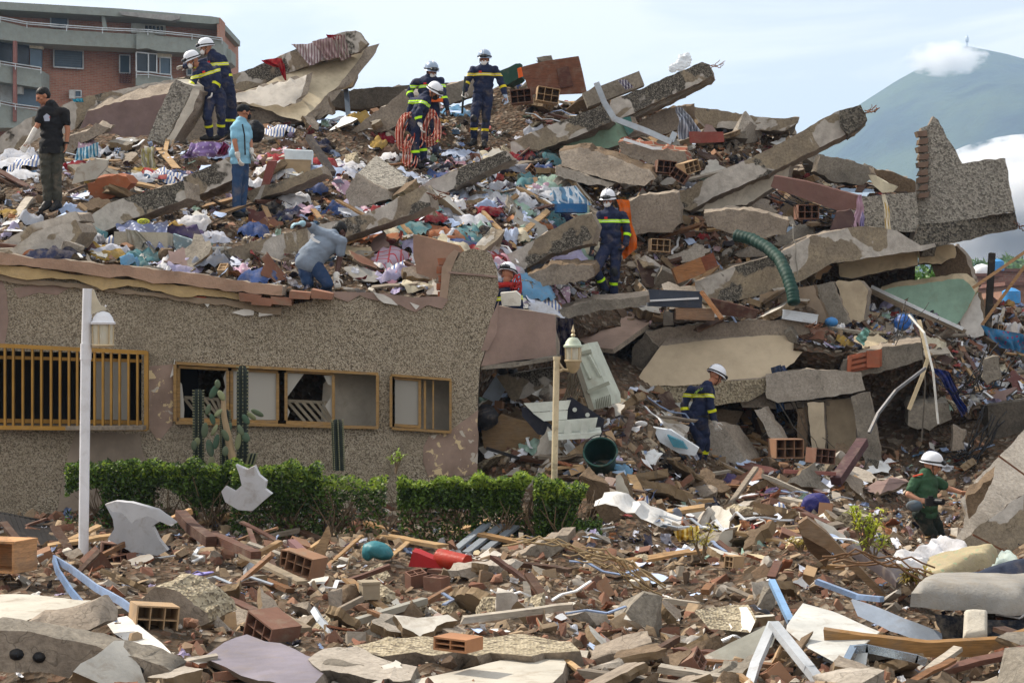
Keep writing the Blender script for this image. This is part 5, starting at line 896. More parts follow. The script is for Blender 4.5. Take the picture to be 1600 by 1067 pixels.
# ---------------------------------------------------------------- lamp posts
GOLD = M_plain('b7a585', .45, .35, dirt=.25); LGL = M_glass('d9d3bd', .25, .55); PWH = M_plain('d7d8dc', .5, dirt=.18, var=.08)
def lantern(par, c, r, h, finial=True, rounded=False, capm=None):
    m = MB(); m.lathe(c+Vector((0, 0, h/2)), [(r*1.2, -.02), (r*1.25, 0), (r*1.05, .015), (r*.95, r*.5), (r*.6, r*.95), (.001, r*1.15)], 16); o = m.build('lantern_cap', capm or PWH, par, 40)
    if finial: f = MB(); f.lathe(c+Vector((0, 0, h/2+r*1.1)), [(.012, 0), (.03, .02), (.012, .04), (.024, .06), (.014, .09), (.001, .14)], 10); f.build('finial', GOLD, o)
    g_ = MB(); g_.lathe(c, [(r*.93, -h/2), (r, h/2)], 16); g_.build('lantern_glass', LGL, par, 60)
    b = MB()
    for k in range(6): a = k*math.pi/3+.3; b.beam(c+Vector((math.cos(a)*r*.97, math.sin(a)*r*.97, -h/2)), c+Vector((math.cos(a)*r*1.02, math.sin(a)*r*1.02, h/2)), .014, .014)
    b.lathe(c-Vector((0, 0, h/2)), [(r*1.08, .015), (r*1.12, 0), (r*1.0, -.02)], 16)
    if rounded: b.lathe(c-Vector((0, 0, h/2+.02)), [(r*.95, 0), (r*.8, -.06), (r*.4, -.11), (.001, -.125)], 16)
    b.build('lantern_frame', GOLD, par, 30); i_ = MB(); i_.ell(c-Vector((0, 0, h*.1)), (.03, .03, .06)); i_.build('bulb', WHITE, par)
D1 = 19.6; L1 = empty('lamp_post', P(131, 893, D1), 'tall white lamp post with a drooping glass lantern at left', 'lamp post'); L1['_w'] = list(P(131, 893, D1))
m = MB(); m.tube([P(130, 900, D1), P(134, 560, D1)], .052, 16); m.tube([P(134, 562, D1), P(134.5, 537, D1)], .058, 16); m.tube([P(134.5, 540, D1), P(137, 451, D1)], .05, 16); m.build('pole', PWH, L1)
m = MB(); aa = plate([(140, 452), (146, 452), (151, 466), (157, 477), (164, 479), (166, 484), (156, 486), (146, 490), (141, 492)], D1-.015, (0, .03, 0), jag=0, rough=0); aa.build('bracket', M_plain('c9bfa8', .5, dirt=.4), L1)
m = MB(); m.tube([P(150, 470, D1), P(158, 481, D1), P(163, 482, D1), P(166, 477, D1)], .011, 6); m.build('hook', PWH, L1)
lantern(L1, P(161, 522, D1), .105, .235, False)
D2 = 21.4; L2 = empty('lamp_post', P(866, 850, D2), 'rusty cream lamp post with round glass lantern in front of the doorway', 'lamp post'); L2['_w'] = list(P(866, 850, D2))
m = MB(); m.tube([P(864, 850, D2), P(867, 700, D2), P(870, 560, D2)], .036, 14); m.tube([P(870, 562, D2), P(870, 557, D2)], .042, 14); m.build('pole', M_plain('c4b596', .55, dirt=.75), L2)
m = MB(); m.tube([P(872, 566, D2), P(880, 577, D2), P(888, 579, D2), P(895, 578, D2), P(895, 574, D2)], .017, 8); m.tube([P(873, 580, D2), P(880, 577, D2)], .02, 8); m.build('bracket', GOLD, L2)
lantern(L2, P(895.5, 552, D2), .088, .17, True, True, M_plain('a9b3a0', .5))
# ---------------------------------------------------------------- cacti
CG1 = M_plain('2a332e', .6, var=.2, dirt=.15, bs=20); CG2 = M_plain('56624c', .6, var=.2, dirt=.2); CRIB = M_plain('8a8a6a', .7)
def column_cactus(px, yt, yb, r, D, label, lean=0):
    e = empty('column_cactus', P(px, yb, D), label, 'cactus', 'column cacti'); e['_w'] = list(P(px, yb, D)); a = P(px, yb, D); b = P(px+lean, yt, D); m = MB(); n = 7; vs = []; H = 14
    for i in range(H+1):
        c = a.lerp(b, i/H); rr = r*(1-.5*max(0, (i/H-.93)/.07)) 
        for j in range(n*4): t = 2*math.pi*j/(n*4); q = rr*(1+.3*math.cos(n*t)); vs.append(c+Vector((math.cos(t+.4)*q, math.sin(t+.4)*q, 0)))
    N = n*4; m.add(vs, [(i*N+j, i*N+(j+1) % N, (i+1)*N+(j+1) % N, (i+1)*N+j) for i in range(H) for j in range(N)]+[tuple(range(H*N, H*N+N))]); 
    for j in range(n):
        t = 2*math.pi*j/n-.4
        for i in range(H*2): c = a.lerp(b, (i+.5)/(H*2)); m.ell(c+Vector((math.cos(t)*r*1.3, -math.sin(t)*r*1.3, 0)), .009, None, 1, 1)
    m.build('stem', [CG1, CRIB], e, 50)
Dc = 23.2
column_cactus(310, 608, 730, .052, Dc, 'shorter dark column cactus below the first window pane'); column_cactus(379, 571, 730, .055, Dc+.1, 'tallest dark column cactus in front of the second pane'); column_cactus(352, 640, 730, .05, Dc+.2, 'thin column cactus between the two taller ones')
column_cactus(530, 655, 735, .058, Dc+.3, 'leaning column cactus standing alone right of the others', -3); column_cactus(390, 708, 728, .04, Dc, 'small leaning cactus stub right of the tallest one', 6)
pc = empty('prickly_pear', P(345, 725, Dc-.2), 'prickly pear cactus with flat pads and a woody stem between the columns', 'cactus'); pc['_w'] = list(P(345, 725, Dc-.2))
m = MB(); m.tube([P(366, 730, Dc-.2), P(358, 690, Dc-.2), P(350, 650, Dc-.2), P(348, 615, Dc-.2)], [.05, .045, .035, .025], 8); m.build('trunk', M_plain('a08a6c', .8, dirt=.4), pc)
for i, (x, y, rx, ry, a) in enumerate([(340, 600, 4.5, 7, -.1), (334, 612, 5.5, 12, .5), (346, 618, 5, 9, -.5), (325, 640, 4, 9, .3), (332, 655, 4.5, 9, -.3), (341, 645, 4, 8, .8), (320, 672, 5.5, 12, .1), (328, 700, 6, 14, -.2), (308, 690, 5, 7, .2), (303, 696, 4.5, 8, 0), (338, 690, 5, 12, .2), (335, 672, 4, 10, .5), (352, 680, 5, 10, -.5), (358, 668, 4, 9, .3), (372, 690, 5, 13, .15), (376, 672, 4.5, 9, -.4), (384, 655, 5, 9, -.6), (393, 650, 4.5, 9, -.9), (402, 645, 4.5, 11, -1.1), (384, 683, 6, 8, -.5), (330, 722, 6, 9, .2), (352, 705, 5, 8, 0)]):
    m = MB(); s_ = Dc/F; m.ell(P(x, y, Dc-.25+.12*math.sin(i*2)), (rx*s_, .018, ry*s_), Matrix.Rotation(a, 3, 'Y') @ Matrix.Rotation(.4*math.sin(i), 3, 'Z'), 3); m.build('pad', [CG2, M_plain('46604d', .6, var=.2), M_plain('7d8260', .7, var=.2)][i % 3], pc, 180)
# ---------------------------------------------------------------- hedge: shrubs with bare stems below
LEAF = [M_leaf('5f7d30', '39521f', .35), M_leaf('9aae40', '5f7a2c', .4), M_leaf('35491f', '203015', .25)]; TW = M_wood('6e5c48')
def shrub(px0, px1, yt, ybot, ymid, D, depth, n, label, seed, bright=.3):
    r = random.Random(seed); a = P(px0, yt, D); b = P(px1, ybot, D); zt = a.z; zb = b.z; zm = P(px0, ymid, D).z; cx = (a.x+b.x)/2; hw = (b.x-a.x)/2
    e = empty('hedge_shrub', (cx, D, zb), label, 'hedge', 'shrubs of the clipped hedge'); e['_w'] = [cx, D, zb]; tips = []; m = MB(); ns = max(7, int(hw*14))
    for k in range(ns):
        x0 = cx+r.uniform(-.85, .85)*hw; y0 = D+r.uniform(-.5, .5)*depth; p0 = Vector((x0, y0, zb-.1)); p1 = Vector((x0+r.uniform(-.15, .15), y0+r.uniform(-.1, .1), zb+(zm-zb)*.6)); m.tube([p0, p0.lerp(p1, .5)+Vector((r.uniform(-.04, .04), 0, 0)), p1], [.016, .013, .01], 5)
        for j in range(7): 
            q = p1+Vector((r.uniform(-.3, .3), r.uniform(-.3, .3), r.uniform(.5, 1)*(zt-p1.z)*.85)); m.tube([p1, p1.lerp(q, .5)+Vector((r.uniform(-.06, .06), r.uniform(-.05, .05), 0)), q], [.009, .006, .003], 4, cap=False)
    m.build('branches', TW, e, 60); cols = [MB(), MB(), MB()]
    y_s = seed
    for k in range(n):
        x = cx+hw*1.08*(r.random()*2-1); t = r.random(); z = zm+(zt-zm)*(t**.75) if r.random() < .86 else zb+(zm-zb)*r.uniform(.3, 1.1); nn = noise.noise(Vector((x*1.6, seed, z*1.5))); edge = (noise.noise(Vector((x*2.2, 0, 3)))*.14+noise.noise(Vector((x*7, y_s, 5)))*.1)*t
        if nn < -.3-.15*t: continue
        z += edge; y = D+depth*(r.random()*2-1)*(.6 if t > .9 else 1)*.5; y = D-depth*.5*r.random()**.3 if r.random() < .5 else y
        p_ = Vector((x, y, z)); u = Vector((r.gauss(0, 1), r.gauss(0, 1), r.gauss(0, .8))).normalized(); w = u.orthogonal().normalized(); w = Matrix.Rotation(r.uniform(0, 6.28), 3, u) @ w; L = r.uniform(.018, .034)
        c = 1 if (z > zm+(zt-zm)*.7 and r.random() < bright+.1) else (0 if r.random() < .55 else 2); q = cols[c]; i = len(q.v); q.v += [p_-u*L, p_+w*L*.45, p_+u*L, p_-w*L*.45]; q.f.append((i, i+1, i+2, i+3)); q.m.append(c)  # paler leaves higher up put sunlight into the hedge colour
    al = MB(); 
    for q in cols: al.add(q.v, q.f, q.m)
    al.build('foliage', LEAF, e, None)
Dh = 21.7
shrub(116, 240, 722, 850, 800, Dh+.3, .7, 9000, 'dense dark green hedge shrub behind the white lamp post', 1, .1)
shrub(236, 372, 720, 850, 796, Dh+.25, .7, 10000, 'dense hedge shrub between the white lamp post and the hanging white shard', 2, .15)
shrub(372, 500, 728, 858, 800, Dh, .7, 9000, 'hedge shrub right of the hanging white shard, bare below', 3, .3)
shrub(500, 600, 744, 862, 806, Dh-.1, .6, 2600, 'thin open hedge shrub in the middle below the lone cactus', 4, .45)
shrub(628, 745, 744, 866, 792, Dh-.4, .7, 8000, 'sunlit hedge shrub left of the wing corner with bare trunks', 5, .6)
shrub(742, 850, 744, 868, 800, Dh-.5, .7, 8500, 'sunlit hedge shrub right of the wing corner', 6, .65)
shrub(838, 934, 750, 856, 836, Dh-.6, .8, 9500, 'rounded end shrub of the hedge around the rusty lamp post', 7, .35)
# yellow green plants in the right foreground
def sprout(px, py, D, h, n, spread, mat, label, seed, name='leafy_plant'):
    r = random.Random(seed); b = P(px, py, D); e = empty(name, b, label, 'plant'); e['_w'] = list(b); st = MB(); lf = MB()
    for k in range(n):
        t = b+Vector((r.uniform(-1, 1)*spread, r.uniform(-.6, .6)*spread, h*r.uniform(.6, 1))); st.tube([b, b.lerp(t, .5)+Vector((r.uniform(-.05, .05), 0, .03)), t], [.012, .008, .005], 5)
        for j in range(16):
            a = r.uniform(0, 6.28); d = Vector((math.cos(a), math.sin(a), r.uniform(-.1, .9))).normalized(); L = r.uniform(.07, .13); p_ = b.lerp(t, r.uniform(.55, 1)); s_ = d.cross(Vector((0, 0, 1))).normalized()*.011; md = p_+d*L*.6+Vector((0, 0, .01)); ti = p_+d*L-Vector((0, 0, .02))
            lf.add([p_-s_*.4, p_+s_*.4, md+s_, md-s_, ti], [(0, 1, 2, 3), (3, 2, 4)])
    st.build('stems', TW, e); lf.build('leaves', mat, e, None)
YG = M_leaf('d3d248', '93a83a', .45)
sprout(1352, 868, 17.3, .44, 11, .16, YG, 'bright yellow green leafy plant in front of the officer in green', 1); sprout(1366, 872, 17.3, .2, 4, .1, YG, 'lower yellow green leaf tuft at the foot of the bright plant', 2)
sprout(1430, 928, 16.2, .22, 6, .12, M_leaf('9a8a2e', '6b5a20', .3), 'dry yellow and brown tuft in front of the patterned mattress', 3); sprout(1098, 878, 18.6, .36, 4, .1, M_leaf('b5a83a', '857a28', .3), 'sparse yellow leaved sprouts left of the pointed white shard', 4)
sprout(618, 740, 21.4, .26, 3, .08, LEAF[1], 'bright sprig standing above the open hedge shrub', 5); sprout(1252, 862, 18.5, .12, 5, .2, M_leaf('a8963c', '7a6a28', .3), 'flat dry yellow weeds near the brown board', 6)
# ---------------------------------------------------------------- identifiable things in the debris
def cloth(name, quad, D, mat, label, cat='cloth', n=(14, 14), amp=.05, seed=0, th=.006, fold=6, group=None, curl=0):
    """hanging or lying fabric: a folded sheet through four surveyed corners"""
    c = [P(q[0], q[1], q[2] if len(q) > 2 else D) for q in quad]; m = MB(); a, b = n; nn = (c[1]-c[0]).cross(c[3]-c[0]).normalized()
    nn = nn if nn.y < 0 else -nn; W_ = (c[1]-c[0]).length
    for off in (0, 1):
        for i in range(a+1):
            for j in range(b+1):
                u, v = i/a, j/b; p_ = c[0].lerp(c[1], u).lerp(c[3].lerp(c[2], u), v); f = math.sin(u*fold*3.14+seed+noise.noise(Vector((u*2, v*2, seed)))*3)*amp*(.3+v*.7); e = noise.noise(p_*5+Vector((seed, 0, 0)))*amp+noise.noise(p_*13)*amp*.35
                q = p_+nn*(f+e)+Vector((noise.noise(p_*4)*amp*.8, 0, noise.noise(p_*3+Vector((9, 9, 9)))*amp*.8)); m.v.append(q-nn*off*th)
    k = (a+1)*(b+1)
    for i in range(a):
        for j in range(b): x = i*(b+1)+j; m.f.append((x, x+1, x+b+2, x+b+1)); m.f.append((k+x, k+x+b+1, k+x+b+2, k+x+1))
    m.m = [0]*len(m.f); o = m.build(name, mat, ang=180); return tag(o, label, cat, group)
cloth('garment', [(408, 92), (440, 92), (448, 104), (430, 108)], 35.6, M_cloth('b01f2c'), 'bright red garment lying on the high beam', 'garment', amp=.06)
cloth('garment', [(432, 98), (446, 100), (447, 130), (438, 118)], 35.5, M_cloth('b01f2c'), 'red garment tail hanging down the face of the high beam', 'garment', amp=.05)
cloth('garment', [(456, 72), (500, 66), (505, 90), (482, 104)], 35.55, M_cloth('a98c93', 'stripe', 'cfc6c8'), 'dusty pink garment draped over the middle of the high beam', 'garment', amp=.07); cloth('garment', [(488, 66), (520, 58), (530, 90), (512, 96)], 35.5, M_cloth('b9a2a0', 'stripe', '8b6f72'), 'striped brown pink garment draped near the tip of the high beam', 'garment', amp=.06)
cloth('garment', [(520, 56), (538, 54), (548, 86), (532, 94)], 35.6, M_cloth('c2b5ac', 'stripe', '8b6f72'), 'pale striped garment nearest the tip of the high beam', 'garment', amp=.05); cloth('garment', [(510, 54), (532, 54), (532, 62), (514, 62)], 35.6, M_cloth('8f2433'), 'small dark red cloth on top of the high beam tip', 'garment', amp=.04)
cloth('orange_cloth', [(964, 310, 31.2), (982, 312, 31.2), (996, 388, 31.0), (974, 408, 31.0)], 31.3, M_cloth('d9661c'), 'long orange cloth hanging behind the striding firefighter', 'cloth', amp=.05, n=(8, 18))
cloth('striped_cloth', [(1060, 164), (1068, 164), (1098, 208), (1058, 216)], 34.2, M_cloth('8f97a8', 'stripe', 'b9bfca'), 'grey blue striped cloth hanging in a cone below the pointed beam', 'cloth', amp=.09, fold=7)
cloth('pink_towel', [(1341, 304), (1346, 304), (1352, 372), (1324, 398)], 31.9, M_cloth('c6a3b8'), 'pink towel hanging over the low pebbled parapet', 'towel', amp=.06, n=(8, 16)); cloth('checked_towel', [(1378, 304), (1384, 304), (1396, 378), (1386, 382)], 31.95, M_cloth('d8b25a', 'check', 'e8e0cc'), 'yellow and orange checked towel hanging over the low parapet', 'towel', amp=.03, n=(6, 16))
cloth('lilac_cloth', [(1346, 330), (1352, 340), (1352, 366), (1344, 368)], 31.85, M_cloth('a9a0cf'), 'lilac cloth end beside the pink towel', 'cloth', amp=.04)
cloth('dark_cloth', [(868, 496), (896, 500), (902, 560), (876, 556)], 24.9, M_cloth('1b1c36'), 'dark navy cloth hanging off the end of the lintel', 'cloth', amp=.07)
cloth('blue_jeans', [(1205, 574), (1220, 570), (1226, 640), (1214, 645)], 29.6, M_cloth('1d3a5f'), 'dark blue trousers hanging from the pale beam', 'trousers', amp=.05); cloth('blue_jeans', [(1218, 572), (1226, 570), (1240, 604), (1230, 606)], 29.7, M_cloth('3d5480'), 'short lighter blue trouser leg beside the dark blue trousers', 'trousers', amp=.04)
cloth('red_cloth', [(1278, 580), (1296, 582), (1294, 598), (1288, 608)], 29.7, M_cloth('7a1420'), 'dark red cloth hanging on the pale beam', 'cloth', amp=.04)
cloth('blue_cloth', [(1455, 572), (1480, 580), (1512, 640), (1500, 650)], 29.8, M_cloth('1a2f7a'), 'long royal blue cloth sliding down the terrace debris', 'cloth', amp=.07)
cloth('blanket', [(297, 222), (345, 222), (358, 242), (282, 250)], 31.0, M_cloth('a58bc4', 'flower', 'd6cfe2'), 'lilac and pink flowered blanket below the leaning firefighters', 'blanket', amp=.14); cloth('blanket', [(345, 222), (356, 232), (352, 246), (340, 244)], 30.8, M_cloth('8a2f5f'), 'magenta blanket corner right of the flowered blanket', 'blanket', amp=.08)
cloth('blue_sheet', [(860, 292), (900, 290), (925, 322), (868, 322)], 31.4, M_cloth('6fa3c8', 'check', 'd5dfe6'), 'blue and white box sheet on the slope left of the orange cloth', 'sheet', amp=.03); bx = MB(); bx.box(P(892, 326, 31.2), (.5, .3, .14), Matrix.Rotation(.1, 3, 'Z')); tag(bx.build('blue_box', M_plain('1f5c8f', .6)), 'flat bright blue box under the blue and white sheet', 'box')
cloth('mattress', [(530, 446), (608, 388), (640, 404), (568, 450)], lambda: 0, None, '', n=(2, 2)) if False else None
def cushion(name, quad, D, th, mat, label, cat='mattress', amp=.02, n=(20, 14), mats=None, sag=0, seed=0):
    c = [P(q[0], q[1], q[2] if len(q) > 2 else D) for q in quad]; nn = (c[1]-c[0]).cross(c[3]-c[0]).normalized(); nn = -nn if nn.z < 0 else nn; m = MB(); a, b = n
    for s_ in (0, 1):
        for i in range(a+1):
            for j in range(b+1):
                u, v = i/a, j/b; ed = min(u*(1-u), v*(1-v))*4; ed = min(1, ed*2.2)**.4; p_ = c[0].lerp(c[1], u).lerp(c[3].lerp(c[2], u), v); m.v.append(p_+nn*((.5+.5*ed)*th*(1 if s_ == 0 else 0)+noise.noise(p_*5+Vector((seed, 0, 0)))*amp-sag*math.sin(u*3.14)))
    k = (a+1)*(b+1); 
    for i in range(a):
        for j in range(b): x = i*(b+1)+j; m.f.append((x, x+1, x+b+2, x+b+1)); m.f.append((k+x, k+x+b+1, k+x+b+2, k+x+1))
    rim = [(i, 0) for i in range(a)]+[(a, j) for j in range(b)]+[(i, b) for i in range(a, 0, -1)]+[(0, j) for j in range(b, 0, -1)]
    for q in range(len(rim)):
        i, j = rim[q]; i2, j2 = rim[(q+1) % len(rim)]; x, y = i*(b+1)+j, i2*(b+1)+j2; m.f.append((x, y, k+y, k+x))
    m.m = [0]*len(m.f); return tag(m.build(name, mat, ang=60), label, cat)
cushion('mattress', [(536, 450, 26.3), (610, 392, 27.4), (640, 402, 27.2), (575, 452, 26)], 0, .16, M_cloth('b9a3b4', 'check', 'a8404c'), 'pink and red patterned mattress lying right of the bending man', amp=.04)
cushion('mattress', [(1422, 948, 14.0), (1600, 962, 14.2), (1640, 930, 16), (1440, 930, 15.8)], 0, .2, M_cloth('9d9a94'), 'grey dusty mattress lying at the lower right', amp=.02); cloth('dark_cover', [(1462, 960, 13.85), (1640, 970, 13.9), (1640, 1006, 13.8), (1475, 998, 13.8)], 13.8, M_cloth('1f232b'), 'black cover hanging over the side of the grey mattress', 'cover', amp=.03); cushion('foam_piece', [(1504, 1004, 13.5), (1542, 1002, 13.5), (1542, 962, 13.75), (1506, 964, 13.75)], 0, .07, M_cloth('c9c2b4'), 'torn white foam piece leaning against the black cover', 'foam', amp=.03)
cloth('white_blanket', [(1372, 882, 17.1), (1466, 842, 18.0), (1536, 872, 17.6), (1440, 908, 16.7)], 18, M_cloth('e6e5e8'), 'crumpled white blanket in front of the officer in green', 'blanket', amp=.09, n=(28, 20)); cloth('white_blanket', [(1530, 884, 17.6), (1575, 860, 18), (1600, 876, 17.8), (1560, 900, 17.4)], 18, M_cloth('b9c7c2'), 'pale green crumpled blanket end under the huge right slab', 'blanket', amp=.06)
cushion('mattress', [(1448, 926, 16.4), (1548, 884, 16.9), (1560, 870, 17.4), (1450, 890, 17.3)], 0, .15, M_cloth('b5a888', 'flower', '8e9a7c'), 'thin patterned mattress leaning in front of the white blanket', amp=.03)
sl('dark_board', [(1460, 930), (1500, 905), (1560, 885), (1640, 872), (1640, 936), (1560, 942), (1500, 944)], lambda x, y: 15.9+(940-y)*.006, (.02, .08, .02), [M_plain('141c30', .35, dirt=.2)], 'dark blue glossy panel at the right edge in front of the patterned mattress', 'panel', jag=.01, lift=False)
cushion('bath_tub', [(1322, 862, 18.2), (1344, 858, 18.4), (1424, 906, 16.6), (1400, 918, 16.4)], 0, .1, M_plain('3a3336', .5, dirt=.3), 'dark rolled cushion lying diagonally behind the brown board', 'cushion', amp=.01)
def board(name, pts, D, th, mat, label, cat='board', **k): return sl(name, pts, D, (.015, th, .012), [mat] if not isinstance(mat, list) else mat, label, cat, lift=False, jag=k.pop('jag', .008), rough=k.pop('rough', .003), **k)
board('brown_board', [(1248, 818), (1262, 809), (1292, 832), (1384, 930), (1372, 930), (1300, 862), (1252, 836)], 16.7, .12, M_wood('7b6248'), 'long brown board leaning diagonally left of the yellow green plant', L=.12); board('brown_board', [(1246, 822), (1256, 830), (1300, 866), (1290, 886), (1262, 860)], 16.9, .06, M_wood('5d4630'), 'shorter dark side of the leaning brown board', L=.12)
board('wood_trim', [(1286, 984), (1330, 990), (1450, 1004), (1560, 998), (1600, 985), (1700, 990), (1700, 1012), (1600, 1012), (1540, 1026), (1430, 1026), (1330, 1012), (1288, 1004)], lambda x, y: 12.9+(x-1286)*.0003, .05, M_wood('8d6a3f'), 'long curved wooden trim across the lower right foreground', 'trim', L=.12, jag=.004)
board('white_board', [(1229, 976), (1252, 945), (1300, 958), (1372, 990), (1348, 1010), (1322, 1046), (1262, 1012), (1228, 984)], lambda x, y: 12.2+(1046-y)*.016, .03, M_plain('b3b3ae', .6, dirt=.5), 'big square dusty white board at the lower right', L=.15)
board('white_board', [(1290, 1012), (1322, 1008), (1356, 1010), (1352, 1040), (1320, 1046), (1286, 1030)], lambda x, y: 12.6+(1046-y)*.008, .03, M_plain('c6c9c8', .6, dirt=.2), 'smaller pale board overlapping the big square one', L=.15)
board('curved_panel', [(1086, 956), (1140, 948), (1166, 948), (1180, 970), (1172, 988), (1140, 984), (1108, 982)], lambda x, y: 14.0+(985-y)*.012+.15*math.sin((x-1086)/100*3), .04, [M_plain('cfc7bd', .7, dirt=.2), PT], 'curved whitish panel with a pebbled end in the right foreground', 'panel', L=.1)
board('aluminium_sheet', [(1130, 1040), (1215, 990), (1300, 940), (1320, 950), (1220, 1012), (1150, 1050)], 13.2, .04, M_plain('a09c90', .5, .4, dirt=.3), 'long grey metal sheet running up to the right in the foreground', 'sheet') if False else None
sl('metal_sheet', [(1058, 1048), (1110, 1024), (1200, 980), (1216, 984), (1206, 1010), (1140, 1040), (1075, 1058)], lambda x, y: 12.9+(1058-y)*.006, (.01, .03, .02), [M_plain('9a988c', .5, .3, dirt=.35)], 'long dull metal sheet left of the white aluminium frames', 'sheet', lift=False, jag=.006, rough=.002)
sl('metal_sheet', [(1330, 938), (1352, 944), (1462, 988), (1490, 1002), (1440, 1002), (1390, 985), (1340, 962)], lambda x, y: 14.0+(1000-y)*.006, (.01, .03, .01), [M_plain('8e97a3', .45, .4, dirt=.3)], 'blue grey metal tray behind the curved wooden trim', 'sheet', lift=False, jag=.006, rough=.004)
def bar(name, pts, w, t, mat, label, cat='metal bar', group=None, up=(0, 0, 1)):
    m = MB(); q = [P(*p_) for p_ in pts]
    for i in range(len(q)-1):
        ex = (q[i+1]-q[i]).normalized()*w*.25; m.beam(q[i], q[i+1]+(ex if i < len(q)-2 else Vector()), w, t, up=up)
    return tag(m.build(name, mat, ang=30), label, cat, group)
GM = 'metal strips'
bar('aluminium_bar', [(1208, 975, 12.4), (1262, 1042, 12.0), (1300, 1090, 11.8)], .07, .05, M_plain('b4b8bc', .5, dirt=.3), 'white aluminium frame bar sloping down right at lower right', 'frame bar', GM); bar('aluminium_bar', [(1208, 975, 12.45), (1180, 1040, 12.1), (1165, 1090, 11.8)], .06, .05, M_plain('b4b8bc', .5, dirt=.3), 'white aluminium frame bar sloping down left at lower right', 'frame bar', GM)
bar('chrome_tube', [(1308, 1064, 12.0), (1334, 1014, 12.3), (1352, 1012, 12.3), (1430, 1028, 12.3), (1446, 1034, 12.3)], .05, .05, M_plain('9fb0c2', .2, .8), 'bent shiny metal tube under the long wooden trim', 'tube', GM)
bar('blue_bar', [(1206, 908, 14.8), (1236, 972, 13.9)], .05, .04, M_plain('7ea3c9', .4, .4), 'thin light blue bar sticking up left of the big square board', 'metal bar', GM); bar('blue_bar', [(1276, 908, 15.2), (1340, 932, 15), (1378, 936, 14.8)], .05, .04, M_plain('8aa2c4', .4, .3), 'light blue bent strip behind the metal tray', 'metal bar', GM)
bar('bent_strip', [(84, 872, 17), (90, 892, 16.4), (112, 925, 15.4), (128, 944, 14.9)], .06, .02, M_plain('7f9cc4', .35, .5), 'short blue bent metal strip right of the wooden box', 'metal strip', GM, (0, 1, 0)); bar('bent_strip', [(84, 872, 17.1), (110, 888, 16.4), (150, 918, 15.4), (190, 940, 14.8), (238, 976, 14)], .06, .02, M_plain('9db1cf', .35, .5), 'long pale blue bent metal strip in front of the white lamp post', 'metal strip', GM, (0, 1, 0)); bar('bent_strip', [(160, 942, 14.6), (180, 972, 13.8)], .05, .02, M_plain('6f93c8', .35, .5), 'small blue strip behind the grey white shard slab', 'metal strip', GM, (0, 1, 0))
bar('bent_strip', [(398, 876, 18), (384, 890, 17.6), (384, 940, 16.4), (376, 946, 16.4)], .05, .02, M_plain('b5b9be', .35, .6), 'crumpled silver strip standing in the rubble', 'metal strip', GM, (0, 1, 0)); bar('bent_strip', [(490, 952, 15), (500, 968, 14.8), (516, 984, 14.6), (522, 994, 14.4)], .05, .03, M_plain('c2c6ca', .35, .6), 'twisted silver strip behind the dusty mauve plate', 'metal strip', GM, (0, 1, 0))
bar('metal_rail', [(932, 130, 33.9), (944, 160, 33.8), (960, 186, 33.7), (1010, 205, 33.5), (1048, 222, 33.3), (1054, 208, 33.4)], .1, .05, M_plain('9aa0a6', .35, .6), 'bent metal rail running down across the pointed beam', 'rail', None, (0, 1, 0)); bar('metal_rail', [(975, 218, 33.3), (1020, 232, 33.1), (1034, 232, 33.1)], .05, .04, WHITE, 'white rail under the bent metal rail', 'rail', GM, (0, 1, 0))
bar('blue_post', [(541, 142, 37), (545, 190, 36.6)], .09, .09, M_plain('7f8fa3', .5, .3), 'blue grey post standing under the long ribbed beam', 'post', None, (0, 1, 0)); bar('black_post', [(1550, 396, 32.2), (1543, 524, 32)], .1, .1, M_plain('26221f', .8), 'black upright post beside the white pointed wall shard', 'post', None, (0, 1, 0))
bar('wood_pole', [(1520, 450, 31.6), (1610, 388, 31.4)], .05, .05, M_wood('b08a62'), 'upper slanting wooden pole crossing the black post', 'pole', 'slanting poles at right'); bar('wood_pole', [(1534, 508, 31.2), (1602, 415, 31)], .05, .05, M_wood('a07c56'), 'lower slanting wooden pole crossing the black post', 'pole', 'slanting poles at right')
bar('long_plank', [(1356, 452, 32.4), (1420, 484, 31.8), (1508, 518, 31.4)], .12, .06, M_wood('8a7a66'), 'long grey plank lying across the mint green panel', 'plank'); bar('window_rail', [(1362, 448, 32.3), (1430, 480, 31.7), (1505, 514, 31.3)], .03, .05, WHITE, 'thin white rail on the upper edge of the long grey plank', 'rail', GM)
bar('grey_pipe', [(1446, 575, 28.9), (1400, 610, 28.6), (1372, 646, 28.4), (1358, 676, 28.2)], .04, .04, M_plain('6a6b6e', .5, .4), 'bent grey pipe hanging off the terrace', 'pipe'); bar('mauve_post', [(1348, 690, 27.4), (1306, 752, 26.6)], .16, .12, M_wood('4e3436'), 'dark reddish wooden post leaning below the columns', 'post'); bar('pink_pole', [(1225, 736, 26.6), (1306, 740, 26.6)], .05, .05, M_plain('8c5a54', .6), 'pinkish pole lying left of the leaning dark post', 'pole')
for i, (q, lb) in enumerate([([(1436, 500, 29.6), (1450, 560, 29.2), (1440, 590, 29), (1420, 640, 28.8)], 'broad cream torn strip curling off the terrace'), ([(1420, 492, 29.7), (1444, 520, 29.3), (1458, 580, 29), (1466, 662, 28.9)], 'long white torn strip hanging off the terrace'), ([(1432, 498, 29.8), (1440, 530, 29.4), (1446, 600, 29.1), (1440, 690, 28.9)], 'thin dark cable strip hanging behind the white torn strip')]): bar('torn_strip', q, (.06, .032, .02)[i], .012, [M_plain('b9a888', .8), M_plain('cbcac4', .7), M_plain('4a443c', .7)][i], lb, 'strip', 'torn strips of the terrace', (0, 1, 0))
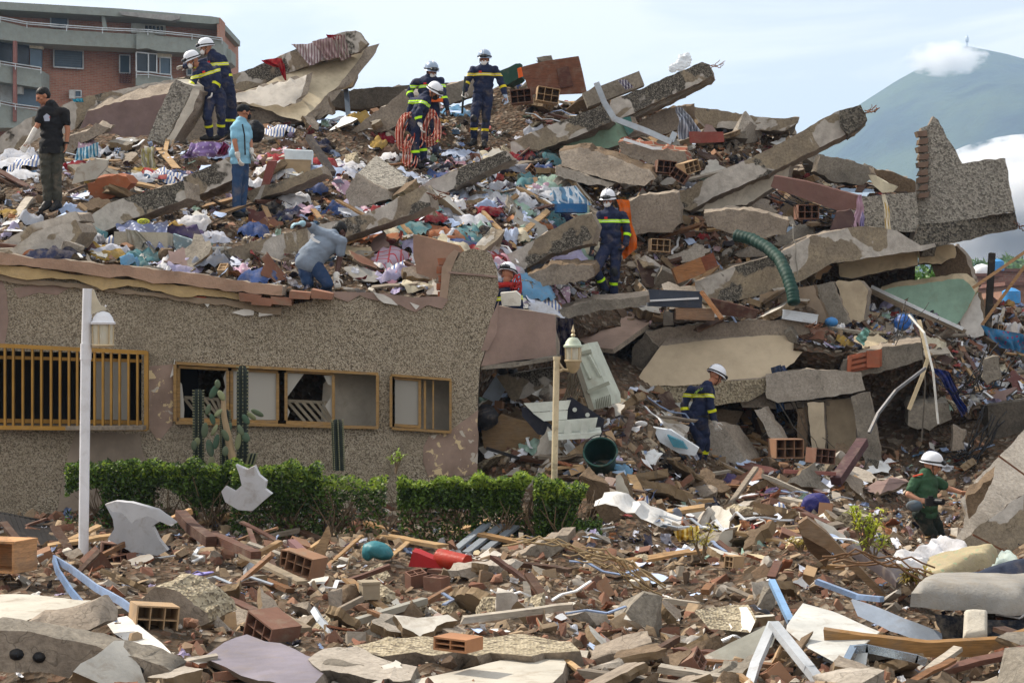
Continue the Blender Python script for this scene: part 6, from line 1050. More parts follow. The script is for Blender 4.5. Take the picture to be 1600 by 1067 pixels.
# hose, ac unit, shelving, bucket
m = MB(); hp = [P(1150, 368, 31.2), P(1175, 374, 31), P(1200, 388, 30.7), P(1218, 405, 30.4), P(1230, 430, 30.1), P(1238, 455, 29.9), P(1241, 476, 29.8)]; pts = []
for i in range(len(hp)-1):
    for t in range(12): pts.append(hp[i].lerp(hp[i+1], t/12))
m.tube(pts, [.098+.008*math.sin(i*2.2) for i in range(len(pts))], 14); tag(m.build('ribbed_hose', M_plain('0f352d', .65, dirt=.1), ang=180), 'thick dark green ribbed hose bending down over the great floor slab', 'hose')
ace = empty('air_conditioner', P(925, 600, 25.9), 'grey air conditioner unit standing on its end right of the lantern', 'air conditioner'); ace['_w'] = list(P(925, 600, 25.9)); ACM = M_plain('adb2a4', .5, dirt=.3)
m = plate([(899, 548), (906, 540), (918, 536), (954, 618), (955, 632), (928, 640), (898, 570)], lambda x, y: 25.8-(y-540)*.003, (.15, .35, .02), jag=0, rough=.002); m.build('casing', ACM, ace, 30)
m = MB()
for k in range(9): a = P(931+k*2.7, 624-k*.9, 25.5); b = P(933+k*2.7, 641-k*.9, 25.45); m.beam(a, b, .012, .02, up=(0, 1, 0))
m.build('vent_grille', M_plain('6a6a5c', .6), ace); m = MB(); m.beam(P(908, 552, 25.75), P(924, 548, 25.75), .05, .05); m.beam(P(918, 612, 25.5), P(952, 598, 25.5), .05, .05); m.build('bracket', M_plain('8f9284', .5), ace)
m = MB(); m.beam(P(908, 562, 25.74), P(922, 592, 25.62), .035, .03); m.beam(P(920, 555, 25.72), P(938, 588, 25.62), .03, .03); m.build('casing_ridge', ACM, ace)
m = plate([(896, 566), (900, 552), (929, 640), (922, 645)], lambda x, y: 25.75-(y-540)*.003, (0, .3, 0), jag=0, rough=0); m.build('side_panel', M_plain('6f6a5c', .6), ace)
she = empty('shelf_unit', P(880, 690, 25), 'collapsed white shelf unit with black side boards behind the rusty lamp post', 'shelf unit'); she['_w'] = list(P(880, 690, 25)); WB = M_plain('c3c7bd', .5, dirt=.15); BB = M_plain('171a28', .5, dirt=.1)
def sp(n, pts, D, e_, mt): plate(pts, D, e_, jag=0, rough=0, L=.6).build(n, mt, she, 30)
sp('side_board', [(886, 622), (894, 621), (945, 655), (938, 690), (918, 684), (884, 652)], 25.2, (0, .04, 0), BB); sp('side_board', [(815, 636), (822, 636), (862, 664), (862, 684), (840, 678), (816, 650)], 25.1, (0, .04, 0), BB)
sp('shelf', [(818, 630), (892, 625), (887, 640), (832, 644)], 25.0, (0, .03, 0), WB); sp('shelf', [(832, 645), (887, 641), (886, 655), (850, 658)], 24.95, (0, .03, 0), WB); sp('shelf', [(872, 657), (934, 652), (930, 670), (872, 676)], 24.8, (0, .03, 0), WB); sp('shelf', [(856, 681), (940, 675), (936, 684), (858, 688)], 24.7, (0, .3, .05), WB)
for x in (882, 908): sp('divider', [(x, 656), (x+8, 658), (x+11, 668), (x+11, 680), (x-1, 682)], 24.72, (.0, .02, 0), WB)
for (x, y) in ((898, 640), (918, 648)): m = MB(); m.tube([P(x, y, 25.17), P(x, y, 25.14)], .03, 10); m.build('round_hole', WB, she)
bk = empty('bucket', P(936, 715, 24.2), 'large dark green bucket lying tilted in the rubble with its mouth towards the viewer', 'bucket'); bk['_w'] = list(P(936, 715, 24.2))
m = MB(); axd = Vector((.1, .75, -.55)).normalized(); m.lathe(P(938, 706, 24.0), [(.205, 0), (.215, .0), (.215, .025), (.2, .03), (.16, .42), (.001, .42), (.001, .4), (.15, .4), (.195, .01)], 28, ax=axd); m.build('bucket_body', M_plain('16312d', .4, dirt=.15), bk, 40)
m = MB(); x_, y_, z_ = ortho(axd); m.tube([P(938, 706, 23.99)+x_*math.cos(a)*.21+y_*math.sin(a)*.21 for a in np.linspace(0, 6.283, 30)], .014, 8); m.build('rim', M_plain('20463e', .35), bk, 180); m = MB(); m.tube([P(938, 706, 23.97)+x_*math.cos(a)*.22+y_*math.sin(a)*.22-z_*.06*math.sin(a) for a in np.linspace(0.2, 2.9, 16)], .006, 6); m.build('handle', BLACK, bk, 180)
sp2 = MB(); sp2.lathe(P(345, 418, 26.3), [(.001, 0), (.13, 0), (.15, .25), (.158, .25), (.158, .28), (.148, .28), (.13, .02)], 20); pb = tag(sp2.build('paint_bucket', M_plain('c4c4c0', .5, dirt=.2)), 'white paint bucket standing on a block at the roof edge', 'bucket'); m = MB(); m.box(P(347, 411, 26.3)-Vector((0, .155, 0)), (.15, .01, .08)); m.build('bucket_label', M_plain('8a3226', .5), pb)
m = MB(); m.box(P(342, 425, 26.2), (.36, .3, .1)); tag(m.build('concrete_block', GREY), 'small concrete block under the white paint bucket', 'block')
# hollow bricks as a template
def hbrick(c, sz=(.3, .15, .1), rot=None, nx=3, nz=2, mat=None):
    m = MB(); L_, Dp, H_ = sz; t = .012; rot = rot or Matrix.Identity(3); c = Vector(c)
    def bx(o_, s_): m.box(c+rot @ Vector(o_), s_, rot)
    bx((0, 0, H_/2-t/2), (L_, Dp, t)); bx((0, 0, -H_/2+t/2), (L_, Dp, t)); bx((-L_/2+t/2, 0, 0), (t, Dp-.002, H_-2*t)); bx((L_/2-t/2, 0, 0), (t, Dp-.002, H_-2*t)); bx((0, Dp*.35, 0), (L_-2*t, .01, H_-2*t))
    for k in range(1, nx): bx((-L_/2+L_*k/nx, -Dp*.02, 0), (t*.7, Dp*.9, H_-2*t-.001))
    for k in range(1, nz): bx((0, -Dp*.03, -H_/2+H_*k/nz), (L_-2*t, Dp*.85, t*.7))
    return m
TER = M_plain('8a6850', .9, dirt=.6, var=.15); TE2 = M_plain('745446', .9, dirt=.6); TE3 = M_plain('a58a6a', .9, dirt=.6)
hb = hbrick(P(90, 396, 24.75), (.5, .3, .15), Matrix.Rotation(.03, 3, 'Y'), 7, 2); tag(hb.build('hollow_brick', M_plain('8a6a55', .9, dirt=.4), ang=30), 'long dusty hollow brick with many holes on the roof edge at left', 'brick', 'hollow bricks')
hb = hbrick(P(716, 1004, 12.2), (.25, .2, .085), Matrix.Rotation(-.55, 3, 'Z') @ Matrix.Rotation(.02, 3, 'Y'), 2, 2); tag(hb.build('hollow_brick', M_plain('9c7050', .9, dirt=.5), ang=30), 'clean orange hollow brick on the pebbled slab in the foreground', 'brick', 'hollow bricks')
for (x, y, D, s_, rz, ry, lb) in [(478, 880, 17.3, 1.1, -.5, .25, 'white topped hollow brick behind the dusty mauve plate'), (462, 872, 17.9, .9, -.3, .1, 'small hollow brick left of the white topped one'), (425, 985, 13.8, 1.2, -.8, .35, 'dark hollow brick wedged under a plank in the foreground'), (1040, 262, 33, 1.3, .1, .1, 'hollow brick in the slab under the bent metal rail'), (1075, 262, 32.8, 1.2, .5, -.3, 'tilted hollow brick right of the bent metal rail'), (1062, 275, 32.7, 1.1, -.2, .6, 'steep tilted hollow brick below the metal rail'), (1228, 700, 27.4, 1.6, .2, 0, 'hollow brick block between the dark column and the firefighter'), (1260, 332, 32.4, 1.4, .1, 0, 'hollow brick under the long dull brown sheet'), (1030, 384, 30.6, 1.2, .1, .05, 'hollow brick right of the knees of the striding firefighter'), (1282, 712, 28.2, 1.3, .4, .1, 'hollow brick at the foot of the pale column'), (855, 150, 35.6, 1.6, .1, .15, 'hollow brick heap below the brown door panel'), (815, 152, 35.8, 1.5, -.1, -.1, 'second hollow brick right of the ridge firefighter'), (180, 862, 19.6, 1.1, .3, .1, 'hollow brick at the foot of the white tub piece'), (240, 965, 13.9, 1.2, .4, .1, 'open hollow brick in the side of the big tan chunk')]:
    hb = hbrick(P(x, y, D), (.26*s_, .22*s_, .17*s_), Matrix.Rotation(rz, 3, 'Z') @ Matrix.Rotation(ry, 3, 'Y'), 3, 2); tag(hb.build('hollow_brick', R.choice([TER, TE2, TE3]), ang=30), lb, 'brick', 'hollow bricks')
# boxes, drawers
def crate(name, c, sz, rot, mat, label, cat='box', inner=None, open_=True, grp=None):
    e = MB(); x, y, z = sz; t = .02; c = Vector(c)
    def bx(o_, s_): e.box(c+rot @ Vector(o_), s_, rot)
    bx((0, 0, -z/2+t/2), (x, y, t)); bx((-x/2+t/2, 0, t/2), (t, y-.002, z-t)); bx((x/2-t/2, 0, t/2), (t, y-.002, z-t)); bx((0, y/2-t/2, t/2), (x-2*t, t, z-t-.002)); bx((0, 0, z/2+t/2), (x+.01, y+.01, t))
    if not open_: bx((0, -y/2+t/2, t/2), (x-2*t, t, z-t-.002))
    return tag(e.build(name, mat, ang=30), label, cat, grp)
I3 = Matrix.Rotation
crate('wooden_box', P(2, 868, 16.8), (.5, .35, .26), I3(-.35, 3, 'Z'), M_wood('b98a5e'), 'open wooden box with a black scrawl on top at the left edge', 'box')
sq = MB(); q0 = P(0, 838, 16.8); sq.tube([Vector((q0.x-.06, 16.75, 2.2-(829-533.5)/F*16.8+.03))+Vector((math.cos(a)*.06*(1+a*.1), math.sin(a)*.05, 0)) for a in np.linspace(0, 7, 14)], .008, 5); tag(sq.build('scrawl', BLACK), 'black painted scrawl on the open wooden box', 'marking')
crate('drawer', P(1054, 468, 30.1), (.84, .3, .24), I3(.04, 3, 'Y'), M_plain('343c4a', .4, dirt=.15), 'slate grey drawer with a white stripe below the green hose', 'drawer', open_=False); bar('drawer_stripe', [(1015, 470, 29.92), (1092, 466, 29.92)], .03, .02, WHITE, 'white stripe along the slate grey drawer', 'stripe', None, (0, 1, 0))
crate('wooden_box', P(1076, 424, 30.6), (.48, .3, .24), I3(-.38, 3, 'Y'), M_wood('9a6a42'), 'brown wooden box tilted behind the slate grey drawer', 'box', open_=False); crate('wooden_box', P(1104, 412, 31), (.3, .25, .22), I3(-.38, 3, 'Y'), M_wood('7a4630'), 'darker wooden box end next to the tilted brown box', 'box', open_=False)
crate('wooden_box', P(1085, 492, 29.9), (.6, .3, .16), I3(.02, 3, 'Y'), M_wood('8e6f56'), 'low brown box under the slate grey drawer', 'box', open_=False)
board('dark_board', [(1110, 466), (1185, 485), (1180, 498), (1122, 492)], 29.9, .05, M_wood('4a2c20'), 'dark brown board right of the slate grey drawer'); bar('wood_batten', [(1096, 456, 29.8), (1128, 498, 29.5)], .06, .05, M_wood('9c6c44'), 'brown batten leaning on the slate grey drawer', 'batten')
crate('white_box', P(1248, 496, 30.2), (.55, .3, .13), I3(.15, 3, 'Y'), M_plain('c5ccd2', .5), 'pale flat box on the tilted balcony slab', 'box', open_=False)
board('red_board', [(1076, 206), (1130, 206), (1132, 222), (1078, 224)], 34.0, .15, M_plain('7d4038', .7), 'dull red box board under the striped cloth'); board('white_sheet', [(443, 234), (488, 236), (487, 258), (446, 256)], 31.6, .04, M_plain('c9d4da', .5, dirt=.1), 'white square cabinet door lying flat on the upper slope', 'panel'); crate('cardboard_box', P(463, 262, 31.7), (.5, .3, .2), I3(.03, 3, 'Y'), M_plain('a08c70', .8), 'beige box under the white square cabinet door', 'box', open_=False)
bar('dark_beam', [(482, 214, 31.4), (520, 272, 30.6)], .1, .09, M_wood('3a3330'), 'dark charred batten leaning right of the white cabinet door', 'batten'); board('maroon_board', [(418, 252), (432, 252), (418, 296), (404, 306)], 30.4, .04, M_plain('6e3c36', .6), 'narrow maroon board right of the man in the cap')
board('white_shard', [(120, 262), (150, 248), (168, 250), (166, 262), (150, 280), (130, 284), (112, 288)], 29, .05, WS, 'white plaster shard with brick patch behind the hip of the man in black', 'shard'); cloth('striped_bag', [(122, 232), (155, 225), (154, 244), (118, 252)], 30.3, M_cloth('3f9ac4', 'stripe', 'c5dde6'), 'blue and white striped bag behind the man in black', 'bag', amp=.05)
cloth('woven_sack', [(221, 232), (238, 228), (246, 262), (222, 262)], 29.8, M_cloth('c9c6b5', 'check', 'a79f6a'), 'pale woven sack standing on the left slope', 'sack', amp=.05); 
sl('tile_brick_pile', [(138, 288), (160, 278), (200, 275), (206, 288), (190, 300), (150, 318), (140, 312)], 28.2, (.05, .3, .05), [M_plain('8a5236', .9, dirt=.4)], 'stack of broken terracotta tiles right of the man in black', 'tiles', jag=.06)
# laundry basket with printed blanket
e_ = MB(); e_.tube([P(186, 360, 25.9), P(184, 412, 25.8)], .1, 6); tag(e_.build('basket_side', M_plain('6e655a', .8)), 'grey side of the draped basket on the roof edge', 'basket', None) if False else None
bsk = MB(); bsk.box(P(224, 388, 25.9), (.72, .4, .42), I3(.02, 3, 'Y')); tag(bsk.build('wicker_basket', M_plain('a39c8c', .8, var=.3, bs=60, bd=.02)), 'grey wicker basket under the printed blanket on the roof edge', 'basket')
cloth('blanket', [(180, 352, 26.4), (262, 346, 26.4), (268, 392, 25.6), (200, 388, 25.6)], 26, M_cloth('7d86a8', 'flower', 'c2c8d6'), 'blue grey printed blanket draped over the wicker basket', 'blanket', amp=.06, n=(20, 16)); cloth('lace_cloth', [(196, 356, 25.65), (214, 360, 25.62), (258, 408, 25.6), (200, 412, 25.6)], 25.6, M_cloth('b8b4a8', 'check', '8f8b7e'), 'grey woven cloth hanging down the front of the basket', 'cloth', amp=.03)
for (x, y) in ((224, 346), (222, 372)): m = MB(); m.ell(P(x, y, 25.75), (.09, .02, .04), None, 2); tag(m.build('yellow_print', M_plain('c2c840', .7)), ('upper' if y < 360 else 'lower')+' yellow oval print on the blanket over the basket', 'print')
lx = text_mesh('GO', .075, WHITE, None, P(224, 347, 25.70), RX); tag(lx.build('lettering', NAVY), 'dark letters GO on the upper yellow print of the blanket', 'lettering')
board('patterned_sheet', [(270, 366), (300, 376), (304, 390), (312, 412), (314, 426), (274, 418)], 25.8, .04, M_cloth('8ba0a8', 'flower', 'b9c4c6'), 'grey blue patterned panel right of the wicker basket', 'panel'); cloth('teal_cloth', [(308, 380), (320, 384), (330, 412), (316, 418)], 25.8, M_cloth('3a93a8'), 'teal cloth hanging beside the white paint bucket', 'cloth', amp=.05)
# foreground and hedge-side things
def curved_shard(name, c, R_, a0, a1, h, tilt, mat, label, cut=None, th=.02, seed=0):
    m = MB(); n = 26; k = 10; vs = []; c = Vector(c); rot = Matrix.Rotation(tilt[0], 3, 'X') @ Matrix.Rotation(tilt[1], 3, 'Y') @ Matrix.Rotation(tilt[2], 3, 'Z')
    for s_ in (0, 1):
        for i in range(n+1):
            a = a0+(a1-a0)*i/n; top_ = h*(1-.45*abs(noise.noise(Vector((i*.33, seed, 0)))*2)); bo = h*.25*noise.noise(Vector((i*.3, seed+9, 0)))
            for j in range(k+1): r_ = R_-s_*th; vs.append(c+rot @ Vector((math.cos(a)*r_, math.sin(a)*r_, bo+(top_-bo)*j/k)))
    K = (n+1)*(k+1); fs = []
    for i in range(n):
        for j in range(k): x = i*(k+1)+j; fs += [(x, x+1, x+k+2, x+k+1), (K+x, K+x+k+1, K+x+k+2, K+x+1)]
        fs += [(i*(k+1), (i+1)*(k+1), K+(i+1)*(k+1), K+i*(k+1)), (i*(k+1)+k, K+i*(k+1)+k, K+(i+1)*(k+1)+k, (i+1)*(k+1)+k)]
    fs += [tuple([j for j in range(k+1)]+[K+j for j in range(k, -1, -1)]), tuple([n*(k+1)+j for j in range(k+1)]+[K+n*(k+1)+j for j in range(k, -1, -1)])]
    m.add(vs, fs); return tag(m.build(name, mat, ang=40), label, 'tub shard')
CER = M_plain('b1b2b5', .4, dirt=.45, var=.12)
board('tub_shard', [(164, 788), (180, 783), (205, 786), (240, 797), (274, 817), (268, 822), (250, 814), (238, 822), (248, 842), (262, 860), (246, 868), (205, 862), (168, 842), (178, 826), (176, 810)], lambda x, y: 19.2+.3*math.sin((x-164)/110*3.1), .03, CER, 'large curved white tub shard right of the white lamp post', 'tub shard', L=.08, jag=.004)
board('tub_shard', [(164, 788), (180, 783), (205, 785), (245, 796), (274, 817), (262, 820), (230, 806), (212, 812), (206, 818), (190, 800), (176, 800)], lambda x, y: 18.9-.2*math.sin((x-164)/110*3.1), .03, CER, 'curled rim of the large white tub shard', 'tub shard', L=.08, jag=.004)
board('tub_shard', [(368, 726), (386, 734), (398, 728), (404, 742), (416, 752), (414, 764), (424, 772), (410, 784), (394, 798), (372, 796), (352, 784), (346, 768), (352, 760), (366, 768), (378, 758), (374, 742)], lambda x, y: 20.9+.15*math.sin((x-346)/78*3.1), .03, CER, 'white tub shard hanging in the hedge', 'tub shard', L=.08, jag=.004)
m = MB(); 
for i in range(12): m.beam(P(2+i*8, 804+i*1.5, 22.2), P(20+i*8, 850+i*1, 20.6), .05, .04)
m.beam(P(-10, 802, 22.3), P(110, 824, 22.1), .06, .06); m.beam(P(10, 852, 20.5), P(120, 858, 20.5), .06, .06); tag(m.build('black_grating', BLACK), 'black slatted grating leaning left of the white lamp post', 'grating')
def logb(pts, r, mat, lb, nm='wood_post', cat='post'): m = MB(); m.tube([P(*q) for q in pts], r, 8); return tag(m.build(nm, mat, ang=50), lb, cat)
bar('wood_post', [(282, 804, 19.6), (300, 824, 19), (330, 846, 18.4)], .11, .1, M_wood('4f3428'), 'thick reddish brown wooden post right of the large tub shard', 'post'); bar('wood_post', [(330, 836, 18.8), (400, 868, 17.6)], .1, .08, M_wood('5a3a2c'), 'second reddish brown post continuing to the right', 'post'); bar('wood_post', [(260, 816, 19.6), (298, 798, 19.8)], .07, .06, M_wood('b08a5e'), 'sawn pale post end above the reddish brown post', 'post')
m = MB(); m.tube([P(686, 872, 18.9), P(730, 880, 18.7)], [.1, .085], 18); tag(m.build('red_cylinder', M_plain('a83220', .35, dirt=.15)), 'red cylinder lying in front of the hedge', 'cylinder'); board('red_box', [(644, 862), (652, 864), (694, 880), (690, 888), (638, 885)], 18.8, .25, M_plain('a51f24', .4, dirt=.1), 'open red tool box in front of the hedge', 'box')
m = MB(); m.ell(P(592, 860, 19.2), (.15, .12, .085), I3(.3, 3, 'Y'), 3); m.ell(P(575, 862, 19.2), (.06, .08, .09), None, 3); tag(wrinkle(fuse(m, .012, 2), .012).build('teal_bag', M_plain('2d6f78', .5), ang=180), 'teal bag lying under the hedge', 'bag')
for k in range(3): bar('metal_louvre', [(700+k*28, 868-k*4, 20.4), (762+k*22, 818+k*2, 20.9)], .1, .03, M_plain('8f979f', .4, .5), ['leftmost', 'middle', 'rightmost'][k]+' metal louvre leaning under the hedge', 'louvre', 'metal louvres under the hedge')
m = MB(); m.ell(P(310, 898, 17.2), (.15, .055, .018), I3(-.15, 3, 'Z') @ I3(-.2, 3, 'Y'), 3); ff = tag(m.build('flip_flop', M_plain('8d86c4', .6)), 'lilac flip flop lying on the rubble', 'sandal'); m = MB(); m.tube([P(300, 897, 17.12), P(308, 892, 17.1), P(318, 896, 17.1)], .007, 6); m.build('sandal_strap', M_plain('6a64a0', .6), ff)
board('torn_board', [(486, 880), (496, 850), (510, 822), (514, 838), (508, 858), (502, 884)], 18.3, .02, M_wood('9d8262'), 'torn brown board standing upright in front of the hedge'); bar('wood_plank', [(455, 846, 18.4), (486, 874, 17.8)], .08, .05, M_plain('6f5050', .7), 'dull mauve plank leaning left of the torn board', 'plank')
bar('wood_plank', [(380, 866, 17.9), (472, 910, 16.6)], .1, .03, M_wood('8b7d68'), 'grey brown plank lying left of the white topped brick', 'plank'); bar('wood_plank', [(402, 944, 15.6), (478, 984, 14.6)], .1, .04, M_wood('7b6c58'), 'plank sloping down behind the dusty mauve plate', 'plank'); bar('window_rail', [(552, 972, 15), (664, 938, 15.6)], .07, .05, M_plain('9a978c', .5, .3), 'long grey window rail in the middle foreground', 'rail'); bar('wood_plank', [(822, 912, 17), (832, 990, 14.2)], .06, .05, M_wood('6a645a'), 'grey splintered stake standing in the rubble', 'stake')
m = MB(); m.box(P(577, 922, 16.4), (.15, .16, .14), I3(.3, 3, 'Z')); m.box(P(577, 909, 16.4), (.17, .18, .02), I3(.3, 3, 'Z')); tag(m.build('small_box', M_plain('8f8471', .8)), 'small beige fixture box in the middle rubble', 'fixture'); cloth('yellow_bag', [(1052, 834), (1090, 826), (1092, 844), (1060, 850)], 20.9, M_cloth('c89a1c', 'stripe', 'd8c07a'), 'yellow plastic bag in the dark gap behind the sprouts', 'bag', amp=.07); cloth('yellow_bag', [(906, 746), (926, 748), (930, 758), (910, 760)], 23.4, M_cloth('d8a01c'), 'small yellow bag below the green bucket', 'bag', amp=.05)
cloth('lilac_bag', [(908, 826), (928, 824), (928, 842), (912, 844)], 20.9, M_cloth('a79dc4'), 'lilac bag at the right end of the hedge', 'bag', amp=.05); cloth('blue_cushion', [(1530, 508), (1600, 520), (1604, 552), (1562, 544)], 31.2, M_cloth('3a7aa8', 'flower', '8f2f5f'), 'blue flowered cushion at the right edge of the terrace', 'cushion', amp=.06)
m = MB(); m.ell(P(1410, 504, 30.6), (.13, .12, .13), None, 3); tag(wrinkle(fuse(m, .012, 1), .02).build('blue_bowl', M_plain('2458a0', .5)), 'blue ball shaped bag on the terrace rubble', 'bag'); cloth('mint_bag', [(1338, 528), (1350, 512), (1358, 520), (1350, 540)], 29.8, M_cloth('8fc4b8'), 'mint plastic bag on the terrace rubble', 'bag', amp=.06); m = MB(); m.ell(P(1299, 503, 30.6), (.11, .1, .08), None, 2); tag(m.build('blue_tub', M_plain('3a78b0', .4)), 'small blue tub left on the terrace rubble', 'tub')
m = MB(); m.ell(P(1275, 788, 24.4), (.18, .12, .15), None, 3); m.ell(P(1262, 796, 24.4), (.08, .1, .1), None, 3); tag(wrinkle(fuse(m, .014, 1), .02).build('backpack', M_plain('2a2a66', .7)), 'dark blue backpack in the rubble left of the officer', 'backpack')
board('cream_casing', [(1020, 668), (1048, 672), (1092, 700), (1086, 712), (1060, 708), (1030, 690)], 27, .1, M_plain('c6cdd4', .4), 'white casing panel beside the legs of the descending firefighter', 'panel'); board('teal_sheet', [(1042, 680), (1066, 690), (1074, 702), (1052, 698)], 26.9, .02, M_plain('3f7f92', .4), 'teal picture sheet on the white casing panel', 'sheet')
board('mint_rail', [(1128, 700), (1160, 744)], 27, .02, WHITE, '') if False else None
board('cardboard_sheet', [(752, 672), (782, 648), (830, 662), (846, 680), (820, 708), (790, 722), (756, 700)], 25.6, .06, M_wood('7d6548'), 'large brown cardboard panel in the doorway', 'panel'); board('metal_sheet', [(753, 620), (778, 582), (800, 590), (776, 630)], 27.0, .05, M_plain('a9b6c6', .5), 'pale blue metal sheet seen through the doorway', 'sheet'); board('tan_wall_piece', [(776, 588), (866, 574), (868, 594), (820, 622), (800, 626)], 26.6, .25, M_conc('mottled'), 'mottled wall piece hanging in the doorway', 'slab')
bar('chair_leg', [(760, 700, 24.9), (812, 716, 24.8)], .04, .04, BLACK, 'black metal leg in the doorway', 'leg'); m = MB(); m.ell(P(760, 652, 25.4), (.16, .12, .17), None, 3); tag(wrinkle(fuse(m, .014, 1), .02).build('black_bag', M_plain('16161c', .6)), 'black bag in the shaded doorway', 'bag')
m = MB(); m.ell(P(1002, 662, 26.6), (.09, .02, .045), I3(.3, 3, 'X'), 2); tag(m.build('white_plate', WHITE), 'small white dish right of the shelf unit', 'dish'); m = MB(); m.ell(P(996, 478, 30), (.13, .08, .03), None, 2); tag(m.build('white_plate', M_plain('b5b9c2', .5)), 'pale oval tray left of the slate grey drawer', 'tray')
board('white_board', [(782, 458), (806, 455), (813, 462), (812, 478), (784, 478)], 26.3, .04, M_plain('d2d0c8', .6), 'white board in front of the person in the striped helmet')
m = MB(); m.ell(P(1068, 97, 36.4), (.12, .08, .19), I3(.5, 3, 'Y'), 3); m.ell(P(1056, 106, 36.4), (.13, .08, .07), None, 2); tag(wrinkle(fuse(m, .02, 1), .05, 14).build('plastic_bag', M_glass('dfe4e8', .4, .6)), 'clear plastic bag caught on top of the pointed beam', 'bag')
cloth('purple_cloth', [(966, 126), (978, 124), (990, 138), (978, 142)], 35, M_cloth('5d5878', 'stripe', 'b9b9c4'), 'purple and white cloth on the beam end', 'cloth', amp=.04); bar('round_beam', [(914, 158, 35.4), (1002, 124, 35.4)], .3, .28, GREY, 'grey concrete joist lying behind the metal rail', 'beam')
cloth('turquoise_bag', [(113, 156), (130, 153), (131, 160), (116, 161)], 34.6, M_cloth('3fa8c4'), 'turquoise bag on the mottled beam below the brick block', 'bag', amp=.04)
# wires, rods and dry branches
def wires(name, x0, y0, x1, y1, D, n, mat, label, cat, seed, sag=10, r=.008, sp=12, group=None):
    rr = random.Random(seed); xo = sorted(rr.uniform(-sp, sp) for _ in range(n)); OR = 'leftmost second third fourth fifth sixth seventh eighth ninth tenth eleventh twelfth thirteenth fourteenth'.split()
    for k in range(n):
        m = MB(); a = (x0+xo[k], y0+rr.uniform(-sp, sp)*.6, D+rr.uniform(-.3, .3)); b = (x1+rr.uniform(-sp, sp), y1+rr.uniform(-sp, sp), D+rr.uniform(-.3, .3)); pts = []
        for i in range(11): t = i/10; pts.append(P(a[0]+(b[0]-a[0])*t+rr.uniform(-2, 2), a[1]+(b[1]-a[1])*t+sag*math.sin(t*3.14)*rr.uniform(.4, 1.3), a[2]+(b[2]-a[2])*t))
        m.tube(pts, r*rr.uniform(.6, 1.2), 5); tag(m.build(name, mat, ang=180), (OR[k]+' ' if n > 1 else '')+label, cat, group or label)
wires('cable', 1500, 600, 1560, 560, 30, 12, M_plain('1c1c1e', .6), 'black cable in the tangle below the terrace at the right edge', 'cable', 1, 20, .012, 26); wires('cable', 1480, 720, 1555, 650, 29.6, 10, M_plain('1c1c1e', .6), 'black cable drooping left of the plain dark wall', 'cable', 2, 26, .012, 20)
wires('cable', 905, 580, 880, 640, 26.2, 14, M_plain('8f8470', .7), 'bent pale rod hanging behind the air conditioner', 'rod', 3, 6, .012, 16); wires('cable', 830, 240, 850, 270, 34, 8, M_plain('4d4a46', .7), 'wire loop under the tan beam end', 'wire', 4, 12, .01, 14)
wires('branch', 900, 862, 1030, 925, 17.6, 9, M_plain('9c8663', .85), 'dry bare branch in front of the low brick wall', 'branch', 5, -16, .009, 22); wires('branch', 800, 850, 930, 872, 18.4, 5, M_plain('9c8663', .85), 'thin dry branch lying by the long grey slab piece', 'branch', 6, -14, .008, 14); wires('rebar', 1300, 880, 1460, 905, 16, 5, M_plain('6d5036', .8), 'rusty thin rod bent over the white blanket', 'rod', 7, -22, .009, 20)
wires('cable', 1440, 480, 1400, 560, 30, 5, M_plain('2c2a28', .7), 'dark wire looping over the terrace slab', 'wire', 8, 16, .008, 30); wires('cable', 1240, 620, 1290, 720, 29.5, 6, M_plain('4b463f', .7), 'thin wire dangling before the columns', 'wire', 9, 10, .007, 22); wires('cable', 1238, 350, 1250, 450, 31, 1, M_plain('9a968c', .6), 'long pale cable hanging down beside the green hose', 'cable', 10, 4, .014, 2)
wires('cable', 1210, 300, 1310, 340, 32.6, 9, M_plain('26272c', .6), 'black wire on the upper floor rubble', 'wire', 11, 8, .01, 16); wires('cable', 870, 420, 910, 470, 30, 6, M_plain('8f8876', .7), 'thin bent rod left of the striding firefighter', 'rod', 12, 8, .008, 18); wires('rebar', 1180, 160, 1230, 200, 37, 0, RUST, 'x', 'rod', 13)
wires('rebar', 1185, 258, 1250, 262, 35.6, 7, M_plain('4b3a30', .8), 'rusty rod sticking out below the longest beam', 'rod', 14, 3, .012, 10)
for (a, b, lb) in (((1560, 712, 20.9), (1640, 770, 20.8), 'rusty rod sticking out of the huge right slab above its middle'), ((1520, 835, 20.9), (1568, 860, 20.9), 'pale bent rod at the foot of the huge right slab')): bar('rebar', [a, b], .02, .02, RUST, lb, 'rod')

for i, (a0, b0, a1, b1, D_, n_, lb) in enumerate([(1108, 104, 1128, 96, 34.5, 4, 'rusty bar poking from the tip of the pointed beam'), (1352, 176, 1368, 166, 32.7, 4, 'rusty bar poking from the dark end of the longest beam'), (790, 410, 768, 424, 29.8, 5, 'bent bar at the lower end of the beam behind the striding firefighter'), (668, 300, 690, 306, 27.6, 4, 'bent bar at the upper end of the long beam'), (1260, 512, 1282, 506, 30, 5, 'bent bar at the right end of the tilted balcony slab'), (1590, 346, 1604, 356, 32.2, 3, 'bent bar at the tip of the floor band'), (985, 598, 966, 612, 29.7, 5, 'bent bar at the left end of the tilted balcony slab')]):
    wires('rebar', a0, b0, a1, b1, D_, n_, RUST, lb, 'bar', 40+i, 5, .009, 6)
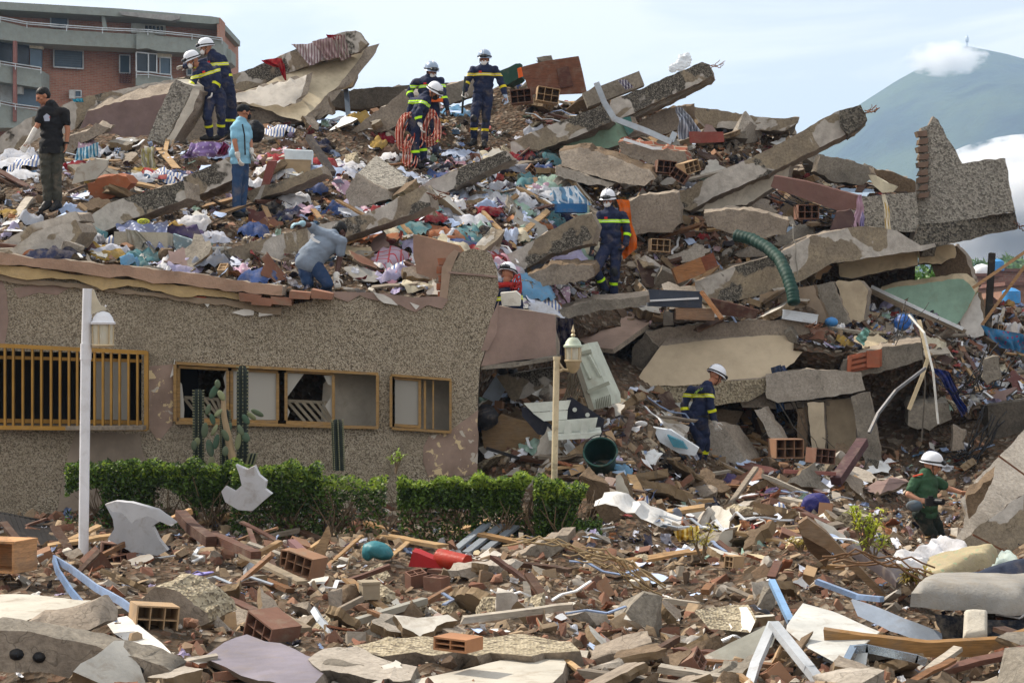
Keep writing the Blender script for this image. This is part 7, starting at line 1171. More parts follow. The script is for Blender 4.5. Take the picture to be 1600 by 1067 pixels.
# ---------------------------------------------------------------- loose debris on the mounds
RS = random.Random(11)
def rock_t(n, fl=1.0, seed=0, ang=0):
    r = random.Random(seed); bm = bmesh.new()
    for _ in range(n):
        if ang: v = Vector((r.choice((-1, 1))*r.uniform(.7, 1), r.choice((-1, 1))*r.uniform(.7, 1), r.choice((-1, 1))*r.uniform(.7, 1)))
        else: v = Vector((r.gauss(0, 1), r.gauss(0, 1), r.gauss(0, 1))).normalized()*r.uniform(.75, 1)
        bm.verts.new((v.x, v.y, v.z*fl))
    g_ = bmesh.ops.convex_hull(bm, input=bm.verts); bmesh.ops.delete(bm, geom=[v for v in bm.verts if not v.link_faces], context='VERTS'); bmesh.ops.triangulate(bm, faces=bm.faces[:]); bm.verts.index_update()
    o = (np.array([tuple(v.co) for v in bm.verts]), np.array([[v.index for v in f.verts] for f in bm.faces])); bm.free(); return o
ROCK = [rock_t(14, 1, i) for i in range(8)]+[rock_t(14, .5, 20+i, 1) for i in range(8)]; SHARD = [rock_t(9, .16, 40+i) for i in range(8)]
PAL = [hexc(c) for c in ('7d6752', '8f7b63', 'a59076', '6a5a49', '7d5545', '8a6350', '96705a', '6b4a3c', 'b7ab9a', '857d72', 'c5bfb4', '5d4c3e', '9c876d', '7a6c5b')]
PALS = {'fore': [0, 1, 2, 3, 4, 5, 6, 7, 8, 9, 11, 12, 13, 4, 0, 1, 2, 12, 10], 'up': [1, 2, 8, 9, 12, 13, 10, 0, 3, 6, 11], 'mid': [0, 1, 2, 3, 6, 8, 9, 12, 13, 5, 4]}
def rrot(r, flat=0):
    from mathutils import Euler
    return np.array(Euler((r.gauss(0, 1)*(1-flat)+r.gauss(0, .25)*flat, r.gauss(0, 1)*(1-flat)+r.gauss(0, .25)*flat, r.uniform(0, 6.28))).to_matrix())
def stuff(name, items, mat, label):
    V = []; Fs = []; C_ = []; k = 0
    for (v, f), loc, rot, sc_, col in items: V.append((v*sc_) @ rot.T+loc); Fs.append(f+k); k += len(v); C_.append(np.tile(np.array((*col, 1)), (len(v), 1)))
    V = np.vstack(V); Fs = np.vstack(Fs); C_ = np.vstack(C_); me = bpy.data.meshes.new(name); me.from_pydata(V.tolist(), [], Fs.tolist()); ca = me.color_attributes.new('Col', 'FLOAT_COLOR', 'POINT'); ca.data.foreach_set('color', C_.astype(np.float32).ravel()); me.materials.append(mat); me.update()
    o = bpy.data.objects.new(name, me); COL.objects.link(o); return tag(o, label, kind='stuff')
def rnd_px(poly, r=RS):
    xs = [q[0] for q in poly]; ys = [q[1] for q in poly]
    for _ in range(200):
        x, y = r.uniform(min(xs), max(xs)), r.uniform(min(ys), max(ys))
        if pip(x, y, poly):
            T = surf(x, y)
            if T is not None: return x, y, T
    return None
FORE = [(-60, 850), (740, 850), (900, 865), (1060, 790), (1250, 830), (1660, 860), (1660, 1090), (-60, 1090)]
RMID = [(752, 600), (1000, 610), (1180, 640), (1380, 700), (1540, 690), (1540, 850), (1380, 870), (900, 870), (940, 780), (760, 740)]
UPL = [(-60, 280), (60, 230), (230, 225), (330, 215), (520, 192), (640, 170), (720, 172), (800, 200), (880, 270), (960, 300), (960, 470), (880, 500), (700, 470), (470, 452), (0, 400), (-60, 395)]
UPR = [(790, 130), (930, 162), (1060, 195), (1240, 210), (1290, 290), (1260, 510), (1000, 510), (950, 480), (960, 290), (860, 250)]
UFL = [(1200, 300), (1290, 288), (1440, 300), (1440, 352), (1270, 350), (1200, 345)]; TER_ = [(1230, 500), (1300, 470), (1600, 480), (1640, 640), (1480, 640), (1440, 560), (1240, 540)]
BOXES = [(48, 140, 112, 336), (290, 90, 362, 228), (360, 165, 400, 346), (455, 345, 548, 462), (622, 125, 706, 268), (722, 75, 798, 238), (912, 295, 994, 482), (776, 410, 815, 480), (1060, 568, 1132, 738), (1404, 705, 1516, 846), (120, 860, 146, 900), (1320, 800, 1392, 880), (1360, 842, 1600, 945), (314, 988, 508, 1080), (640, 1018, 888, 1090), (486, 1012, 650, 1060), (-60, 926, 150, 1090), (150, 966, 280, 1070), (216, 914, 326, 976), (1088, 948, 1180, 984), (1230, 948, 1370, 1040), (1290, 986, 1600, 1022), (166, 784, 274, 862), (640, 862, 732, 888), (572, 850, 612, 870), (1420, 930, 1600, 1000), (570, 998, 890, 1018), (284, 890, 334, 906), (934, 790, 1054, 860)]
def rocks(poly, n, s0, s1, pal, r=RS, near=True, tall=.12):
    out = []
    for _ in range(n):
        q = rnd_px(poly, r)
        if not q or (any(b[0] < q[0] < b[2] and b[1]+8 < q[1] < b[3] for b in BOXES[13:]) and r.random() < .85): continue
        x, y, T = q; p_ = T.p(x, y); s = s0*(s1/s0)**(r.random()**2.4); sh = r.random(); c = PAL[r.choice(PALS[pal])]; v = r.uniform(.75, 1.25); c = tuple(min(.8, a*v) for a in c)
        t = SHARD[r.randrange(8)] if sh < .3 else ROCK[r.randrange(16)]; sc_ = np.array((s*r.uniform(.7, 1.4), s*r.uniform(.6, 1.1), s*r.uniform(.5, 1)))
        if sh < .3: sc_ *= 1.4
        out.append((t, np.array(p_)+np.array((0, 0, s*tall)), rrot(r, .3), sc_, c))
    return out
st = M_attr('stone')
HB_ = [(-60, 806), (745, 800), (930, 830), (930, 872), (-60, 872)]
stuff('fine_rubble', rocks(FORE, 12500, .011, .095, 'fore')+rocks(HB_, 2600, .02, .11, 'fore'), st, 'small broken brick, mortar and stone spread over the foreground')
stuff('fine_rubble', rocks(RMID, 4200, .02, .1, 'mid'), st, 'small broken brick and mortar on the lower right slope')
stuff('fine_rubble', rocks(UPL, 3600, .02, .09, 'up')+rocks(UPR, 3600, .025, .13, 'up')+rocks(UFL, 500, .03, .1, 'mid')+rocks(TER_, 1500, .03, .12, 'mid'), st, 'small broken mortar and brick among the clothes on the upper slope')
# tiny paper and fabric scraps
CP = [hexc(c) for c in 'd5d9e2 c3cbe0 dfe0e4 9db3d6 7085ad b3a8c8 2b3550 1c1f2a 6f2f36 a04242 5a82a8 d0d4dc c0c4cc b08f56 b0764e 5f4a3e bfa3a8 4a3540 dad8d0 93b0a2 cfd3dc d9dbe0 8a8fa0 8d8071 a39686 6b5d50 b7ad9e 4a4038'.split()]
def scrap_t(seed, n=4):
    r = random.Random(seed); v = []; f = []
    for i in range(n+1):
        for j in range(n+1): x, y = i/n*2-1, j/n*2-1; v.append((x+r.uniform(-.2, .2), y*.8+r.uniform(-.2, .2), .55*noise.noise(Vector((x*1.3, y*1.3, seed)))+.15*r.uniform(-1, 1)))
    for i in range(n):
        for j in range(n): a = i*(n+1)+j; f += [(a, a+1, a+n+2), (a, a+n+2, a+n+1)]
    return np.array(v), np.array(f)
SCR = [scrap_t(i) for i in range(14)]
def scraps(poly, n, s0, s1, cols=CP, r=RS):
    out = []
    for _ in range(n):
        q = rnd_px(poly, r)
        if not q: continue
        x, y, T = q; p_ = T.p(x, y); s = r.uniform(s0, s1)
        if r.random() < .25-.75*noise.noise(p_*1.1): continue
        c = r.choice(cols); v = r.uniform(.8, 1.1); out.append((SCR[r.randrange(14)], np.array(p_)+np.array((0, 0, s*.5)), rrot(r, .5), np.array((s, s*r.uniform(.5, 1), s*r.uniform(.6, 1.2))), tuple(min(.85, a*v) for a in c)))
    return out
WC = [hexc(c) for c in ('d9dade', 'cfd3da', 'c9c2b5', 'bfc6d6', 'e0ded8')]
stuff('small_scraps', scraps(UPL, 3000, .03, .1)+scraps([(640, 230), (960, 250), (960, 470), (700, 470)], 1700, .03, .11), M_attr('cloth'), 'small scraps of paper, fabric and plastic all over the upper left slope')
stuff('small_scraps', scraps(HB_, 260, .03, .08, WC+CP[:8])+scraps(UPR, 1000, .03, .1)+scraps(TER_, 1300, .04, .13)+scraps(UFL, 350, .04, .1)+scraps(RMID, 1300, .03, .09)+scraps(FORE, 900, .015, .05, WC+CP[:8]), M_attr('cloth'), 'small scraps of paper and fabric over the right slopes and the foreground')
# ---- landmarks for telling pieces apart
LM = [(75, 240, 'the man in the black tee shirt'), (335, 150, 'the two leaning firefighters'), (378, 260, 'the man in the black cap'), (505, 400, 'the bending man'), (655, 190, 'the firefighter with red rope'), (757, 160, 'the firefighter on the ridge'), (952, 390, 'the striding firefighter'), (1095, 650, 'the descending firefighter'), (1455, 780, 'the officer in green'),
      (224, 380, 'the wicker basket'), (600, 260, 'the square pebbled slab'), (505, 75, 'the high beam'), (860, 120, 'the brown door panel'), (680, 420, 'the tall brown board'), (1050, 140, 'the pointed beam'), (1220, 240, 'the longest beam'), (1500, 300, 'the corner wall'), (1215, 420, 'the green hose'), (1055, 468, 'the slate grey drawer'), (1110, 570, 'the tilted balcony slab'), (1450, 470, 'the mint green panel'), (1380, 570, 'the grey terrace slab'),
      (925, 590, 'the air conditioner'), (936, 710, 'the green bucket'), (880, 660, 'the shelf unit'), (992, 825, 'the thick brick slab'), (1125, 855, 'the pointed white shard'), (1350, 840, 'the yellow green plant'), (1570, 770, 'the huge right slab'), (1510, 960, 'the grey mattress'), (1290, 990, 'the big square white board'), (1135, 965, 'the curved whitish panel'), (716, 1007, 'the orange hollow brick'), (770, 1040, 'the clean white plate'), (410, 1030, 'the dusty mauve plate'), (270, 950, 'the big tan chunk'),
      (132, 870, 'the white lamp post'), (10, 855, 'the open wooden box'), (60, 955, 'the white topped slab'), (130, 1030, 'the long hollow slab'), (220, 820, 'the large tub shard'), (310, 898, 'the lilac flip flop'), (490, 860, 'the torn upright board'), (590, 862, 'the teal bag'), (700, 872, 'the red cylinder'), (828, 950, 'the splintered stake'), (1320, 330, 'the long brown sheet'), (860, 310, 'the blue and white sheet'), (465, 250, 'the white cabinet door'), (320, 235, 'the flowered blanket'), (1120, 215, 'the dull red board'), (960, 960, 'the middle rubble field'), (1300, 680, 'the columns'), (1545, 460, 'the black post'), (1275, 790, 'the blue backpack'), (955, 260, 'the tan broken slab'), (150, 310, 'the broken tile stack')]
USED = {}; PEND = []
def where(px, py):
    d = sorted(LM, key=lambda q: (q[0]-px)**2+(1.3*(q[1]-py))**2)[0]; dx, dy = px-d[0], py-d[1]
    if abs(dx) > abs(dy)*1.2: rel = 'right of' if dx > 0 else 'left of'
    else: rel = 'below' if dy > 0 else 'above'
    far_ = math.hypot(dx, dy); near_ = 'just ' if far_ < 32 else ('' if far_ < 75 else 'well ')
    return near_+rel+' '+d[2]
def lab(o, size, look, kind, px, py, cat, group): PEND.append((o, size, look, kind, px, py)); tag(o, 'x', cat, group)
ORD = ['leftmost', 'second', 'third', 'fourth', 'fifth', 'sixth', 'seventh', 'eighth', 'ninth', 'tenth', 'eleventh', 'twelfth']
def finish_labels():
    G_ = {}
    for t in PEND: G_.setdefault(' '.join(x for x in (t[2], t[3], where(t[4], t[5])) if x), []).append(t)
    for k, L in G_.items():
        if len(L) == 1: L[0][0]['label'] = k; continue
        L.sort(key=lambda t: t[4])
        for i, t in enumerate(L):
            q = 'leftmost' if i == 0 else ('rightmost' if i == len(L)-1 else ORD[min(i, 11)])
            t[0]['label'] = (q+' '+k) if len((q+' '+k).split()) <= 16 else k
def simple(name, v, f, mat, loc, ang=None):
    me = bpy.data.meshes.new(name); me.from_pydata([tuple(a) for a in v], [], [tuple(a) for a in f]); me.materials.append(mat)
    if ang: me.polygons.foreach_set('use_smooth', [True]*len(me.polygons)); me.set_sharp_from_angle(angle=math.radians(ang)) if ang < 180 else None
    me.update(); o = bpy.data.objects.new(name, me); o.location = loc; COL.objects.link(o); return o
def sizew(s, a, b): return 'small' if s < a else ('large' if s > b else '')
# fabric and clothes: each sheet is folded down onto the mound under it
CLC = [('white', 'cdd0d8', None), ('pale blue', '9fb2d4', None), ('white', 'd9dade', None), ('lavender', 'a5a0be', None), ('navy', '1d2440', None), ('black', '191a20', None), ('dark red', '7a1a28', None), ('red', '98343a', None), ('sky blue', '6c9cc0', None), ('teal', '557f86', None), ('mustard', 'a88a48', None), ('orange', 'a4694a', None),
       ('pink', 'cf9aa8', None), ('white', 'c2c6d4', None), ('maroon', '4d2430', None), ('grey', '7f8490', None), ('blue', '3b5080', None), ('blue striped', '6a82b4', 'stripe'), ('pink flowered', 'c9a8bc', 'flower'), ('brown', '5b4438', None), ('white', 'c9ccd4', None), ('grey white', 'aeb2bc', None), ('mint', '9cb8aa', None), ('cream', 'cfc6ae', None), ('purple', '554a70', None), ('white', 'dcdce0', None), ('pale blue', 'b4c2dc', None), ('checked white', 'c9cad0', 'check')]
def garment(T, px, py, s, col, r, lift=.05, amp=.12, name='garment', noun='cloth', grp='clothes and fabric strewn over the rubble', n=9):
    c = T.base(px, py); sl_ = T.nrm(px, py); th = r.uniform(0, 6.28); q = T.p(px, py); a = r.uniform(.5, 1); v = []; S1 = s*r.uniform(.7, 1.1); S2 = s*r.uniform(.4, .9); sd = r.uniform(0, 99); t1 = (Vector((1, 0, 0))-sl_*sl_.x).normalized(); t2 = sl_.cross(t1)
    for i in range(n+1):
        for j in range(n+1):
            u, w = i/n*2-1, j/n*2-1; k = 1-.22*abs(u*w)+.16*noise.noise(Vector((u*1.5, w*1.5, sd))); x_, y_ = u*S1*k*.5, w*S2*k*.5; X = x_*math.cos(th)-y_*math.sin(th); Y = x_*math.sin(th)+y_*math.cos(th)
            f = abs(noise.noise(Vector((X*6+sd, Y*6, 0))))+.5*abs(noise.noise(Vector((X*14, Y*14+sd, 3)))); ed = max(abs(u), abs(w)); h = lift+f*amp*1.4-(ed**3)*.09; v.append(t1*X+t2*Y+sl_*h)
    f_ = [(i*(n+1)+j, i*(n+1)+j+1, (i+1)*(n+1)+j+1, (i+1)*(n+1)+j) for i in range(n) for j in range(n)]
    o = simple(name, v, f_, M_cloth(col[1], col[2]), q, 180); lab(o, '', 'crumpled '+col[0], noun, px, py, 'cloth', grp); return o
def place(n, poly, fn, r=RS, mind=0, pts=[]):
    k = 0; tries = 0
    while k < n and tries < n*20:
        tries += 1; q = rnd_px(poly, r)
        if not q: break
        if any(b[0] < q[0] < b[2] and b[1] < q[1] < b[3]+5 for b in BOXES) and q[2].D(q[0], q[1]) < 40: continue
        if mind and any((q[0]-a)**2+(q[1]-b)**2 < mind*mind for a, b in pts): continue
        pts.append((q[0], q[1])); fn(q[2], q[0], q[1], r); k += 1
def fn_g(s0, s1, cols=CLC, **kw): return lambda T, x, y, r: garment(T, x, y, r.uniform(s0, s1), r.choice(cols), r, **kw)
place(175, UPL, fn_g(.4, 1.1), mind=9, pts=[]); place(75, [(620, 240), (780, 210), (960, 300), (960, 460), (800, 450), (640, 350)], fn_g(.35, .95), mind=9, pts=[]); place(16, UPR, fn_g(.3, .6), mind=20, pts=[]); place(16, TER_, fn_g(.3, .6), mind=14, pts=[]); place(6, UFL, fn_g(.3, .5), mind=16, pts=[]); place(20, RMID, fn_g(.25, .5), mind=20, pts=[])
# sheets of paper and card
PMAT = [M_plain('d3d6de', .8, dirt=.15, var=.05), M_plain('c2c9da', .8, dirt=.15, var=.05), M_plain('d9d4c8', .8, dirt=.2, var=.05), M_plain('a9b9d4', .8, dirt=.1)]; PN = ['white', 'bluish white', 'cream', 'pale blue']
def paper(T, px, py, r):
    q = T.p(px, py); nr = T.nrm(px, py); s = r.uniform(.12, .26); n = 3; v = []; sd = r.uniform(0, 99); M_ = (nr+Vector((r.gauss(0, .35), r.gauss(0, .35), 0))).normalized().to_track_quat('Z', 'Y').to_matrix() @ Matrix.Rotation(r.uniform(0, 6.28), 3, 'Z')
    for i in range(n+1):
        for j in range(n+1): u, w = i/n-.5, j/n-.5; v.append(M_ @ Vector((u*s, w*s*.72, (u*u*r.choice((1, -1))*.35+.25*noise.noise(Vector((u*3, w*3, sd))))*s*.6+.07)))
    k = r.randrange(4); o = simple('paper_sheet', v, [(i*(n+1)+j, i*(n+1)+j+1, (i+1)*(n+1)+j+1, (i+1)*(n+1)+j) for i in range(n) for j in range(n)], PMAT[k], q, 30); lab(o, '', PN[k], 'paper sheet', px, py, 'paper', 'loose sheets of paper')
place(90, UPL, paper, mind=12, pts=[]); place(22, UPR, paper, mind=20, pts=[]); place(60, RMID, paper, mind=12, pts=[]); place(22, TER_, paper, mind=14, pts=[]); place(20, FORE, paper, mind=30, pts=[])
# planks
WM = [('dark brown', '4b3324'), ('brown', '7a5638'), ('pale', 'a98a62'), ('grey', '7d7264'), ('reddish', '5f4034'), ('grey white', 'a59c8e'), ('tan', '94744e')]
def plank(L0, L1, w0=.05, w1=.14, tip=.5, noun='plank'):
    def f(T, px, py, r):
        q = T.p(px, py); nr = T.nrm(px, py); L_ = r.uniform(L0, L1); w, t = r.uniform(w0, w1), r.uniform(.018, .05); a = r.uniform(0, 3.14); t1 = (Vector((1, 0, 0))-nr*nr.x).normalized(); t2 = nr.cross(t1); d = (t1*math.cos(a)+t2*math.sin(a)+nr*abs(r.gauss(0, .16))).normalized(); m = MB(); e1 = d*L_/2; x_ = d.cross(nr).normalized(); y_ = x_.cross(d); c0 = nr*(.05+t)
        N = 6; vs = []; fs = []
        for i in range(N+1):
            u = i/N*2-1; bend = (1-u*u)*L_*r.choice((0, 0, .01)); 
            for sx_, sy_ in ((-1, -1), (1, -1), (1, 1), (-1, 1)): vs.append(c0+e1*(u+(r.uniform(-.12, .04)*sx_ if i in (0, N) else 0))+x_*sx_*w/2*r.uniform(.94, 1.05)+y_*(sy_*t/2+bend))
        for i in range(N):
            b = i*4
            for j in range(4): fs.append((b+j, b+(j+1) % 4, b+4+(j+1) % 4, b+4+j))
        fs += [(3, 2, 1, 0), (N*4, N*4+1, N*4+2, N*4+3)]; wm = r.choice(WM); o = simple('wood_plank', vs, fs, M_wood(wm[1]), q, 30); lab(o, '', wm[0], 'wooden '+noun, px, py, 'plank', 'broken planks and battens')
    return f
place(55, UPL, plank(.4, 1.3), mind=16, pts=[]); place(40, UPR, plank(.4, 1.4), mind=16, pts=[]); place(45, RMID, plank(.4, 1.3), mind=14, pts=[]); place(30, TER_, plank(.4, 1.2), mind=12, pts=[]); place(12, UFL, plank(.4, 1.0), mind=12, pts=[]); place(60, FORE, plank(.25, .9, .03, .1), mind=22, pts=[]); place(26, [(-60, 812), (900, 830), (900, 870), (-60, 870)], plank(.3, 1.1, .04, .12), mind=16, pts=[])
# thin broken boards (flat furniture panels, plaster shards)
BD = [('white', 'd0d2d2'), ('brown', '6b4634'), ('dark brown', '3d2a22'), ('mauve', '86706a'), ('cream', 'c2b192'), ('grey', '8c8a84'), ('white', 'c9ccd2'), ('maroon', '55302c'), ('pale blue', '93a8be'), ('tan', 'a58462')]
def shardf(s0, s1, th0=.015, th1=.05, pal=BD, noun='board piece', grp='broken boards and panels', core='6a5c4c', name='board_piece'):
    def f(T, px, py, r):
        q = T.p(px, py); nr = T.nrm(px, py); s = r.uniform(s0, s1); k = r.randint(5, 8); th = r.uniform(th0, th1); M_ = (nr+Vector((r.gauss(0, .45), r.gauss(0, .45), 0))).normalized().to_track_quat('Z', 'Y').to_matrix(); a0 = r.uniform(0, 6); asp = r.uniform(.4, .9); an = Matrix.Rotation(r.uniform(0, 6.28), 3, 'Z')
        k = r.randint(3, 5); cor = [an @ Vector((math.cos(a0+6.283*i/k+r.uniform(-.35, .35))*s*r.uniform(.6, 1.15), math.sin(a0+6.283*i/k+r.uniform(-.35, .35))*s*asp*r.uniform(.7, 1.15), 0)) for i in range(k)]; sd = r.uniform(0, 99); ring = []
        for i in range(k):
            for j in range(5): p_ = cor[i].lerp(cor[(i+1) % k], j/5); ring.append(p_+Vector((noise.noise(p_*9+Vector((sd, 0, 0))), noise.noise(p_*9+Vector((0, sd, 0))), 0))*s*.24+Vector((r.uniform(-1, 1), r.uniform(-1, 1), 0))*s*.035)
        k = len(ring); up_ = [M_ @ (v+Vector((0, 0, th))) for v in ring]; md_ = [M_ @ (v*r.uniform(.88, 1.06)+Vector((0, 0, th*.5))) for v in ring]; dn = [M_ @ (v*r.uniform(.86, 1.0)) for v in ring]; off = nr*(s*.14+.02); vs = [v+off for v in up_+md_+dn]; fs = [tuple(range(k)), tuple(range(3*k-1, 2*k-1, -1))]+[(b+i, b+(i+1) % k, b+k+(i+1) % k, b+k+i) for b in (0, k) for i in range(k)]
        c = r.choice(pal); me_o = simple(name, vs, fs, M_plain(c[1], .8, dirt=.5) if len(c[1]) == 6 else M_conc(c[1]), q, None); me_o.data.materials.append(M_plain(core, .9, dirt=.5, bs=22, bd=.02)); 
        for i, p_ in enumerate(me_o.data.polygons): p_.material_index = 0 if i == 0 else 1
        lab(me_o, '', c[0], noun, px, py, 'board' if 'board' in noun else 'shard', grp)
    return f
place(60, UPL, shardf(.15, .45), mind=14, pts=[]); place(34, UPR, shardf(.15, .5), mind=16, pts=[]); place(42, RMID, shardf(.12, .4), mind=14, pts=[]); place(30, TER_, shardf(.15, .45), mind=12, pts=[]); place(14, UFL, shardf(.12, .4), mind=12, pts=[])
PLP = [('white', 'd3d1ca'), ('cream', 'bfb08f'), ('white', 'cfd0d2'), ('grey', '97928a'), ('mauve', '8d7a72')]
place(60, FORE, shardf(.06, .2, .015, .04, PLP, 'plaster shard', 'plaster shards in the rubble', '8a5a42', 'plaster_shard'), mind=22, pts=[]); place(50, RMID, shardf(.08, .2, .015, .04, PLP, 'plaster shard', 'plaster shards in the rubble', '8a5a42', 'plaster_shard'), mind=14, pts=[]); place(34, UPR, shardf(.08, .22, .02, .05, PLP, 'plaster shard', 'plaster shards in the rubble', '8a5a42', 'plaster_shard'), mind=14, pts=[])
# concrete lumps and brick pieces
def lump(s0, s1, pal, noun, name, grp, cat):
    def f(T, px, py, r):
        q = T.p(px, py); s = s0*(s1/s0)**(r.random()**1.6); v, fc = ROCK[r.randrange(16)]; bm = bmesh.new(); vv = [bm.verts.new(a) for a in v]; [bm.faces.new([vv[i] for i in t]) for t in fc]; bmesh.ops.subdivide_edges(bm, edges=bm.edges[:], cuts=2, use_grid_fill=True); sd = r.uniform(0, 99)
        rot = rrot(r, .4); sc_ = Vector((s*r.uniform(.9, 1.5), s*r.uniform(.7, 1.1), s*r.uniform(.5, .9)))
        for w in bm.verts: w.co += Vector(noise.noise_vector(w.co*1.6+Vector((sd, 0, 0))))*.14+Vector(noise.noise_vector(w.co*5+Vector((sd, 0, 0))))*.05
        bm.verts.index_update(); V = [Matrix(rot.tolist()) @ Vector((w.co.x*sc_.x, w.co.y*sc_.y, w.co.z*sc_.z))+Vector((0, 0, s*.25)) for w in bm.verts]; F_ = [[w.index for w in ff.verts] for ff in bm.faces]; bm.free(); c = r.choice(pal)
        o = simple(name, V, F_, c[1], q, 32); lab(o, '', c[0], noun, px, py, cat, grp)
    return f
CL = [('tan', TAN), ('grey', GREY), ('pale', PALE), ('brown', BRN), ('mottled', MOT), ('pebbled', PT)]; BL = [('dusty red', TE2), ('orange', TER), ('sandy', TE3)]
place(46, FORE, lump(.07, .2, CL, 'concrete lump', 'concrete_lump', 'concrete lumps in the rubble', 'lump'), mind=28, pts=[]); place(34, RMID, lump(.09, .3, CL, 'concrete lump', 'concrete_lump', 'concrete lumps in the rubble', 'lump'), mind=22, pts=[]); place(46, UPR, lump(.1, .34, CL, 'concrete lump', 'concrete_lump', 'concrete lumps in the rubble', 'lump'), mind=18, pts=[]); place(34, UPL, lump(.1, .3, CL, 'concrete lump', 'concrete_lump', 'concrete lumps in the rubble', 'lump'), mind=24, pts=[]); place(24, TER_, lump(.1, .3, CL, 'concrete lump', 'concrete_lump', 'concrete lumps in the rubble', 'lump'), mind=14, pts=[]); place(8, UFL, lump(.08, .2, CL, 'concrete lump', 'concrete_lump', 'concrete lumps in the rubble', 'lump'), mind=14, pts=[])
def bpiece(T, px, py, r):
    q = T.p(px, py); m = hbrick((0, 0, 0), (r.uniform(.12, .28), r.uniform(.12, .2), r.uniform(.08, .14)), Matrix(rrot(r, .3).tolist()), r.choice((2, 3)), 2); k = r.choice(BL); o = simple('hollow_brick', [v+Vector((0, 0, .06)) for v in m.v], m.f, k[1], q, None); lab(o, '', k[0]+' broken', 'hollow brick', px, py, 'brick', 'broken hollow bricks')
place(18, FORE, bpiece, mind=30, pts=[]); place(30, RMID, bpiece, mind=20, pts=[]); place(36, UPR, bpiece, mind=16, pts=[]); place(14, UPL, bpiece, mind=30, pts=[]); place(14, TER_, bpiece, mind=18, pts=[])
# bent metal strips and cables lying around
def strip(T, px, py, r):
    q = T.p(px, py); nr = T.nrm(px, py); t1 = (Vector((1, 0, 0))-nr*nr.x).normalized(); t2 = nr.cross(t1); a = r.uniform(0, 3.14); d = t1*math.cos(a)+t2*math.sin(a); L_ = r.uniform(.3, .9); pts = [d*(L_*(i/4-.5))+nr*(.08+abs(r.gauss(0, .05)))+d.cross(nr)*r.gauss(0, .03) for i in range(5)]; m = MB()
    for i in range(4): m.beam(pts[i], pts[i+1], .035, .012, up=nr)
    c = r.choice((('silver', M_plain('b2b8bf', .35, .6)), ('white', WHITE), ('blue grey', M_plain('8799b8', .4, .4)))); o = simple('metal_strip', m.v, m.f, c[1], q, 30); lab(o, '', c[0]+' bent', 'metal strip', px, py, 'metal strip', 'bent metal strips')
place(16, FORE, strip, mind=50, pts=[]); place(22, RMID, strip, mind=26, pts=[]); place(12, UPR, strip, mind=30, pts=[]); place(14, UPL, strip, mind=40, pts=[]); place(8, TER_, strip, mind=30, pts=[])
BOT = [(-60, 955), (1660, 950), (1660, 1090), (-60, 1090)]; CPL = [('tan', 'tan'), ('pale grey', 'pale'), ('brown', 'brown'), ('grey', 'grey'), ('white', 'b5b1a8')]
place(18, BOT, shardf(.14, .34, .04, .1, CPL, 'concrete plate', 'concrete plates in the near rubble', '7a6850', 'concrete_plate'), mind=60, pts=[]); place(26, FORE, shardf(.1, .3, .04, .09, CPL, 'concrete plate', 'concrete plates in the near rubble', '7a6850', 'concrete_plate'), mind=40, pts=[]); place(20, BOT, lump(.14, .32, CL, 'concrete lump', 'concrete_lump', 'concrete lumps in the rubble', 'lump'), mind=60, pts=[]); place(34, RMID, shardf(.15, .5, .05, .14, CPL, 'concrete plate', 'concrete plates in the lower right slope', '7a6850', 'concrete_plate'), mind=22, pts=[]); place(40, UPR, shardf(.2, .6, .06, .16, CPL, 'concrete plate', 'concrete plates on the upper right slope', '7a6850', 'concrete_plate'), mind=20, pts=[]); place(24, UPL, shardf(.2, .55, .06, .14, CPL, 'concrete plate', 'concrete plates on the upper left slope', '7a6850', 'concrete_plate'), mind=24, pts=[])
finish_labels()
# ---------------------------------------------------------------- air
hz = MB(); hz.box((0, 2300, 300), (7000, 4800, 604)); hz_o = hz.build('haze', [bpy.data.materials.new('haze_air')], ang=None); tag(hz_o, kind='stuff')
hm_ = hz_o.data.materials[0]; hm_.use_nodes = True; _t = hm_.node_tree; _t.nodes.clear(); _p = _t.nodes.new('ShaderNodeVolumePrincipled'); _o = _t.nodes.new('ShaderNodeOutputMaterial'); _p.inputs['Color'].default_value = (.5, .7, .98, 1); _p.inputs['Density'].default_value = .00021; _p.inputs['Anisotropy'].default_value = .2; _t.links.new(_p.outputs[0], _o.inputs['Volume'])

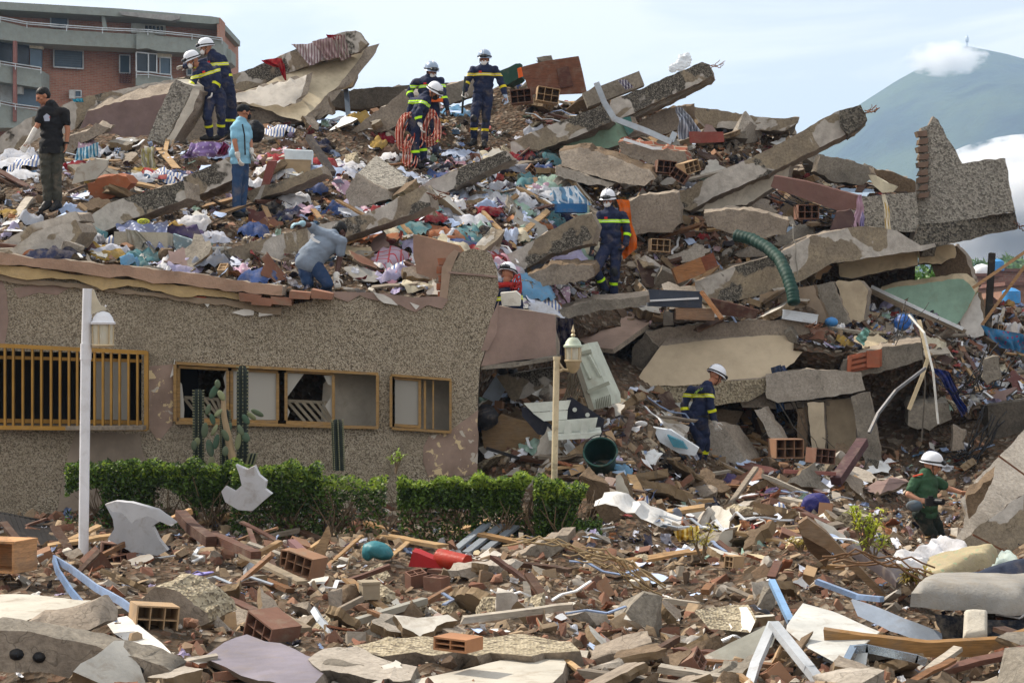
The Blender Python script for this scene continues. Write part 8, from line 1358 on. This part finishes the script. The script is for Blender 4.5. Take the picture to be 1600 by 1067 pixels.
def mist(name, c, size, dens, seed, thr, label, sc=1.0):
    m = MB(); m.ell((0, 0, 0), (1, 1, 1), None, 4); o = m.build(name, [bpy.data.materials.new('cloud_vapour')], ang=None, org=(0, 0, 0)); o.location = c; o.scale = size; tag(o, label, kind='stuff')
    t = o.data.materials[0]; t.use_nodes = True; n = t.node_tree.nodes; l = t.node_tree.links; n.clear(); out = n.new('ShaderNodeOutputMaterial'); pv = n.new('ShaderNodeVolumePrincipled'); tc_ = n.new('ShaderNodeTexCoord'); ln = n.new('ShaderNodeVectorMath'); ln.operation = 'LENGTH'; l.new(tc_.outputs['Object'], ln.inputs[0])
    nz = n.new('ShaderNodeTexNoise'); nz.inputs['Scale'].default_value = 2.2*sc; nz.inputs['Detail'].default_value = 7; nz.inputs['Roughness'].default_value = .62; ad = n.new('ShaderNodeVectorMath'); ad.operation = 'ADD'; ad.inputs[1].default_value = (seed, seed, 0); l.new(tc_.outputs['Object'], ad.inputs[0]); l.new(ad.outputs[0], nz.inputs['Vector'])
    m1 = n.new('ShaderNodeMath'); m1.operation = 'MULTIPLY_ADD'; m1.inputs[1].default_value = -.5; m1.inputs[2].default_value = .5-thr; l.new(ln.outputs['Value'], m1.inputs[0]); m2 = n.new('ShaderNodeMath'); m2.operation = 'ADD'; l.new(nz.outputs['Fac'], m2.inputs[0]); l.new(m1.outputs[0], m2.inputs[1])
    m3 = n.new('ShaderNodeMath'); m3.operation = 'MULTIPLY'; m3.use_clamp = False; m4 = n.new('ShaderNodeMath'); m4.operation = 'MAXIMUM'; m4.inputs[1].default_value = 0; l.new(m2.outputs[0], m4.inputs[0]); l.new(m4.outputs[0], m3.inputs[0]); m3.inputs[1].default_value = dens
    l.new(m3.outputs[0], pv.inputs['Density']); pv.inputs['Color'].default_value = (1, 1, 1, 1); pv.inputs['Anisotropy'].default_value = .6; l.new(pv.outputs[0], out.inputs['Volume']); return o
c_ = P(1610, 320, 1500); mist('cloud_bank', c_, (95, 90, 55), 1.1, 3, .5, 'white cloud bank drifting in front of the lower slope of the mountain')
c_ = P(1478, 92, 2700); mist('cloud_wisp', c_, (62, 60, 26), .3, 8, .55, 'white wisp of cloud on the mountain summit', 1.3)
S.cycles.volume_bounces = 6
# ---------------------------------------------------------------- hang parts under the things they belong to
def by(lb): return next(o for o in bpy.data.objects if o.get('label') and lb in o['label'])
def att(child, par, name=None):
    c, p = by(child), by(par); c.location = c.location-p.location; c.parent = p
    for k in ('category', 'group'):
        if k in c: del c[k]
    if name: c.name = name
for c, p, n in [('leftmost dark hollow', 'long slab with dark hollow', 'hollow'), ('middle dark hollow', 'long slab with dark hollow', 'hollow'), ('rightmost dark hollow', 'long slab with dark hollow', 'hollow'), ('small inset frame', 'brown wooden door panel', 'door_inset'),
    ('dark letters GO', 'blue grey printed blanket', 'lettering'), ('upper yellow print'[:12], 'blue grey printed blanket', 'print') if False else ('lower yellow oval', 'blue grey printed blanket', 'print'), ('upper yellow oval', 'blue grey printed blanket', 'print'), ('white stripe along', 'slate grey drawer with', 'stripe'), ('black painted scrawl', 'open wooden box with', 'scrawl'),
    ('tan crumbled side', 'white topped wall slab', 'broken_side'), ('mottled lower face', 'huge pale cracked slab', 'lower_face'), ('brown crumbling core', 'huge pale cracked slab', 'core'), ('grey ledge under the pointed', 'pointed mottled beam', 'ledge'), ('dark pebbled square end', 'longest beam, slanting', 'beam_end'),
    ('smooth cream underside', 'thick rough edge of the tilted', 'underside'), ('pebbled front band', 'thick rough edge of the tilted', 'front_band'), ('dark end block', 'thick rough edge of the tilted', 'end_block'), ('pale metal edge strip', 'thick rough edge of the tilted', 'edge_strip'), ('curled rim', 'large curved white tub', 'rim'), ('shorter dark side', 'long brown board leaning', 'board_side'),
    ('white side of the leaning pebbled', 'leaning pebbled slab with', 'white_side'), ('orange hollow bricks exposed', 'grey terrace slab with', 'hollow_brick'), ('white plaster layer with torn', 'cream underside panel hanging', 'plaster_layer'), ('cream underside panel hanging', 'high mottled beam', 'underside'), ('dark pebbled floor band', 'jagged pebbled grey corner', 'floor_band'), ('red garment tail', 'bright red garment', 'garment_tail')]+[(q+' red brick in the torn', 'jagged pebbled grey corner', 'exposed_brick') for q in ('topmost', 'second', 'third', 'fourth', 'fifth', 'sixth', 'seventh', 'eighth', 'lowest')]:
    if c != 'white plaster layer with torn': att(c, p, n)
by('high mottled beam')['label'] = 'high mottled beam with a cream underside and clothes draped on it against the sky'; by('thick rough edge of the tilted')['label'] = 'tilted balcony slab showing its cream underside behind the descending firefighter'
for o in bpy.data.objects:
    for k in ('_w', '_J'):
        if k in o: del o[k]
